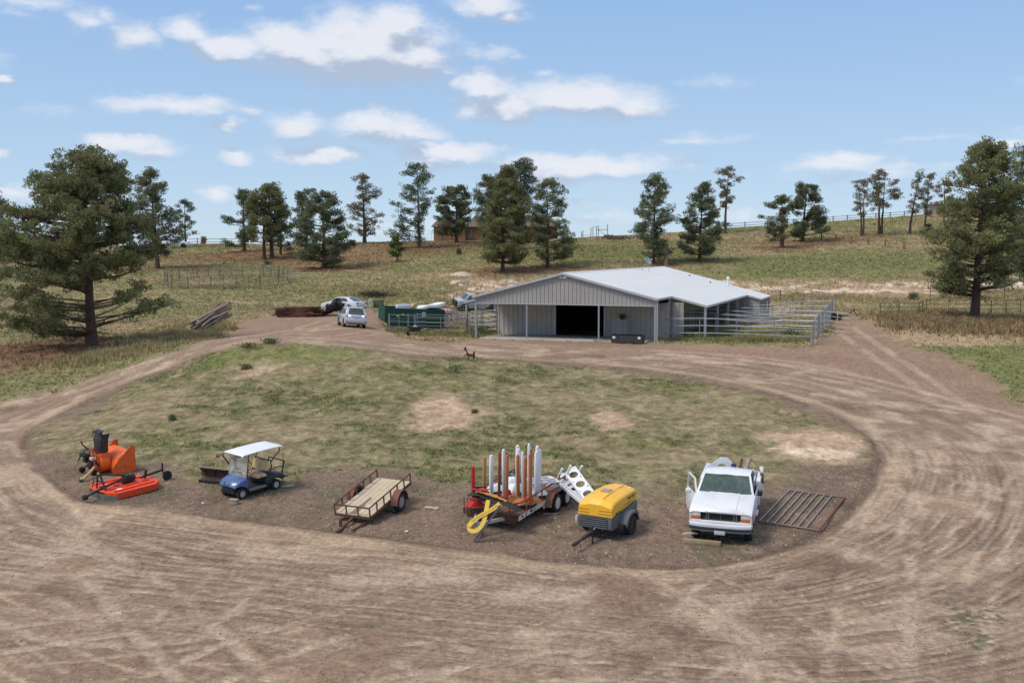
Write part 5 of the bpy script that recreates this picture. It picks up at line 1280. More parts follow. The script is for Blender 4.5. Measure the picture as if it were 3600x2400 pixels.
for (x_, y_) in ((.60, .45), (.62, -.45)): MB().box(x_ - .11, x_ + .11, y_ - .07, y_ + .07, .2765, .2785).build('warning_decal', white_plastic, rcu)
MB().box(.25, .55, -.05, .05, .2765, .29).build('slot_plate', black_metal, rcu)
q = MB(); q.box(-.18, .18, -.14, .14, .28, .52); q.box(-.12, .12, -.18, .18, .44, .62); q.lathe([(.10, -.32), (.13, -.30), (.13, -.18)], (0, 0, .46), 'x', 12); q.build('gearbox', black_metal, rcu, bev=.03)
q = MB(); q.tube([(.25, 0, .46), (.95, .02, .34), (1.75, .08, .16)], .045, 8); q.build('drive_shaft', black_metal, rcu, smooth=True)
q = MB(); q.lathe([(.06, -.10), (.10, -.06), (.10, .08), (.05, .10)], (1.75, .08, .16), 'x', 10); q.build('shaft_yoke', black_metal, rcu, smooth=True)
q = MB(); q.bar((1.05, -.30, .28), (1.12, -.08, .86), .05); q.bar((1.05, .30, .28), (1.12, .08, .86), .05); q.bar((1.12, -.10, .86), (1.12, .10, .86), .06); q.bar((1.05, -.30, .56), (1.05, .30, .56), .04); q.bar((1.12, -.5, .30), (1.12, -.32, .62), .03)
q.build('hitch_frame', mat('purple_black_steel', (.05, .045, .065), .5, .3), rcu)
q = MB(); q.bar((1.12, 0, .86), (.12, .02, .60), .05); q.build('top_link', black_metal, rcu); q = MB(); q.lathe([(.03, -.04), (.04, 0), (.03, .04)], (1.13, 0, .90), 'y', 8); q.build('hitch_pin', mat('brass_yellow', (.6, .42, .12), .4), rcu)
q = MB(); q.bar((-.55, .02, .36), (-1.55, .02, .46), .07); q.bar((-1.52, .02, .40), (-1.52, .02, .72), .05); q.bar((-.78, -.05, .30), (-.78, .09, .62), .07); q.tube([(-1.52, .02, .40), (-1.62, -.10, .30), (-1.72, -.10, .18)], .03, 6); q.build('tail_boom', black_metal, rcu)
wheel(rcu, (-1.72, .02, .18), .19, .12, .07, black_metal, 1, 'tail_wheel')
q = MB(); q.box(-1.15, -.88, -.42, -.1, .02, .05); q.build('blade_tip', mat('pale_grey_steel', (.42, .44, .45), .4, .5), rcu)
q = MB(); q.tube([(-.86, -.58, .26), (-1.05, -.60, .18), (-1.08, -.4, .06)], .012, 5); q.build('loose_cable', white_plastic, rcu, smooth=True)

# ------------------------------------------------ small utility trailer
wl = G(1405, 1795); f_ = Vector((-.37, -.93, 0)).normalized()
root_p = wl + Vector((f_.y, -f_.x, 0)) * .88
ut = stand('utility_trailer', 'small rusty utility trailer with pale plank deck tipped onto its tongue', 'trailer', root_p, f_)
TP = 8.0; TM = Matrix.Translation((0, 0, .34)) @ Matrix.Rotation(R(TP), 4, 'Y') @ Matrix.Translation((0, 0, -.34))
def tb(): return MB(TM)
x0, x1, yw = -1.30, 1.75, .68
q = tb(); k = 7
for i in range(k):
    a = -yw + 2 * yw * i / k; q.box(x0, x1, a + .006, a + 2 * yw / k - .006, .50, .535)
q.build('plank_deck', mat('grey_tan_deck', (.54, .44, .31), .85, var=.12, scale=1.6, col2=(.38, .33, .24), mixlo=.5, mixhi=.75, bump=.2), ut)
q = tb(); q.box(.95, 1.70, -.14, .10, .5355, .5375); q.box(.35, .95, -.10, .02, .5355, .537); q.build('deck_stain', mat('brown_deck_stain', (.22, .15, .11), .9, var=.3, scale=3), ut)
q = tb(); q.bar((x0, -yw, .47), (x1, -yw, .47), .05, .09); q.bar((x0, yw, .47), (x1, yw, .47), .05, .09); q.bar((x1, -yw, .47), (x1, yw, .47), .05, .09); q.bar((x0, -yw, .47), (x0, yw, .47), .05, .07)
for x_ in (-.7, 0, .7): q.bar((x_, -yw, .46), (x_, yw, .46), .05, .06)
q.bar((x1 - 1.2, 0, .44), (x1, 0, .44), .07, .08); q.build('frame', rust, ut)
for s_ in (1, -1):
    q = tb(); q.bar((x0, s_ * yw, .84), (x1, s_ * yw, .84), .035, .04)
    for i in range(7): x_ = x0 + (x1 - x0) * i / 6; q.bar((x_, s_ * yw, .50), (x_, s_ * yw, .84), .04, .04)
    q.build('side_rail', rust, ut)
q = tb(); q.bar((x1, -yw, .84), (x1, yw, .84), .035, .04)
for i in (1, 2): q.bar((x1, -yw + 2 * yw * i / 3, .50), (x1, -yw + 2 * yw * i / 3, .84), .04, .04)
q.build('front_rail', rust, ut)
q = tb(); q.bar((x1 - .1, 0, .42), (x1 + .95, 0, .36), .07, .07); q.build('tongue', rust, ut)
q = tb(); q.box(x1 + .78, x1 + 1.05, -.06, .06, .30, .40); q.bar((x1 + .66, -.1, .38), (x1 + .60, -.1, .62), .09, .05); q.build('coupler', mat('dark_coupler', (.06, .05, .05), .6, .4), ut)
for s_ in (1, -1):
    q = MB(); pr = [(.42 * math.cos(a), .34 + .42 * math.sin(a)) for a in [R(t) for t in range(-5, 186, 19)]]
    q.sheet([[(x_, s_ * .76, z_), (x_, s_ * 1.02, z_)] for (x_, z_) in pr], .012)
    q.prism(pr + [(.36 * math.cos(a), .34 + .36 * math.sin(a)) for a in [R(t) for t in range(185, -6, -19)]], s_ * .755, s_ * .765, 'y')
    q.build('fender', mat('rust_red_fender', (.21, .075, .05), .7, var=.2, col2=(.14, .06, .045)), ut, smooth=True)
    wheel(ut, (0, s_ * .88, .33), .33, .20, .20, mat('grey_spoked_rim', (.36, .36, .37), .5, .4), s_, spokes=5)
MB().tube([(0, -.8, .33), (0, .8, .33)], .04, 8).build('axle', rust, ut)
for (pa_, pb_, lab, m_, w_, h_) in (((1237, 1866), (1288, 1838), 'short rusty angle iron on the gravel before the utility trailer', rust, .06, .05), ((1494, 1784), (1541, 1789), 'pale plank on the gravel between the two trailers', wood_pale, .14, .05), ((1361, 1791), (1398, 1806), 'dark wooden chock under the utility trailer wheel', black_metal, .07, .04),
        ((1908, 1806), (1958, 1806), 'thin board lying under the big trailer wheels', wood_pale, .12, .03), ((1640, 1802), (1664, 1806), 'pale scrap of wood under the big trailer front corner', wood_pale, .12, .05), ((2058, 1853), (2078, 1860), 'small yellowish wood chock by the compressor left wheel', mat('yellow_wood', (.42, .28, .14), .8), .1, .05), ((1175, 1655), (1203, 1650), 'thin stick lying in the grass behind the utility trailer', wood_brown, .05, .03)):
    a, b = G(*pa_), G(*pb_); o = stand('scrap_piece', lab, 'board', a, dirv(b, a)); MB().box(0, (b - a).length, -w_ / 2, w_ / 2, 0, h_).build('piece', m_, o)
for i, (px_, py_) in enumerate(((1429, 1868), (713, 1769))):
    o = stand('white_scrap', ('small white square scrap on the gravel below the plank', 'tiny white pebble-like scrap left of the golf cart')[i], 'scrap', G(px_, py_), (1, .2)); MB().box(-.045, .045, -.05, .05, 0, .03).build('scrap', white_plastic, o)

# ------------------------------------------------ tandem trailer with the post stands
def onz(px, py, z):
    """point of the pixel ray at world height z"""
    d = pix_dir(px, py); t = (z - CAM_H) / d.z; return Vector((d.x * t, d.y * t, z))
f_ = Vector((-.45, -.893, 0)); l_ = Vector((.893, -.45, 0))
fcr = onz(1817, 1800, .72)                                      # front deck corner on the image-right side
tr_loc = Vector((fcr.x, fcr.y, 0)) - f_ * 2.65 - l_ * 1.0
tt = stand('flatbed_trailer', 'rusty red and white tandem-axle trailer loaded with upright posts', 'trailer', tr_loc, f_, span=1.4)
DZ = .58
q = MB(); k = 9
for i in range(k): a = -1.0 + 2.0 * i / k; q.box(-2.35, 2.65, a + .005, a + 2.0 / k - .005, DZ - .03, DZ)
q.build('plank_deck', mat('dark_brown_planks', (.17, .085, .05), .85, var=.25, scale=2, col2=(.12, .07, .05)), tt)
for s_ in (1, -1):
    q = MB(); q.bar((-2.35, s_ * 1.02, DZ - .10), (2.65, s_ * 1.02, DZ - .10), .05, .18); q.build('side_frame', rust_paint, tt)
q = MB()
for x0_, x1_ in ((2.10, 2.62), (1.42, 2.02), (.72, 1.36)): q.box(x0_, x1_, 1.047, 1.052, DZ - .18, DZ - .02)
q.box(.0, .70, 1.047, 1.052, DZ - .30, DZ - .02); q.build('white_side_boards', mat('scuffed_white_board', (.66, .66, .68), .6, var=.08, col2=(.35, .15, .1), mixlo=.62, mixhi=.72), tt)
q = MB()
for x_ in (2.35, 1.70, 1.60, .35): q.box(x_ - .05, x_ + .05, 1.0525, 1.0545, DZ - .14, DZ - .05)
q.build('number_marks', black_metal, tt)
q = MB(); q.bar((2.65, -1.02, DZ - .10), (2.65, 1.02, DZ - .10), .05, .18); q.bar((2.62, -.9, DZ - .22), (2.62, .9, DZ - .22), .05, .16)
for x_ in (-2, -1, 0, 1, 2): q.bar((x_, -1, DZ - .10), (x_, 1, DZ - .10), .05, .1)
q.build('cross_frame', rust, tt)
for s_ in (1, -1):
    q = MB(); q.tube([(-2.35, s_ * 1.02, DZ), (-2.35, s_ * 1.02, DZ + .38), (1.9, s_ * 1.02, DZ + .38), (2.45, s_ * .98, DZ + .38), (2.70, s_ * .72, DZ + .38)], .03, 6)
    for x_ in (-1.8, -1.2, .75, 1.25, 1.95): q.tube([(x_, s_ * 1.02, DZ - .05), (x_, s_ * 1.02, DZ + .38)], .025, 5)
    q.build('side_rail', rust_paint, tt, smooth=True)
q = MB(); q.tube([(2.70, -.74, DZ + .38), (2.76, 0, DZ + .38), (2.70, .74, DZ + .38)], .03, 6)
for y_ in (-.98, -.86, -.74, -.3, .25, .74): q.tube([(2.67, y_, DZ - .15), (2.68, y_, DZ + .38)], .02, 5)
q.build('front_rail', rust_paint, tt, smooth=True)
q = MB(); q.bar((2.6, .55, DZ - .16), (3.75, .05, DZ - .12), .06, .11); q.bar((2.6, -.55, DZ - .16), (3.75, -.05, DZ - .12), .06, .11); q.build('tongue', mat('dirty_white_tongue', (.55, .54, .52), .6, var=.1, col2=(.2, .12, .09), mixlo=.55, mixhi=.68), tt)
q = MB(); q.box(3.6, 3.95, -.08, .08, DZ - .14, DZ - .02); q.lathe([(.08, -.05), (.10, .02), (.05, .07)], (3.95, 0, DZ - .08), 'x', 10); q.build('coupler', mat('pale_rusty_coupler', (.42, .33, .28), .7, var=.3), tt)
q = MB(); q.tube([(3.30, .02, DZ + .1), (3.30, .02, .02)], .035, 8); q.box(3.22, 3.38, -.06, .1, -.02, .02); q.build('jack_stand', black_metal, tt)
for s_ in (1, -1):
    for x_ in (-.0, -.85): wheel(tt, (x_, s_ * 1.20, .33), .34, .21, .21, white_paint, s_, spokes=6)
    q = MB(); pr = [(.62, .34), (.50, .62), (.32, .74), (-1.17, .74), (-1.35, .62), (-1.47, .34)]
    q.sheet([[(x_, s_ * 1.04, z_), (x_, s_ * 1.32, z_)] for (x_, z_) in pr], .012); q.prism([(a, b) for a, b in pr] + [(-1.25, .44), (-.42, .60), (.40, .44)], s_ * 1.035, s_ * 1.045, 'y')
    q.build('fender', rust_paint, tt)
for x_ in (0, -.85): MB().tube([(x_, -1.2, .33), (x_, 1.2, .33)], .04, 8).build('axle', black_metal, tt)

gz_t = H(tr_loc.x, tr_loc.y)
brown2 = brown_post_m; brown3 = mat('tan_orange_paint', (.42, .20, .065), .6, var=.1)
POSTS = [(1665, 1642, 1.22, red_paint, .11, 'short red post standing in a red base at the trailer front'), (1702, 1609, 1.45, brown3, .10, 'tan-orange post standing behind the crumpled black sheet'), (1727, 1603, 1.45, white_plastic, .125, 'leftmost white post of the trailer load'),
    (1754, 1592, 1.55, mat('dark_brown_paint', (.20, .075, .035), .6, var=.1), .085, 'dark brown post between the leftmost two white posts'), (1772, 1582, 1.55, white_plastic, .10, 'white post just left of the close brown pair'), (1783, 1589, 1.50, brown2, .085, 'rear brown post of the close pair left of centre'), (1781, 1603, 1.55, brown2, .09, 'front brown post of the close pair left of centre'),
    (1819, 1568, 1.65, white_plastic, .12, 'tall thick white post in the middle, the rear one of two in line'), (1820, 1581, 1.60, white_plastic, .115, 'thick white post in the middle, the front one of two in line'), (1822, 1602, 1.50, brown2, .10, 'brown post in front of the thick white middle posts'),
    (1840, 1591, 1.50, white_plastic, .095, 'thin white post with dotted edge right of the middle'), (1845, 1610, 1.50, brown2, .09, 'shorter brown post in front of the dotted white post'), (1859, 1563, 1.70, white_plastic, .085, 'tallest white post of the trailer load'),
    (1864, 1581, 1.65, brown2, .09, 'rear brown post right of the tallest white one'), (1865, 1598, 1.60, brown2, .10, 'front brown post right of the tallest white one'), (1892, 1570, 1.65, white_plastic, .11, 'rearmost white post of the right-hand trio'),
    (1884, 1590, 1.50, white_plastic, .115, 'left white post of the right-hand trio'), (1896, 1583, 1.50, white_plastic, .115, 'rightmost white post with a dotted edge')]
for i, (px_, py_, L_, m_, w_, lab) in enumerate(POSTS):
    zt = gz_t + DZ + .03 + (L_ + .02)
    tp = onz(px_, py_, zt + .05 * (py_ < 1600)); b_ = Vector((tp.x, tp.y, zt - L_))
    o = thing('display_post', lab, 'post', b_, R(27), 'upright posts standing on the tandem trailer', tilt=(0, R((-1.2, .8, .3, 1.1, -.6)[i % 5])))
    h_ = w_ / 2; z1 = L_ + .05 * (py_ < 1600)
    q = MB().box(-h_, h_, -h_ * .8, h_ * .8, 0, z1 - .03); q.build('shaft', m_, o, bev=.006)
    q = MB().lathe([(h_ * 1.02, z1 - .032), (h_ * 1.05, z1), (h_ * .9, z1 + .03), (h_ * .5, z1 + .045)], (0, 0, 0), 'z', 10); q.build('cap', m_, o, smooth=True)
    if m_ is white_plastic and i % 2 == 0:
        q = MB()
        for j in range(12): q.box(h_, h_ + .002, -.006, .006, .5 + j * .08, .52 + j * .08)
        q.build('punched_holes', dark_plastic, o)
# weighted bases, wedge-shaped, lying between the posts
def base_block(lab, px_, py_, z, m_, w, l, h, ang):
    p = onz(px_, py_, gz_t + DZ + z); o = thing('post_base', lab, 'base', p, R(ang), 'wedge-shaped post bases on the trailer')
    q = MB(); q.hexa([(-l / 2, -w / 2, 0), (l / 2, -w / 2, 0), (l / 2, w / 2, 0), (-l / 2, w / 2, 0), (-l * .2, -w * .3, h), (l * .2, -w * .3, h), (l * .2, w * .3, h), (-l * .2, w * .3, h)])
    q.build('wedge', m_, o, bev=.01)
base_block('red wedge base under the red post', 1672, 1775, .02, red_paint, .5, .62, .16, 25)
base_block('red wedge base leaning beside the right brown posts', 1858, 1768, .02, red_paint, .20, .30, .26, 60)
base_block('small red wedge in the middle of the load', 1786, 1745, .15, red_paint, .18, .30, .24, 40)
base_block('white wedge base left of the middle posts', 1744, 1722, .05, white_plastic, .5, .62, .22, 25)
base_block('white wedge base in the centre of the load', 1808, 1728, .05, white_plastic, .5, .6, .28, 35)
base_block('white wedge base behind the thick middle posts', 1800, 1706, .1, white_plastic, .55, .62, .30, 20)
base_block('white wedge base under the right-hand trio', 1893, 1736, .05, white_plastic, .55, .62, .18, 30)
base_block('brown wedge base below the close brown pair', 1800, 1758, .02, brown2, .5, .62, .20, 30)
base_block('brown wedge base at the right side board', 1880, 1764, .02, brown2, .4, .5, .16, 28)
base_block('brown wedge base between the front brown posts', 1838, 1768, .02, brown2, .5, .6, .16, 35)
p = onz(1806, 1697, gz_t + DZ + .05); o = thing('battery_box', 'black and chrome engine part on the trailer behind the middle posts', 'engine part', p, R(20))
MB().box(-.18, .18, -.15, .15, 0, .25).build('case', black_metal, o, bev=.03); MB().lathe([(.05, -.2), (.05, .2)], (0, 0, .29), 'y', 10).build('cover', chrome, o); MB().tube([(-.2, .1, .2), (-.1, 0, .42), (.1, .05, .34), (.22, .1, .15)], .02, 6).build('hose', black_metal, o, smooth=True)
# crumpled black and orange sheet
p = onz(1740, 1748, gz_t + DZ + .42); o = thing('crumpled_sheet', 'crumpled black sheet with orange and red edges over the trailer front', 'sheet', p, R(-22))
rs_ = np.random.RandomState(9)
def crump(lx, ly, nx, ny, amp, sag, ox=0, oy=0, oz=0, jag=.0):
    g = []
    for i in range(nx):
        r = []
        for j in range(ny):
            u, v = i / (nx - 1), j / (ny - 1); e = jag * (j in (0, ny - 1)) * rs_.uniform(-1, 1)
            r.append((ox + (u - .5) * lx, oy + (v - .5) * ly + e, oz + rs_.uniform(-amp, amp) - sag * u * u + .10 * math.sin(u * 9 + v * 3) * (amp * 6)))
        g.append(r)
    return g
MB().sheet(crump(1.75, .55, 14, 6, .035, .42, 0, 0, .06, .05), .012).build('black_sheet', mat('black_plastic_sheet', (.020, .017, .014), .5, var=.3, col2=(.10, .045, .02), mixlo=.55, mixhi=.7), o)
MB().sheet(crump(1.1, .20, 12, 4, .02, .22, -.15, .05, .125, .02), .012).build('orange_strip', mat('orange_plastic_strip', (.62, .22, .035), .5, var=.2), o)
MB().sheet(crump(.5, .35, 6, 5, .04, .0, -.62, .25, .16, .06), .012).build('red_scrap', mat('dark_red_plastic', (.34, .03, .02), .5, var=.2), o)
for k, (px_, py_) in enumerate(((1705, 1765), (1768, 1775))):
    p = onz(px_, py_, gz_t + DZ + .1); q = thing('strap_bundle', ('dark bundle hanging behind the yellow ribbon, left', 'black tarp bundle at the right end of the yellow ribbon')[k], 'bundle', p, .4 + k)
    MB().sheet([[(x_ * .14 + rs_.uniform(-.03, .03), y_ * .12, .28 - z_ * .12 + rs_.uniform(-.02, .02)) for y_ in (-1, 0, 1)] for x_, z_ in ((-1, 1.5), (-.6, .4), (0, 0), (.6, .5), (1, 2.2))], .03).build('bundle', black_metal, q)
p = onz(1668, 1752, gz_t + DZ + .15); o = thing('red_panel', 'red and black slatted panel beside the red post', 'panel', p, R(-10))
MB().box(.0, .42, -.02, .0, .10, .24).build('red_board', red_paint, o); MB().box(.0, .42, .0, .03, -.08, .42).build('black_board', black_metal, o)
# yellow awareness-ribbon board
rib_px = [(1716, 1757), (1710, 1789), (1705, 1818), (1698, 1840), (1686, 1857), (1668, 1867), (1652, 1864), (1647, 1850), (1656, 1836), (1674, 1822), (1694, 1809), (1720, 1796), (1740, 1784), (1757, 1769)]
def rib_pt(px_, py_): return at(px_, py_, 34.45 - (py_ - 1757) * .0035)
rp_ = [rib_pt(*q_) for q_ in rib_px]; c_r = rp_[5].copy()
o = thing('ribbon_sign', 'big yellow looped ribbon board with small dark lettering, leaning on the trailer tongue', 'ribbon sign', c_r)
nrm = (rp_[0] - rp_[5]).cross(rp_[-1] - rp_[5]).normalized()
if nrm.y > 0: nrm = -nrm
def ribbon(pts, w, th, liftv=0):
    P = smooth_loop_3(pts, 2); q = MB(); rows_ = []
    for i, p in enumerate(P):
        t = (P[min(i + 1, len(P) - 1)] - P[max(i - 1, 0)]).normalized(); s_ = t.cross(nrm).normalized()
        rows_.append([p + s_ * w / 2 - c_r + nrm * liftv, p - s_ * w / 2 - c_r + nrm * liftv])
    return q.sheet(rows_, th), P
def smooth_loop_3(pts, n):
    p = [Vector(q_) for q_ in pts]
    for _ in range(n):
        q_ = [p[0]]
        for a, b in zip(p[:-1], p[1:]): q_ += [a * .75 + b * .25, a * .25 + b * .75]
        p = q_ + [p[-1]]
    return p
q, _ = ribbon(rp_[:9], .135, .014); q.build('loop', yellow_flat, o)
q, P = ribbon(rp_[7:], .135, .014, .03); sh = q.build('sash', yellow_flat, o)
q = MB()
for i, p in enumerate(P[6:-4]):
    t = (P[i + 7] - P[i + 6]).normalized(); s_ = t.cross(nrm).normalized(); b_ = p - c_r + nrm * .040
    q.bar(b_ - s_ * .035, b_ + s_ * (.02 + .015 * (i % 3)), .012, .004); q.bar(b_ + t * .02 - s_ * .02, b_ + t * .045 + s_ * .03, .010, .004)
q.build('lettering', mat('olive_lettering', (.22, .16, .04), .7), sh)
a = G(1668, 1903); b = onz(1758, 1775, gz_t + 1.02)
o = thing('grey_beam', 'grey channel beam leaning from the gravel up to the trailer rail', 'beam', a); d = b - a
MB().bar((0, 0, .03), d, .13, .05).build('channel', mat('dark_grey_channel', (.10, .105, .12), .5, .3), o)
MB().bar((.055, -.01, .055), d + Vector((.055, -.01, .02)), .018, .018).build('light_edge', mat('pale_edge', (.5, .48, .46), .5), o)

# ------------------------------------------------ white hole-punched stands at the trailer rear
def rack(lab, tl, tr, br, bl, legs, holes=3):
    """tl..bl world corners of the board; legs: world points at its top end"""
    o = thing('hole_board_stand', lab, 'stand', bl, 0, 'white boards with round holes leaning off the trailer rear')
    c = Vector(bl); P = [Vector(v) - c for v in (bl, br, tr, tl)]; U_ = P[1] - P[0]; V_ = P[3] - P[0]; W = U_.length; Hh = V_.length
    ex = U_.normalized(); ez = ex.cross(V_).normalized(); ey = ez.cross(ex)
    M = Matrix((ex, ey, ez)).transposed().to_4x4()
    skew = V_.dot(ex)
    bm_ = bmesh.new()
    n = holes; seg = 16; thk = .025
    for side_ in (0, 1): pass
    q = MB(M); ch_ = Hh / n
    for i in range(n):
        y0, y1 = i * ch_, (i + 1) * ch_; s0 = skew * (i + .5) / n
        outer = []; inner = []; r_ = min(W, ch_) * .36
        for k in range(seg):
            a = 2 * PI * (k + .5) / seg; ca, sa = math.cos(a), math.sin(a); m_ = max(abs(ca), abs(sa))
            ox, oy = W / 2 * (1 + ca / m_), y0 + ch_ / 2 * (1 + sa / m_)
            outer.append((ox + skew * oy / Hh, oy)); inner.append((W / 2 + r_ * ca + s0, (y0 + y1) / 2 + r_ * sa))
        vs = [(x_, y_, z_) for z_ in (0, thk) for (x_, y_) in outer + inner]; fs = []
        for k in range(seg):
            k2 = (k + 1) % seg; a, b, c_, d_ = k, k2, seg + k2, seg + k; S = 2 * seg
            fs += [(a, b, c_, d_), (S + a, S + d_, S + c_, S + b), (d_, c_, S + c_, S + d_), (a, S + a, S + b, b)]
        q.add(vs, fs)
    for e in (0, 1): q.bar((e * W, 0, .01), (e * W + skew, Hh, .01), .05, .07, up=(0, 0, 1))
    q.bar((skew, Hh, .01), (W + skew, Hh, .01), .05, .07); q.build('hole_board', white_plastic, o)
    for (a, b) in legs:
        MB().tube([Vector(a) - c, Vector(b) - c], .045, 8).build('leg', white_plastic, o, smooth=True)
Zs = gz_t
def A(px_, py_, Y): return at(px_, py_, Y)
rack('nearer white board with three round holes leaning off the trailer rear', A(1992, 1668, 38.2), A(2034, 1664, 38.4), A(2095, 1740, 37.0), A(2061, 1765, 36.8), [(A(2034, 1664, 38.4), A(2046, 1637, 38.2)), (A(1992, 1668, 38.2), A(2006, 1635, 38.0))])
rack('farther white board with round holes behind the nearer one', A(1970, 1676, 38.7), A(1998, 1672, 38.9), A(2072, 1772, 37.2), A(2052, 1778, 37.0), [(A(1982, 1672, 38.8), A(2011, 1642, 38.6)), (A(1958, 1690, 38.4), A(1977, 1646, 38.2))])
o = thing('white_rail', 'long white rail leaning from the trailer rear down to the compressor', 'rail', A(1962, 1697, 38.0)); d = A(2054, 1774, 36.6) - A(1962, 1697, 38.0)
MB().bar((0, 0, 0), d, .07, .10).build('rail', white_plastic, o)
o = thing('white_rail', 'second white rail just above the long one at the trailer rear', 'rail', A(1968, 1690, 38.3)); d = A(2056, 1764, 36.9) - A(1968, 1690, 38.3)
MB().bar((0, 0, 0), d, .05, .07).build('rail', white_plastic, o)
p = A(1952, 1704, 37.9); o = thing('orange_white_bracket', 'white bracket with an orange-brown side at the trailer rear corner', 'bracket', p, .3)
MB().prism([(-.35, -.02), (.15, -.08), (.10, .20), (.02, .22)], -.03, .03, 'y').build('white_plate', white_plastic, o); MB().prism([(.02, .05), (.16, .0), (.17, .38), (.12, .40)], -.05, -.032, 'y').build('brown_plate', brown3, o)
for k, (px_, py_, Y, an, lab) in enumerate(((1918, 1694, 39.0, .3, 'white board with a round hole lying flat at the trailer rear, lower one'), (1900, 1683, 39.3, .5, 'white slatted board lying at the trailer rear, upper one'))):
    p = onz(px_, py_, gz_t + DZ + .45 + .05 * k); o = thing('flat_white_board', lab, 'board', p, an, 'white boards lying flat on the trailer rear')
    q = MB(); q.box(-.5, .5, .12, .2, 0, .03); q.box(-.5, .5, -.2, -.12, 0, .03); q.box(-.5, -.38, -.12, .12, 0, .03); q.box(.38, .5, -.12, .12, 0, .03); q.box(-.08, .05, -.12, .12, 0, .03); q.build('board', white_plastic, o)
    MB().box(-.4, -.3, -.15, .15, -.5, -.0).build('stack', white_plastic, o)

# ------------------------------------------------ yellow compressor
wa, wb2 = G(2203, 1881), G(2074, 1853)
f_ = Vector((-.47, -.882, 0)).normalized()
cpz = stand('air_compressor', 'yellow towable air compressor with grey grille and fenders', 'compressor', mid(wa, wb2), f_)
grey_b = mat('grey_compressor_body', (.115, .125, .145), .55, var=.1, col2=(.17, .165, .16), mixlo=.55, mixhi=.85)
q = MB(); q.hexa([(-1.05, -.60, .42), (1.02, -.60, .38), (1.02, .60, .38), (-1.05, .60, .42), (-1.05, -.62, .90), (1.04, -.60, .80), (1.04, .60, .80), (-1.05, .62, .90)]); q.build('base_body', grey_b, cpz, bev=.03)
q = MB(); q.box(1.02, 1.10, -.58, .58, .40, .78); q.build('grille_frame', grey_b, cpz, bev=.02)
q = MB()
for k_ in range(5): q.box(1.095, 1.12, -.50, .42, .43 + k_ * .068, .455 + k_ * .068)
q.build('grille_slats', mat('grille_slat_grey', (.16, .17, .19), .5), cpz)
MB().box(1.101, 1.106, -.52, .44, .42, .76).build('grille_recess', black_metal, cpz)
cano = []
for (x_, zb_, zs, zt, w_) in ((-1.10, .98, 1.20, 1.30, .57), (-.95, .95, 1.28, 1.40, .60), (-.2, .90, 1.30, 1.44, .615), (.55, .86, 1.28, 1.42, .615), (.95, .83, 1.22, 1.34, .61), (1.10, .80, 1.10, 1.20, .60)):
    cano.append([(x_, -w_, zb_), (x_, w_, zb_), (x_, w_ * .97, zs - .03), (x_, w_ * .88, zs + .02), (x_, w_ * .3, zt), (x_, -w_ * .3, zt), (x_, -w_ * .88, zs + .02), (x_, -w_ * .97, zs - .03)])
q = MB().loft(cano); cn = q.build('canopy', yellow_paint, cpz, bev=.018, seg=2, angle=12); cn.data.polygons.foreach_set('use_smooth', [False] * len(cn.data.polygons))
q = MB(); q.box(.02, .36, -.14, .16, 1.43, 1.46); q.build('top_vent', mat('grey_vent_cover', (.34, .33, .35), .4, .2), cn, bev=.01)
seam = mat('dark_yellow_seam', (.50, .31, .02), .5)
q = MB()
for z_ in (.92, 1.02): q.bar((1.112, -.58, z_ + .0), (1.112, -.22, z_), .012, .012); q.bar((1.112, .12, z_), (1.112, .58, z_), .012, .012)
q.bar((.80, .612, .93), (-.95, .605, 1.03), .010, .010); q.bar((.5, .24, 1.42), (-.8, .22, 1.425), .015, .012); q.bar((.90, .20, 1.355), (.5, .24, 1.425), .012, .012)
q.build('panel_seams', seam, cn)
text_mesh('model_lettering', 'XAS 185 JD', .135, mat('black_print', (.02, .02, .02), .5), cn, (-.50, .612, 1.15), (R(90), 0, R(180)))
text_mesh('maker_lettering', 'Atlas Copco', .095, mat('black_print', (.02, .02, .02), .5), cn, (.62, .618, .89), (R(90), 0, R(180)))
MB().box(-.55, .05, .610, .618, .99, 1.02).build('side_handle', mat('olive_slot', (.30, .22, .03), .5), cn)
MB().box(-.90, -.78, .36, .46, 1.335, 1.35).build('sticker', white_paint, cn)
for s_ in (1, -1):
    q = MB(); pr = [(.62, .52), (.50, .66), (.38, .76), (.18, .82), (-.18, .82), (-.38, .74), (-.50, .56), (-.54, .40)]
    q.sheet([[(x_, s_ * .60, z_), (x_, s_ * .90, z_ - .02)] for (x_, z_) in pr], .02); q.prism([(.62, .40)] + pr + [(-.46, .42), (-.38, .60), (-.18, .72), (.18, .72), (.36, .60), (.44, .42)], s_ * .87, s_ * .90, 'y')
    q.build('fender', grey_b, cpz, bev=.01)
    wheel(cpz, (-.02, s_ * .77, .33), .335, .21, .17, black_metal, s_)
MB().tube([(-.02, -.78, .33), (-.02, .78, .33)], .04, 8).build('axle', black_metal, cpz)
q = MB(); q.box(1.00, 1.10, -.70, -.62, .50, .74); q.build('side_marker_light', mat('pale_pink_lens', (.62, .45, .40), .3), cpz, bev=.01)
q = MB(); q.bar((.9, 0, .36), (2.05, 0, .32), .08, .09); q.bar((2.0, 0, .33), (2.55, 0, .30), .06, .06); q.box(2.45, 2.75, -.05, .05, .27, .36); q.build('drawbar', mat('black_rusty_drawbar', (.035, .03, .03), .6, var=.2, col2=(.16, .09, .06), mixlo=.55, mixhi=.7), cpz)
q = MB(); q.tube([(1.55, .12, .62), (1.55, .12, .0)], .03, 8); q.box(1.48, 1.62, .05, .19, -.03, 0); q.build('jack_stand', black_metal, cpz)
q = MB(); q.tube([(2.5, -.05, .3), (2.46, -.1, .12), (2.3, -.12, -.06)], .012, 5); q.tube([(2.4, .06, .3), (2.42, .12, .15), (2.5, .1, -.05)], .012, 5); q.build('safety_chains', rust, cpz)
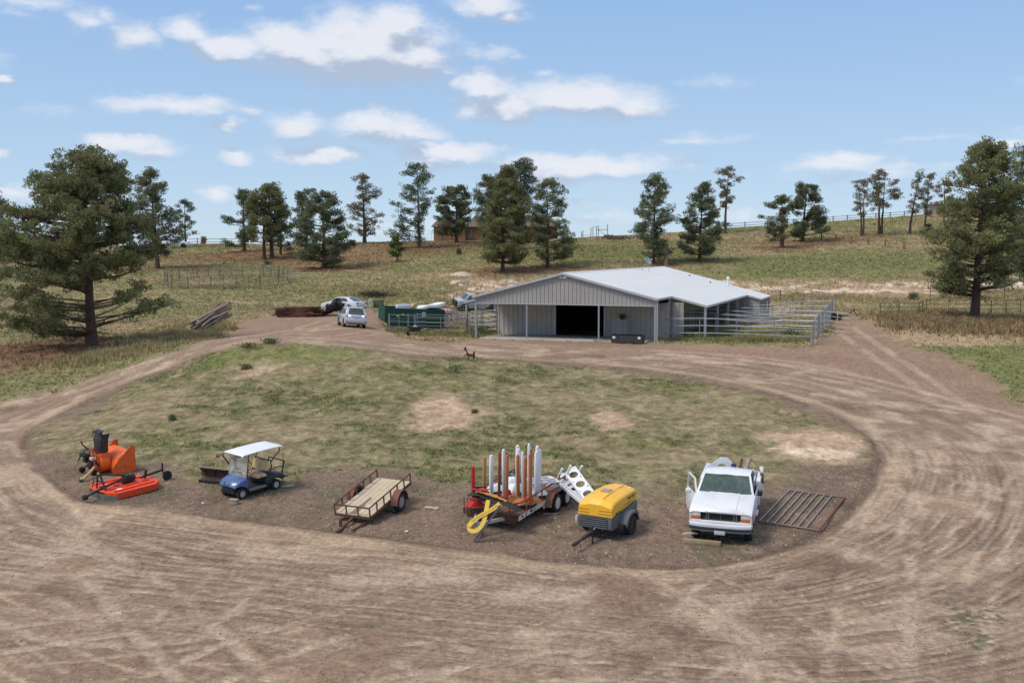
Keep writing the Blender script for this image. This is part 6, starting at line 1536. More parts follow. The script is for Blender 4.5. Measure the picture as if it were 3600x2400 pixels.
MB().lathe([(.04, -.03), (.05, .02), (.03, .05)], (1.32, .05, .44), 'z', 8).build('hand_valve', chrome, cpz)

# ------------------------------------------------ white pickup
f_ = Vector((-math.sin(R(16.5)), -math.cos(R(16.5)), 0))
pc = G(2538, 1888); tk_loc = pc - f_ * 1.55
tk = stand('pickup_truck', 'white pickup with its grille missing, right door hanging open and scrap in the bed', 'pickup truck', tk_loc, f_, span=1.4)
# local: x forward, y left (image right); front axle x=1.55, rear axle x=-1.45
TW = .98
trim_d = mat('dark_bumper_strip', (.03, .032, .05), .5)
for (x_, s_) in ((1.55, 1), (1.55, -1), (-1.45, 1), (-1.45, -1)): wheel(tk, (x_, s_ * .84, .36), .37, .24, .21, mat('steel_wheel', (.30, .30, .31), .4, .6), s_)
def arch(x0, r, z0=.36):
    return [(x0 + r * math.cos(R(t)), z0 + r * math.sin(R(t))) for t in range(180, -1, -20)]
# front body: fenders and nose as side sheets plus hood
for s_ in (1, -1):
    side = [(.72, .42), (.72, 1.16), (1.5, 1.13), (2.12, 1.06), (2.26, .98), (2.28, .62), (2.20, .44)] + [(x_, z_) for x_, z_ in reversed(arch(1.55, .45))]
    side = [(.72, .42)] + [p_ for p_ in arch(1.55, .45)][0:0] + [(.72, 1.16), (1.5, 1.13), (2.12, 1.06), (2.26, .98), (2.28, .62), (2.20, .44)] + [p_ for p_ in reversed(arch(1.55, .45))]
    q = MB(); q.prism(side, s_ * (TW - .05), s_ * TW, 'y'); q.build('front_fender', white_paint, tk, bev=.015)
q = MB(); q.sheet([[(x_, y_, z_ - .045 * (abs(y_) > .85) + .02 * (abs(y_) < .5)) for y_ in (-.975, -.85, -.5, -.48, 0, .48, .5, .85, .975)] for (x_, z_) in ((.62, 1.205), (1.1, 1.19), (1.7, 1.15), (2.12, 1.09), (2.25, 1.02), (2.29, .96))], .03); q.build('hood', white_paint, tk, smooth=True)
q = MB(); q.box(2.18, 2.27, -.97, -.60, .62, .70); q.box(2.18, 2.27, .60, .97, .62, .70); q.box(2.16, 2.285, -.62, .62, .62, .68); q.box(2.16, 2.29, -.96, .96, .94, .985); q.build('nose_panel', white_paint, tk, bev=.01)
q = MB(); q.box(1.95, 2.20, -.62, .62, .68, .945); q.build('grille_cavity', mat('engine_black', (.012, .012, .015), .8), tk)
q = MB()
for y_ in (-.45, -.38, .42, .50): q.box(2.20, 2.215, y_ - .02, y_ + .02, .70, .93)
q.box(2.20, 2.22, -.008, .008, .69, .94); q.box(2.205, 2.215, -.6, .6, .70, .715); q.build('radiator_bars', mat('dull_radiator', (.16, .15, .14), .6, .3), tk)
for s_ in (1, -1):
    MB().box(2.20, 2.275, min(s_ * .635, s_ * .955), max(s_ * .635, s_ * .955), .80, .935).build('headlight', lens, tk, bev=.01)
    MB().box(2.20, 2.27, min(s_ * .635, s_ * .955), max(s_ * .635, s_ * .955), .705, .79).build('turn_signal', amber, tk, bev=.008)
    MB().box(1.98, 2.18, min(s_ * .96, s_ * .992), max(s_ * .96, s_ * .992), .80, .90).build('side_marker', amber, tk)
bmp = [(2.22, -1.0), (2.34, -.96), (2.42, -.6), (2.44, 0), (2.42, .6), (2.34, .96), (2.22, 1.0), (2.12, 1.0), (2.16, .9), (2.26, .55), (2.28, 0), (2.26, -.55), (2.16, -.9), (2.12, -1.0)]
MB().prism(bmp, .50, .615, 'z').build('bumper', white_paint, tk, bev=.015)
MB().prism([(x_ + .008 if x_ > 2.2 else x_, y_ * 1.002) for x_, y_ in bmp], .42, .50, 'z').build('bumper_strip', trim_d, tk, bev=.008)
MB().prism([(x_ - .03, y_ * .97) for x_, y_ in bmp], .36, .42, 'z').build('valance', mat('dusty_grey_valance', (.36, .34, .33), .7, var=.15), tk, bev=.01)
pl_ = MB().box(2.43, 2.445, -.17, .17, .29, .42).build('licence_plate', mat('licence_plate_paint', (.55, .57, .60), .5, var=.25, scale=25), tk, bev=.004)
# cab: roof, pillars, glass
xr0, xr1, zr = -.62, .22, 1.735           # roof rear, roof front
q = MB(); q.sheet([[(x_, y_, z_ - .05 * (abs(y_) > .68) - .0) for y_ in (-.765, -.69, 0, .69, .765)] for (x_, z_) in ((xr0 - .06, 1.68), (xr0, 1.735), (-.2, 1.775), (xr1 - .05, 1.755), (xr1 + .06, 1.70))], .04); q.build('roof', white_paint, tk, smooth=True)
for s_ in (1, -1):
    q = MB(); q.bar((xr1 + .04, s_ * .745, 1.69), (.80, s_ * .90, 1.17), .07, .07); q.build('pillar', white_paint, tk, bev=.01)
    q = MB(); q.bar((xr0 - .02, s_ * .74, 1.69), (xr0 - .08, s_ * .88, 1.14), .14, .08, up=(1, 0, 0)); q.build('rear_pillar', white_paint, tk, bev=.01)
q = MB().sheet([[(.80, y_ * .885, 1.185), ] + [(.80 + .03 * (1 - abs(y_)), y_ * .885, 1.185)] for y_ in (-1,)] if False else [[(.80 + .07 * (1 - y_ * y_), y_ * .885, 1.185) for y_ in (-1, -.5, 0, .5, 1)], [(.51 + .05 * (1 - y_ * y_), y_ * .805, 1.44) for y_ in (-1, -.5, 0, .5, 1)], [(xr1 + .05 + .02 * (1 - y_ * y_), y_ * .73, 1.695) for y_ in (-1, -.5, 0, .5, 1)]], .012)
wsg = mat('green_tinted_screen', (.06, .088, .085), .10, var=.25, scale=2.5, col2=(.13, .155, .135), mixlo=.45, mixhi=.8, spec=.5)
wso = q.build('windshield', wsg, tk, smooth=True)
q = MB().sheet([[(.325 + .03 * (1 - y_ * y_), y_ * .77, 1.602) for y_ in (-1, -.5, 0, .5, 1)], [(.262 + .03 * (1 - y_ * y_), y_ * .742, 1.675) for y_ in (-1, -.5, 0, .5, 1)]], .004); q.build('tint_band', mat('blue_tint_band', (.025, .04, .08), .15), wso)
q = MB(); q.bar((.86, -.05, 1.205), (.80, -.38, 1.235), .018, .018); q.bar((.80, .68, 1.205), (.83, .32, 1.235), .018, .018); q.build('wipers', black_metal, tk)
MB().box(.58, .66, -.90, .90, 1.13, 1.19).build('cowl_panel', white_paint, tk, bev=.01)
MB().sheet([[(xr0 - .06, -.72, 1.66), (xr0 - .06, .72, 1.66)], [(xr0 - .10, -.80, 1.18), (xr0 - .10, .80, 1.18)]], .012).build('rear_window', glass_dark, tk)
# left door (image right), closed
q = MB(); q.prism([(-.66, .42), (.70, .42), (.72, 1.16), (-.68, 1.14)], .93, TW, 'y'); dl = q.build('door', white_paint, tk, bev=.012)
q = MB(); q.prism([(-.60, 1.15), (.66, 1.17), (.22, 1.66), (-.58, 1.64)], .86, .875, 'y'); qo = q.build('side_window', glass_dark, dl); qo.rotation_euler = (0, 0, 0)
MB().box(-.55, -.40, TW, TW + .025, 1.02, 1.06).build('handle', black_metal, dl)
q = MB(); q.box(.45, .60, TW + .04, TW + .20, 1.14, 1.30); q.tube([(.55, TW, 1.14), (.53, TW + .1, 1.18)], .015, 5); q.build('mirror', black_metal, dl, bev=.02)
for s_ in (1, -1): MB().prism([(-.75, .30), (.95, .30), (.95, .44), (-.75, .44)], min(s_ * .88, s_ * .96), max(s_ * .88, s_ * .96), 'y').build('rocker_panel', white_paint, tk, bev=.01)
q = MB(); q.box(-.7, .75, -.90, .90, .40, .46); q.box(-.72, -.66, -.90, .90, .46, 1.16); q.box(.62, .70, -.88, .88, .46, 1.12); q.box(-2.6, 2.1, -.45, -.35, .34, .46); q.box(-2.6, 2.1, .35, .45, .34, .46); q.tube([(1.55, -.8, .36), (1.55, .8, .36)], .05, 8); q.tube([(-1.45, -.8, .36), (-1.45, .8, .36)], .06, 8); q.build('chassis', black_metal, tk)
q = MB(); q.box(-.58, -.05, -.80, .80, .46, .78, (.03, .03)); q.box(-.62, -.45, -.80, .80, .78, 1.30, (.03, .03)); q.build('bench_seat', mat('grey_blue_cloth', (.10, .11, .14), .9), tk, bev=.03)
MB().lathe([(.17, -.012), (.19, 0), (.17, .012), (.155, 0)], (.30, .40, 1.08), 'x', 16, close=True).build('steering_wheel', black_metal, tk)
# right door swung open (image left)
da = R(20); Md = Matrix.Translation((.86, -TW + .02, -.13)) @ Matrix.Rotation(da, 4, 'Z') @ Matrix.Rotation(R(-3), 4, 'X')
q = MB(Md); q.prism([(-1.36, .44), (0, .44), (.0, 1.16), (-1.36, 1.14)], -.05, .02, 'y'); do = q.build('door', white_paint, tk, bev=.012); do['label'] = 'front right door hanging wide open'
q = MB(Md)
for a, b in (((0, 1.16), (-.45, 1.66)), ((-.45, 1.66), (-1.28, 1.64)), ((-1.28, 1.64), (-1.33, 1.14))): q.bar((a[0], -.02, a[1]), (b[0], -.02, b[1]), .05, .05)
q.build('window_frame', white_paint, do)
q = MB(Md); q.prism([(-.05, .50), (-1.28, .50), (-1.28, 1.06), (-.05, 1.08)], .022, .05, 'y'); q.build('inner_trim', mat('dark_door_trim', (.05, .05, .055), .8, var=.3, scale=4, col2=(.16, .15, .14)), do)
q = MB(Md); q.tube([(-.12, -.03, .98), (-.14, -.28, 1.02), (-.12, -.30, 1.30), (-.10, -.05, 1.20)], .014, 5); q.build('mirror_arm', white_plastic, do); q = MB(Md); q.box(-.20, -.04, -.38, -.20, 1.26, 1.40); q.build('mirror', white_plastic, do, bev=.03)
q = MB(Md); q.box(-1.36, -1.30, -.06, .03, .42, .52); q.build('door_step', black_metal, do)
# bed
for s_ in (1, -1):
    side = [(-2.85, .50), (-2.85, 1.27), (-.80, 1.24), (-.80, .44)] + [p_ for p_ in reversed(arch(-1.45, .45))]
    q = MB(); q.prism(side, s_ * (TW - .10), s_ * (TW + .04), 'y'); q.build('bed_side', white_paint, tk, bev=.015)
q = MB(); q.box(-2.8, -.80, -.86, .86, .60, .64); q.build('bed_floor', mat('dirty_bed_floor', (.07, .06, .055), .9), tk); MB().box(-.84, -.80, -.88, .88, .62, 1.10).build('bed_front', white_paint, tk); MB().box(-2.88, -2.82, -.86, .86, .60, 1.08).build('tailgate', white_paint, tk, bev=.01)
MB().box(-2.98, -2.88, -.95, .95, .46, .60).build('rear_bumper', chrome, tk, bev=.02)
for s_ in (1,): 
    q = MB(); q.box(-.5, .1, .97, 1.02, .30, .36); q.build('side_step', white_plastic, tk)
for ch_o in tk.children:
    if not ch_o.name.startswith('wheel'): ch_o.location.z += .09
# load in the bed, each its own
Mt = tk.matrix_world
def bedp(x_, y_, z_): return Mt @ Vector((x_, y_, z_))
rzk = math.atan2(f_.y, f_.x)
o = thing('scrap_body_panel', 'cut white car body panel with an open triangular window standing in the pickup bed', 'panel', bedp(-1.30, -.28, .80), rzk)
q = MB(); OUT = [(-.62, 0), (-.60, .78), (-.45, .98), (-.10, 1.16), (.15, 1.16), (.62, .72), (.66, 0)]; INN = [(-.44, .62), (-.40, .72), (-.12, .94), (.06, .94), (.38, .60), (.30, .40)]
q2 = MB()
pts_o = [(-.62, 0), (-.62, .5), (-.60, .78), (-.10, 1.16), (.15, 1.16), (.62, .72)]; pts_i = [(.0, .45), (-.42, .52), (-.40, .68), (-.10, .94), (.04, .94), (.30, .62)]
for i in range(5):
    a, b = pts_o[i], pts_o[i + 1]; c_, d_ = pts_i[i + 1], pts_i[i]; q2.prism([a, b, c_, d_], -.04, .03, 'x')
q2.prism([(.62, .72), (.66, 0), (.0, .45), (.30, .62)], -.04, .03, 'x'); q2.prism([(-.62, 0), (.0, .45), (.66, 0)], -.04, .03, 'x')
q2.build('panel_sheet', white_paint, o)
o = thing('scrap_door_edge', 'narrow upright white panel at the left rear of the pickup cab', 'panel', bedp(-1.0, -.80, .66), rzk); MB().prism([(-.06, 0), (.14, 0), (.10, 1.05), (-.02, 1.08)], -.05, .05, 'x').build('panel_sheet', white_paint, o)
o = thing('blue_bottle', 'dark blue cylinder standing in the pickup bed behind the cab', 'cylinder', bedp(-.92, .12, .66), 0); MB().lathe([(.10, 0), (.10, 1.12), (.07, 1.20), (.03, 1.22)], (0, 0, 0), 'z', 12).build('bottle', mat('navy_plastic', (.03, .035, .09), .4), o, smooth=True)
o = thing('timber_post', 'grey-brown timber post sticking up out of the pickup bed', 'timber', bedp(-1.35, .25, .7), rzk); MB().bar((0, 0, 0), (-1.15, .28, 1.05), .14, .12).build('post', wood_grey, o, bev=.01)
o = thing('rusty_beam', 'dark rusty beam beside the timber post in the pickup bed', 'beam', bedp(-1.45, .08, .7), rzk); MB().bar((0, 0, 0), (-1.05, .20, 1.0), .08, .10).build('beam', rust, o)
o = thing('rusty_frame_scrap', 'tangle of rusty wire frame and rods over the pickup bed side', 'scrap', bedp(-1.9, .55, .9), rzk)
q = MB(); rs_ = random.Random(3)
q.tube([(-.75, -.0, .82), (-.3, .30, .62), (.15, .48, .38)], .02, 5); q.tube([(-.7, -.02, .8), (-.4, -.1, .3), (.1, -.1, .0)], .015, 5)
for i in range(16): a = Vector((rs_.uniform(-.6, .4), rs_.uniform(-.35, .35), rs_.uniform(-.2, .5))); q.tube([a, a + Vector((rs_.uniform(-.4, .5), rs_.uniform(-.2, .3), rs_.uniform(-.25, .2)))], .012, 4)
q.build('wire_frame', mat('rust_orange_wire', (.20, .09, .045), .8, var=.3), o)
q = MB(); q.lathe([(.02, -.07), (.16, -.06), (.16, .06), (.02, .07)], (.22, .48, .30), 'y', 14); q.tube([(.0, .45, .25), (.3, .5, .5)], .03, 6); q.build('pulley', rust, o)
for i, (pa_, pb_, lab) in enumerate((((2402, 1893), (2452, 1890), 'upper pale timber under the pickup front wheel'), ((2400, 1905), (2534, 1918), 'long tan timber lying before the pickup front wheel'))):
    a, b = G(*pa_), G(*pb_); o = stand('timber_block', lab, 'timber', a, dirv(b, a), lift=(.14 if i == 0 else 0)); w_ = (b - a).length
    MB().box(0, w_ * (1 if i else 1.0), -.07, .07, 0, .14 if i else .05).build('timber', wood_pale if i == 0 else mat('tan_timber', (.33, .25, .15), .85, var=.2, bump=.3), o, bev=.008)
# loose front step by the open door
# ------------------------------------------------ barred gate lying on the gravel
Ga, Gb, Gc, Gd = G(2668, 1837), G(2774, 1727), G(2970, 1753), G(2880, 1869)
o = thing('lying_gate', 'pale barred pipe gate lying flat on the gravel right of the pickup', 'gate', Ga)
up = Vector((0, 0, .06)); L0 = Vector(Ga)
def gq_(p): return Vector((p.x, p.y, H(p.x, p.y))) - L0 + up
pale_bar = mat('pale_worn_bar', (.36, .31, .29), .6, .2, var=.15, col2=(.20, .14, .12), mixlo=.55, mixhi=.7)
q = MB(); n = 9
for i in range(n - 1):
    if i == 8: continue
    t = i / 8.0
    if i in (0, 1, 2, 3, 4, 5, 6): a = Ga.lerp(Gd, i * .128); b = Gb.lerp(Gc, i * .128); q.tube([gq_(a), gq_(a.lerp(b, .5)) , gq_(b)], .026, 6)
q.build('bars', pale_bar, o, smooth=True)
for a, b in ((Ga, Gd), (Gb, Gc)): MB().tube([gq_(a), gq_(a.lerp(b, .5)), gq_(b)], .03, 6).build('end_bar', mat('dark_worn_bar', (.20, .15, .14), .6, .2), o, smooth=True)
q = MB(); q.tube([gq_(Gc), gq_(Gc.lerp(Gd, .5)), gq_(Gd)], .034, 6); q.build('rusty_side_bar', mat('red_rust_bar', (.20, .045, .03), .7), o, smooth=True)

# ---------------------------------------------------------------- cars in the yard
def car(root, prof, cab, w, paint, wheels, wr, glasses, lamps, extras=None, tum=.14):
    """prof: side outline of the lower body (x,z); cab: outline of the glasshouse; w half width; x forward"""
    ys = [(-w, .0), (-w * .985, .03), (w * .985, .03), (w, .0)]
    q = MB(); q.prism(prof, -w, w, 'y'); body = q.build('body', paint, root, bev=.05, seg=2)
    q = MB(); n = len(cab); zlo = min(p[1] for p in cab); zhi = max(p[1] for p in cab)
    def ring(s_): return [(x_, s_ * (w * .97 - tum * (z_ - zlo) / (zhi - zlo) * 1.2), z_) for x_, z_ in cab]
    q.loft([ring(-1), ring(1)]); q.build('glasshouse', paint, root, bev=.03)
    for (nm, pts) in glasses: MB().sheet([[Vector(pts[0]), Vector(pts[1])], [Vector(pts[3]), Vector(pts[2])]], .012).build(nm, glass_dark, root)
    for (x_, s_) in [(x_, s_) for x_ in wheels for s_ in (1, -1)]:
        q = MB(); q.lathe([(wr * 1.12, -.02), (wr * 1.12, .0), (wr * .9, .004)], (x_, s_ * (w - .0) , wr), 'y', 20); q.build('wheel_arch', black_metal, root)
        wheel(root, (x_, s_ * (w - .09), wr), wr, .22, wr * .62, chrome, s_, spokes=5)
    for (nm, b, m_) in lamps: MB().box(*b).build(nm, m_, root, bev=.01)
silver = mat('silver_paint', (.60, .62, .65), .3, .35, var=.03, coat=.5, col2=(.42, .40, .37), mixlo=.6, mixhi=.9)
pearl = mat('pearl_white_paint', (.68, .70, .74), .3, .1, var=.03, coat=.5)
red_l = mat('red_tail_lens', (.40, .03, .04), .2); red_l2 = mat('pale_red_lens', (.45, .22, .24), .2)
lit_l = mat('reversing_lamp', (.9, .9, .9), .2, emit=(1, .97, .92, 3.0))
# silver SUV seen from behind, rotated a little so its left flank shows
p1, p2 = G(1183, 1150), G(1254, 1149)
sv_c = mid(p1, p2); ax = Vector((.10, .99, 0)).normalized()
sv_c = sv_c + ax * 1.55
suv = stand('silver_suv', 'silver SUV seen from behind with white reversing lamps lit', 'car', sv_c, (-.30, .95), span=1.3)
prof = [(-2.30, .42), (-2.34, .62), (-2.28, .95), (-2.20, 1.12), (1.2, 1.02), (1.95, .92), (2.32, .72), (2.34, .40), (2.2, .28), (-2.15, .28)]
cab = [(-2.20, 1.08), (-1.98, 1.52), (-1.75, 1.66), (-.6, 1.72), (.2, 1.66), (1.15, 1.05)]
wv = .93
gl = [('rear_window', [(-2.215, -.66, 1.14), (-2.215, .66, 1.14), (-2.02, .60, 1.50), (-2.02, -.60, 1.50)]), ('windshield', [(1.12, .70, 1.10), (1.12, -.70, 1.10), (.28, -.62, 1.62), (.28, .62, 1.62)])]
for s_ in (1, -1):
    gl += [('side_window', [(-1.95, s_ * .915, 1.14), (-.95, s_ * .915, 1.12), (-.95, s_ * .79, 1.58), (-1.65, s_ * .79, 1.56)]), ('side_window', [(-.88, s_ * .915, 1.12), (.95, s_ * .915, 1.10), (.25, s_ * .79, 1.56), (-.88, s_ * .785, 1.58)])]
car(suv, prof, cab, wv, silver, (1.38, -1.36), .37, gl,
    [('reversing_lamp', (-2.30, -2.24, .50, .66, .97, 1.04), lit_l), ('reversing_lamp', (-2.30, -2.24, -.66, -.50, .97, 1.04), lit_l), ('tail_lamp', (-2.29, -2.10, .66, .90, .86, 1.05), red_l2), ('tail_lamp', (-2.29, -2.10, -.90, -.66, .86, 1.05), red_l2),
     ('licence_plate', (-2.335, -2.31, -.17, .17, .82, .92), mat('licence_plate_paint', (.55, .57, .60), .5)), ('reflector', (-2.345, -2.30, .70, .86, .48, .54), red_l), ('reflector', (-2.345, -2.30, -.86, -.70, .48, .54), red_l), ('rear_spoiler', (-2.12, -1.72, -.62, .62, 1.63, 1.67), silver), ('bumper_valance', (-2.325, -2.2, -.7, .7, .26, .36), dark_plastic), ('tailgate_trim', (-2.335, -2.26, -.45, .45, .935, .965), chrome)])
for s_ in (1, -1): MB().tube([(-1.7, s_ * .62, 1.69), (-1.6, s_ * .62, 1.75), (-.1, s_ * .62, 1.76), (.1, s_ * .62, 1.70)], .022, 6).build('roof_rail', chrome, suv, smooth=True)
for s_ in (1, -1): MB().box(.78, .92, s_ * 1.02 - .1, s_ * 1.02 + .1, 1.02, 1.16).build('side_mirror', silver, suv, bev=.03)
# white sedan three-quarter rear, nose to the left
sc_ = G(1206, 1092) + Vector((0, .6, 0)); sd2 = Vector((-.86, .51, 0))
sed = stand('white_sedan', 'white sedan parked behind the black heap, nose to the left', 'car', sc_, sd2, span=1.3)
prof = [(-2.38, .40), (-2.42, .62), (-2.36, .98), (-1.7, 1.02), (.9, .96), (1.6, .88), (2.25, .74), (2.42, .55), (2.40, .30), (2.2, .24), (-2.2, .26)]
cab = [(-1.90, .98), (-1.0, 1.40), (-.3, 1.46), (.35, 1.41), (1.35, .92)]
gl = [('rear_window', [(-1.80, -.60, 1.045), (-1.80, .60, 1.045), (-1.06, .52, 1.395), (-1.06, -.52, 1.395)]), ('windshield', [(1.28, .66, .98), (1.28, -.66, .98), (.42, -.58, 1.40), (.42, .58, 1.40)])]
for s_ in (1, -1):
    gl += [('side_window', [(-1.25, s_ * .875, 1.0), (-.30, s_ * .885, 1.0), (-.30, s_ * .765, 1.37), (-.95, s_ * .775, 1.33)]), ('side_window', [(-.24, s_ * .885, 1.0), (1.05, s_ * .875, .99), (.35, s_ * .77, 1.34), (-.24, s_ * .765, 1.37)])]
car(sed, prof, cab, .90, pearl, (1.42, -1.38), .34, gl,
    [('tail_lamp', (-2.40, -2.22, .58, .86, .76, .92), red_l), ('tail_lamp', (-2.40, -2.22, -.86, -.58, .76, .92), red_l), ('licence_plate', (-2.43, -2.40, -.16, .16, .62, .72), mat('licence_plate_paint', (.55, .57, .60), .5)), ('bumper_valance', (-2.41, -2.2, -.75, .75, .22, .34), dark_plastic), ('headlight', (2.12, 2.34, .55, .84, .62, .74), lens), ('headlight', (2.12, 2.34, -.84, -.55, .62, .74), lens)])
MB().tube([(-1.0, 0, 1.41), (-1.12, 0, 1.56)], .012, 5).build('antenna', black_metal, sed)
# white pickup on the left crest
pw = G(612, 872); o = stand('crest_pickup', 'white pickup on the left crest, half hidden by a pine', 'pickup truck', pw, (1, .15), span=1.4)
prof = [(-2.8, .45), (-2.85, .95), (-2.8, 1.15), (1.5, 1.15), (2.6, 1.05), (2.75, .8), (2.75, .45)]
car(o, prof, [(-.6, 1.12), (-.5, 1.8), (.6, 1.8), (1.4, 1.12)], 1.0, pearl, (1.8, -1.75), .42, [('windshield', [(1.36, .8, 1.18), (1.36, -.8, 1.18), (.66, -.7, 1.74), (.66, .7, 1.74)]), ('side_window', [(-.45, -.97, 1.2), (1.1, -.97, 1.2), (.6, -.85, 1.68), (-.4, -.85, 1.68)]), ('side_window', [(-.45, .97, 1.2), (1.1, .97, 1.2), (.6, .85, 1.68), (-.4, .85, 1.68)])], [('headlight', (2.66, 2.78, -.95, -.6, .8, 1.0), lens), ('headlight', (2.66, 2.78, .6, .95, .8, 1.0), lens)])
# white flatbed behind the left pens
pf = G(1640, 1120); pf = at(1672, 1100, 118); pf.z = H(pf.x, pf.y); o = stand('pale_flatbed_truck', 'pale truck with dark front standing behind the left pens', 'truck', pf, (-.95, -.30), span=1.4)
prof = [(-2.6, .6), (-2.6, .95), (.6, 1.0), (.7, 1.25), (2.2, 1.12), (2.35, .6), (2.2, .4), (-2.4, .45)]
car(o, prof, [(.15, 1.0), (.2, 1.75), (1.0, 1.8), (1.6, 1.15)], .95, mat('dull_grey_paint', (.40, .41, .43), .5), (1.5, -1.6), .40, [('windshield', [(1.56, .75, 1.2), (1.56, -.75, 1.2), (1.05, -.66, 1.74), (1.05, .66, 1.74)]), ('side_window', [(.3, .93, 1.25), (1.3, .93, 1.22), (1.0, .82, 1.68), (.3, .82, 1.68)])], [('front_guard', (2.3, 2.5, -.85, .85, .45, 1.05), black_metal), ('headlight', (2.30, 2.38, .6, .85, .8, 1.0), lens)])
pp_ = G(1568, 1128); o = stand('pink_tarp_bale', 'pink wrapped bundle on a dark stand behind the left pen rails', 'bundle', pp_, (1, .1))
MB().lathe([(.3, .75), (.62, .78), (.72, .92), (.62, 1.12), (.35, 1.2)], (0, 0, 0), 'z', 14).build('wrapping', mat('faded_pink_plastic', (.52, .30, .31), .6, var=.15), o, smooth=True); q = MB()
for a in range(4): q.tube([(.5 * math.cos(a * 1.57), .5 * math.sin(a * 1.57), 0), (.45 * math.cos(a * 1.57), .45 * math.sin(a * 1.57), .8)], .05, 6)
q.box(-.5, .5, -.5, .5, .68, .76); q.build('stand', mat('maroon_frame', (.10, .035, .05), .7), o)
# ------------------------------------------------ green roll-off dumpster
a = G(1372, 1160); db = G(1448, 1156); dpos = at(1444, 1140, 98); dpos.z = H(dpos.x, dpos.y)
dz_ = stand('dumpster', 'dark green roll-off dumpster filled with white sheets and a cardboard box', 'dumpster', dpos, (-.93, -.36), span=2)
green_m = mat('dark_green_steel', (.009, .060, .034), .5, var=.15, col2=(.03, .05, .035), mixlo=.55, mixhi=.8)
q = MB(); L2, W2, Ht = 2.75, 1.15, 1.75
q.hexa([(L2 - .75, -W2, .2), (-L2, -W2, .2), (-L2, W2, .2), (L2 - .75, W2, .2), (L2, -W2, .7), (-L2, -W2, .7), (-L2, W2, .7), (L2, W2, .7)])
for s_ in (1, -1): q.box(-L2, L2, s_ * W2 - .04, s_ * W2 + .04, .7, Ht)
q.box(L2 - .04, L2 + .04, -W2, W2, .7, Ht); q.box(-L2 - .04, -L2 + .04, -W2, W2, .2, Ht); q.build('container', green_m, dz_)
for s_ in (1, -1):
    q = MB()
    for i in range(8): x_ = -L2 + .3 + i * (2 * L2 - .6) / 7; q.box(x_ - .05, x_ + .05, s_ * (W2 + .04), s_ * (W2 + .11), .45, Ht - .05)
    q.build('side_ribs', green_m, dz_)
q = MB()
for s_ in (1, -1): q.bar((-L2, s_ * W2, Ht), (L2, s_ * W2, Ht), .12, .10)
q.bar((L2, -W2, Ht), (L2, W2, Ht), .12, .1); q.bar((-L2, -W2, Ht), (-L2, W2, Ht), .12, .1); q.build('top_rim', green_m, dz_)
for s_ in (1, -1):
    q = MB(); q.lathe([(.05, -.08), (.16, -.08), (.16, .08), (.05, .08)], (L2 - .9, s_ * .7, .14), 'y', 12); q.lathe([(.05, -.08), (.16, -.08), (.16, .08), (.05, .08)], (-L2 + .3, s_ * .7, .14), 'y', 12); q.bar((L2 - .9, s_ * .7, .2), (-L2 + .3, s_ * .7, .2), .1, .12); q.build('skid_rail', black_metal, dz_)
MB().box(-.95, -.6, W2 + .112, W2 + .12, 1.1, 1.55).build('notice_sheet', mat('pale_sticker', (.55, .58, .56), .6, var=.2, scale=20), dz_)
for x_ in (1.05, 1.55): MB().box(x_, x_ + .2, W2 + .112, W2 + .118, 1.05 + (1.55 - x_) * .2, 1.25 + (1.55 - x_) * .2).build('yellow_sticker', mat('yellow_green_sticker', (.55, .6, .2), .6), dz_)
def dpt(x_, y_, z_): return dz_.matrix_world @ Vector((x_, y_, z_))
da_ = math.atan2(-.36, -.93)
o = thing('white_mattress_piece', 'upright bluish-white sheet piece poking out of the dumpster, left of the cardboard', 'sheet', dpt(.9, .3, 1.55), da_); MB().box(-.62, .62, -.3, .3, 0, .55).build('sheet_piece', mat('bluish_white_fabric', (.60, .64, .72), .8, var=.1), o, bev=.04)
o = thing('cardboard_box', 'tilted brown cardboard box on top of the dumpster load', 'box', dpt(-.05, .2, 1.72), da_ + .5, tilt=(.0, .6)); MB().box(-.35, .35, -.3, .3, 0, .4).build('box', mat('cardboard', (.42, .28, .16), .9, var=.1), o)
o = thing('white_sheeting', 'long rising white sheeting over the right end of the dumpster', 'sheet', dpt(-1.6, .1, 1.7), da_)
MB().sheet([[(x_, y_, .12 + (-x_ + 1.2) * .16 + .05 * math.sin(x_ * 4 + y_)) for y_ in (-.8, -.3, .3, .8)] for x_ in [1.3 - .26 * i for i in range(11)]], .22).build('sheeting', white_plastic, o)
# ------------------------------------------------ wheelbarrow
o = stand('wheelbarrow', 'black wheelbarrow with pale load in front of the left pen fence', 'wheelbarrow', G(1458, 1180), (-.80, -.60))
q = MB()
q.sheet([[(-.50, -.36, .72), (-.50, .36, .72)], [(-.22, -.22, .36), (-.22, .22, .36)], [(.28, -.20, .36), (.28, .20, .36)], [(.55, -.34, .74), (.55, .34, .74)]], .02)
for s_ in (1, -1): q.prism([(-.50, .72), (-.22, .36), (.28, .36), (.55, .74)], s_ * .30 - .01, s_ * .30 + .01, 'y')
q.build('tray', black_metal, o); q = MB(); q.tube([(-.50, -.36, .72), (-.50, .36, .72), (.55, .34, .74), (.55, -.34, .74), (-.50, -.36, .72)], .02, 6); q.build('tray_rim', black_metal, o)
for s_ in (1, -1): MB().tube([(.62, s_ * .06, .22), (0, s_ * .22, .33), (-.95, s_ * .30, .66)], .028, 6).build('handle', mat('tan_wood_handle', (.46, .36, .22), .8), o)
for s_ in (1, -1): MB().tube([(-.35, s_ * .24, .42), (-.42, s_ * .24, 0), (-.18, s_ * .24, .38)], .018, 5).build('leg', black_metal, o)
wheel(o, (.60, 0, .20), .20, .10, .09, black_metal, 1)
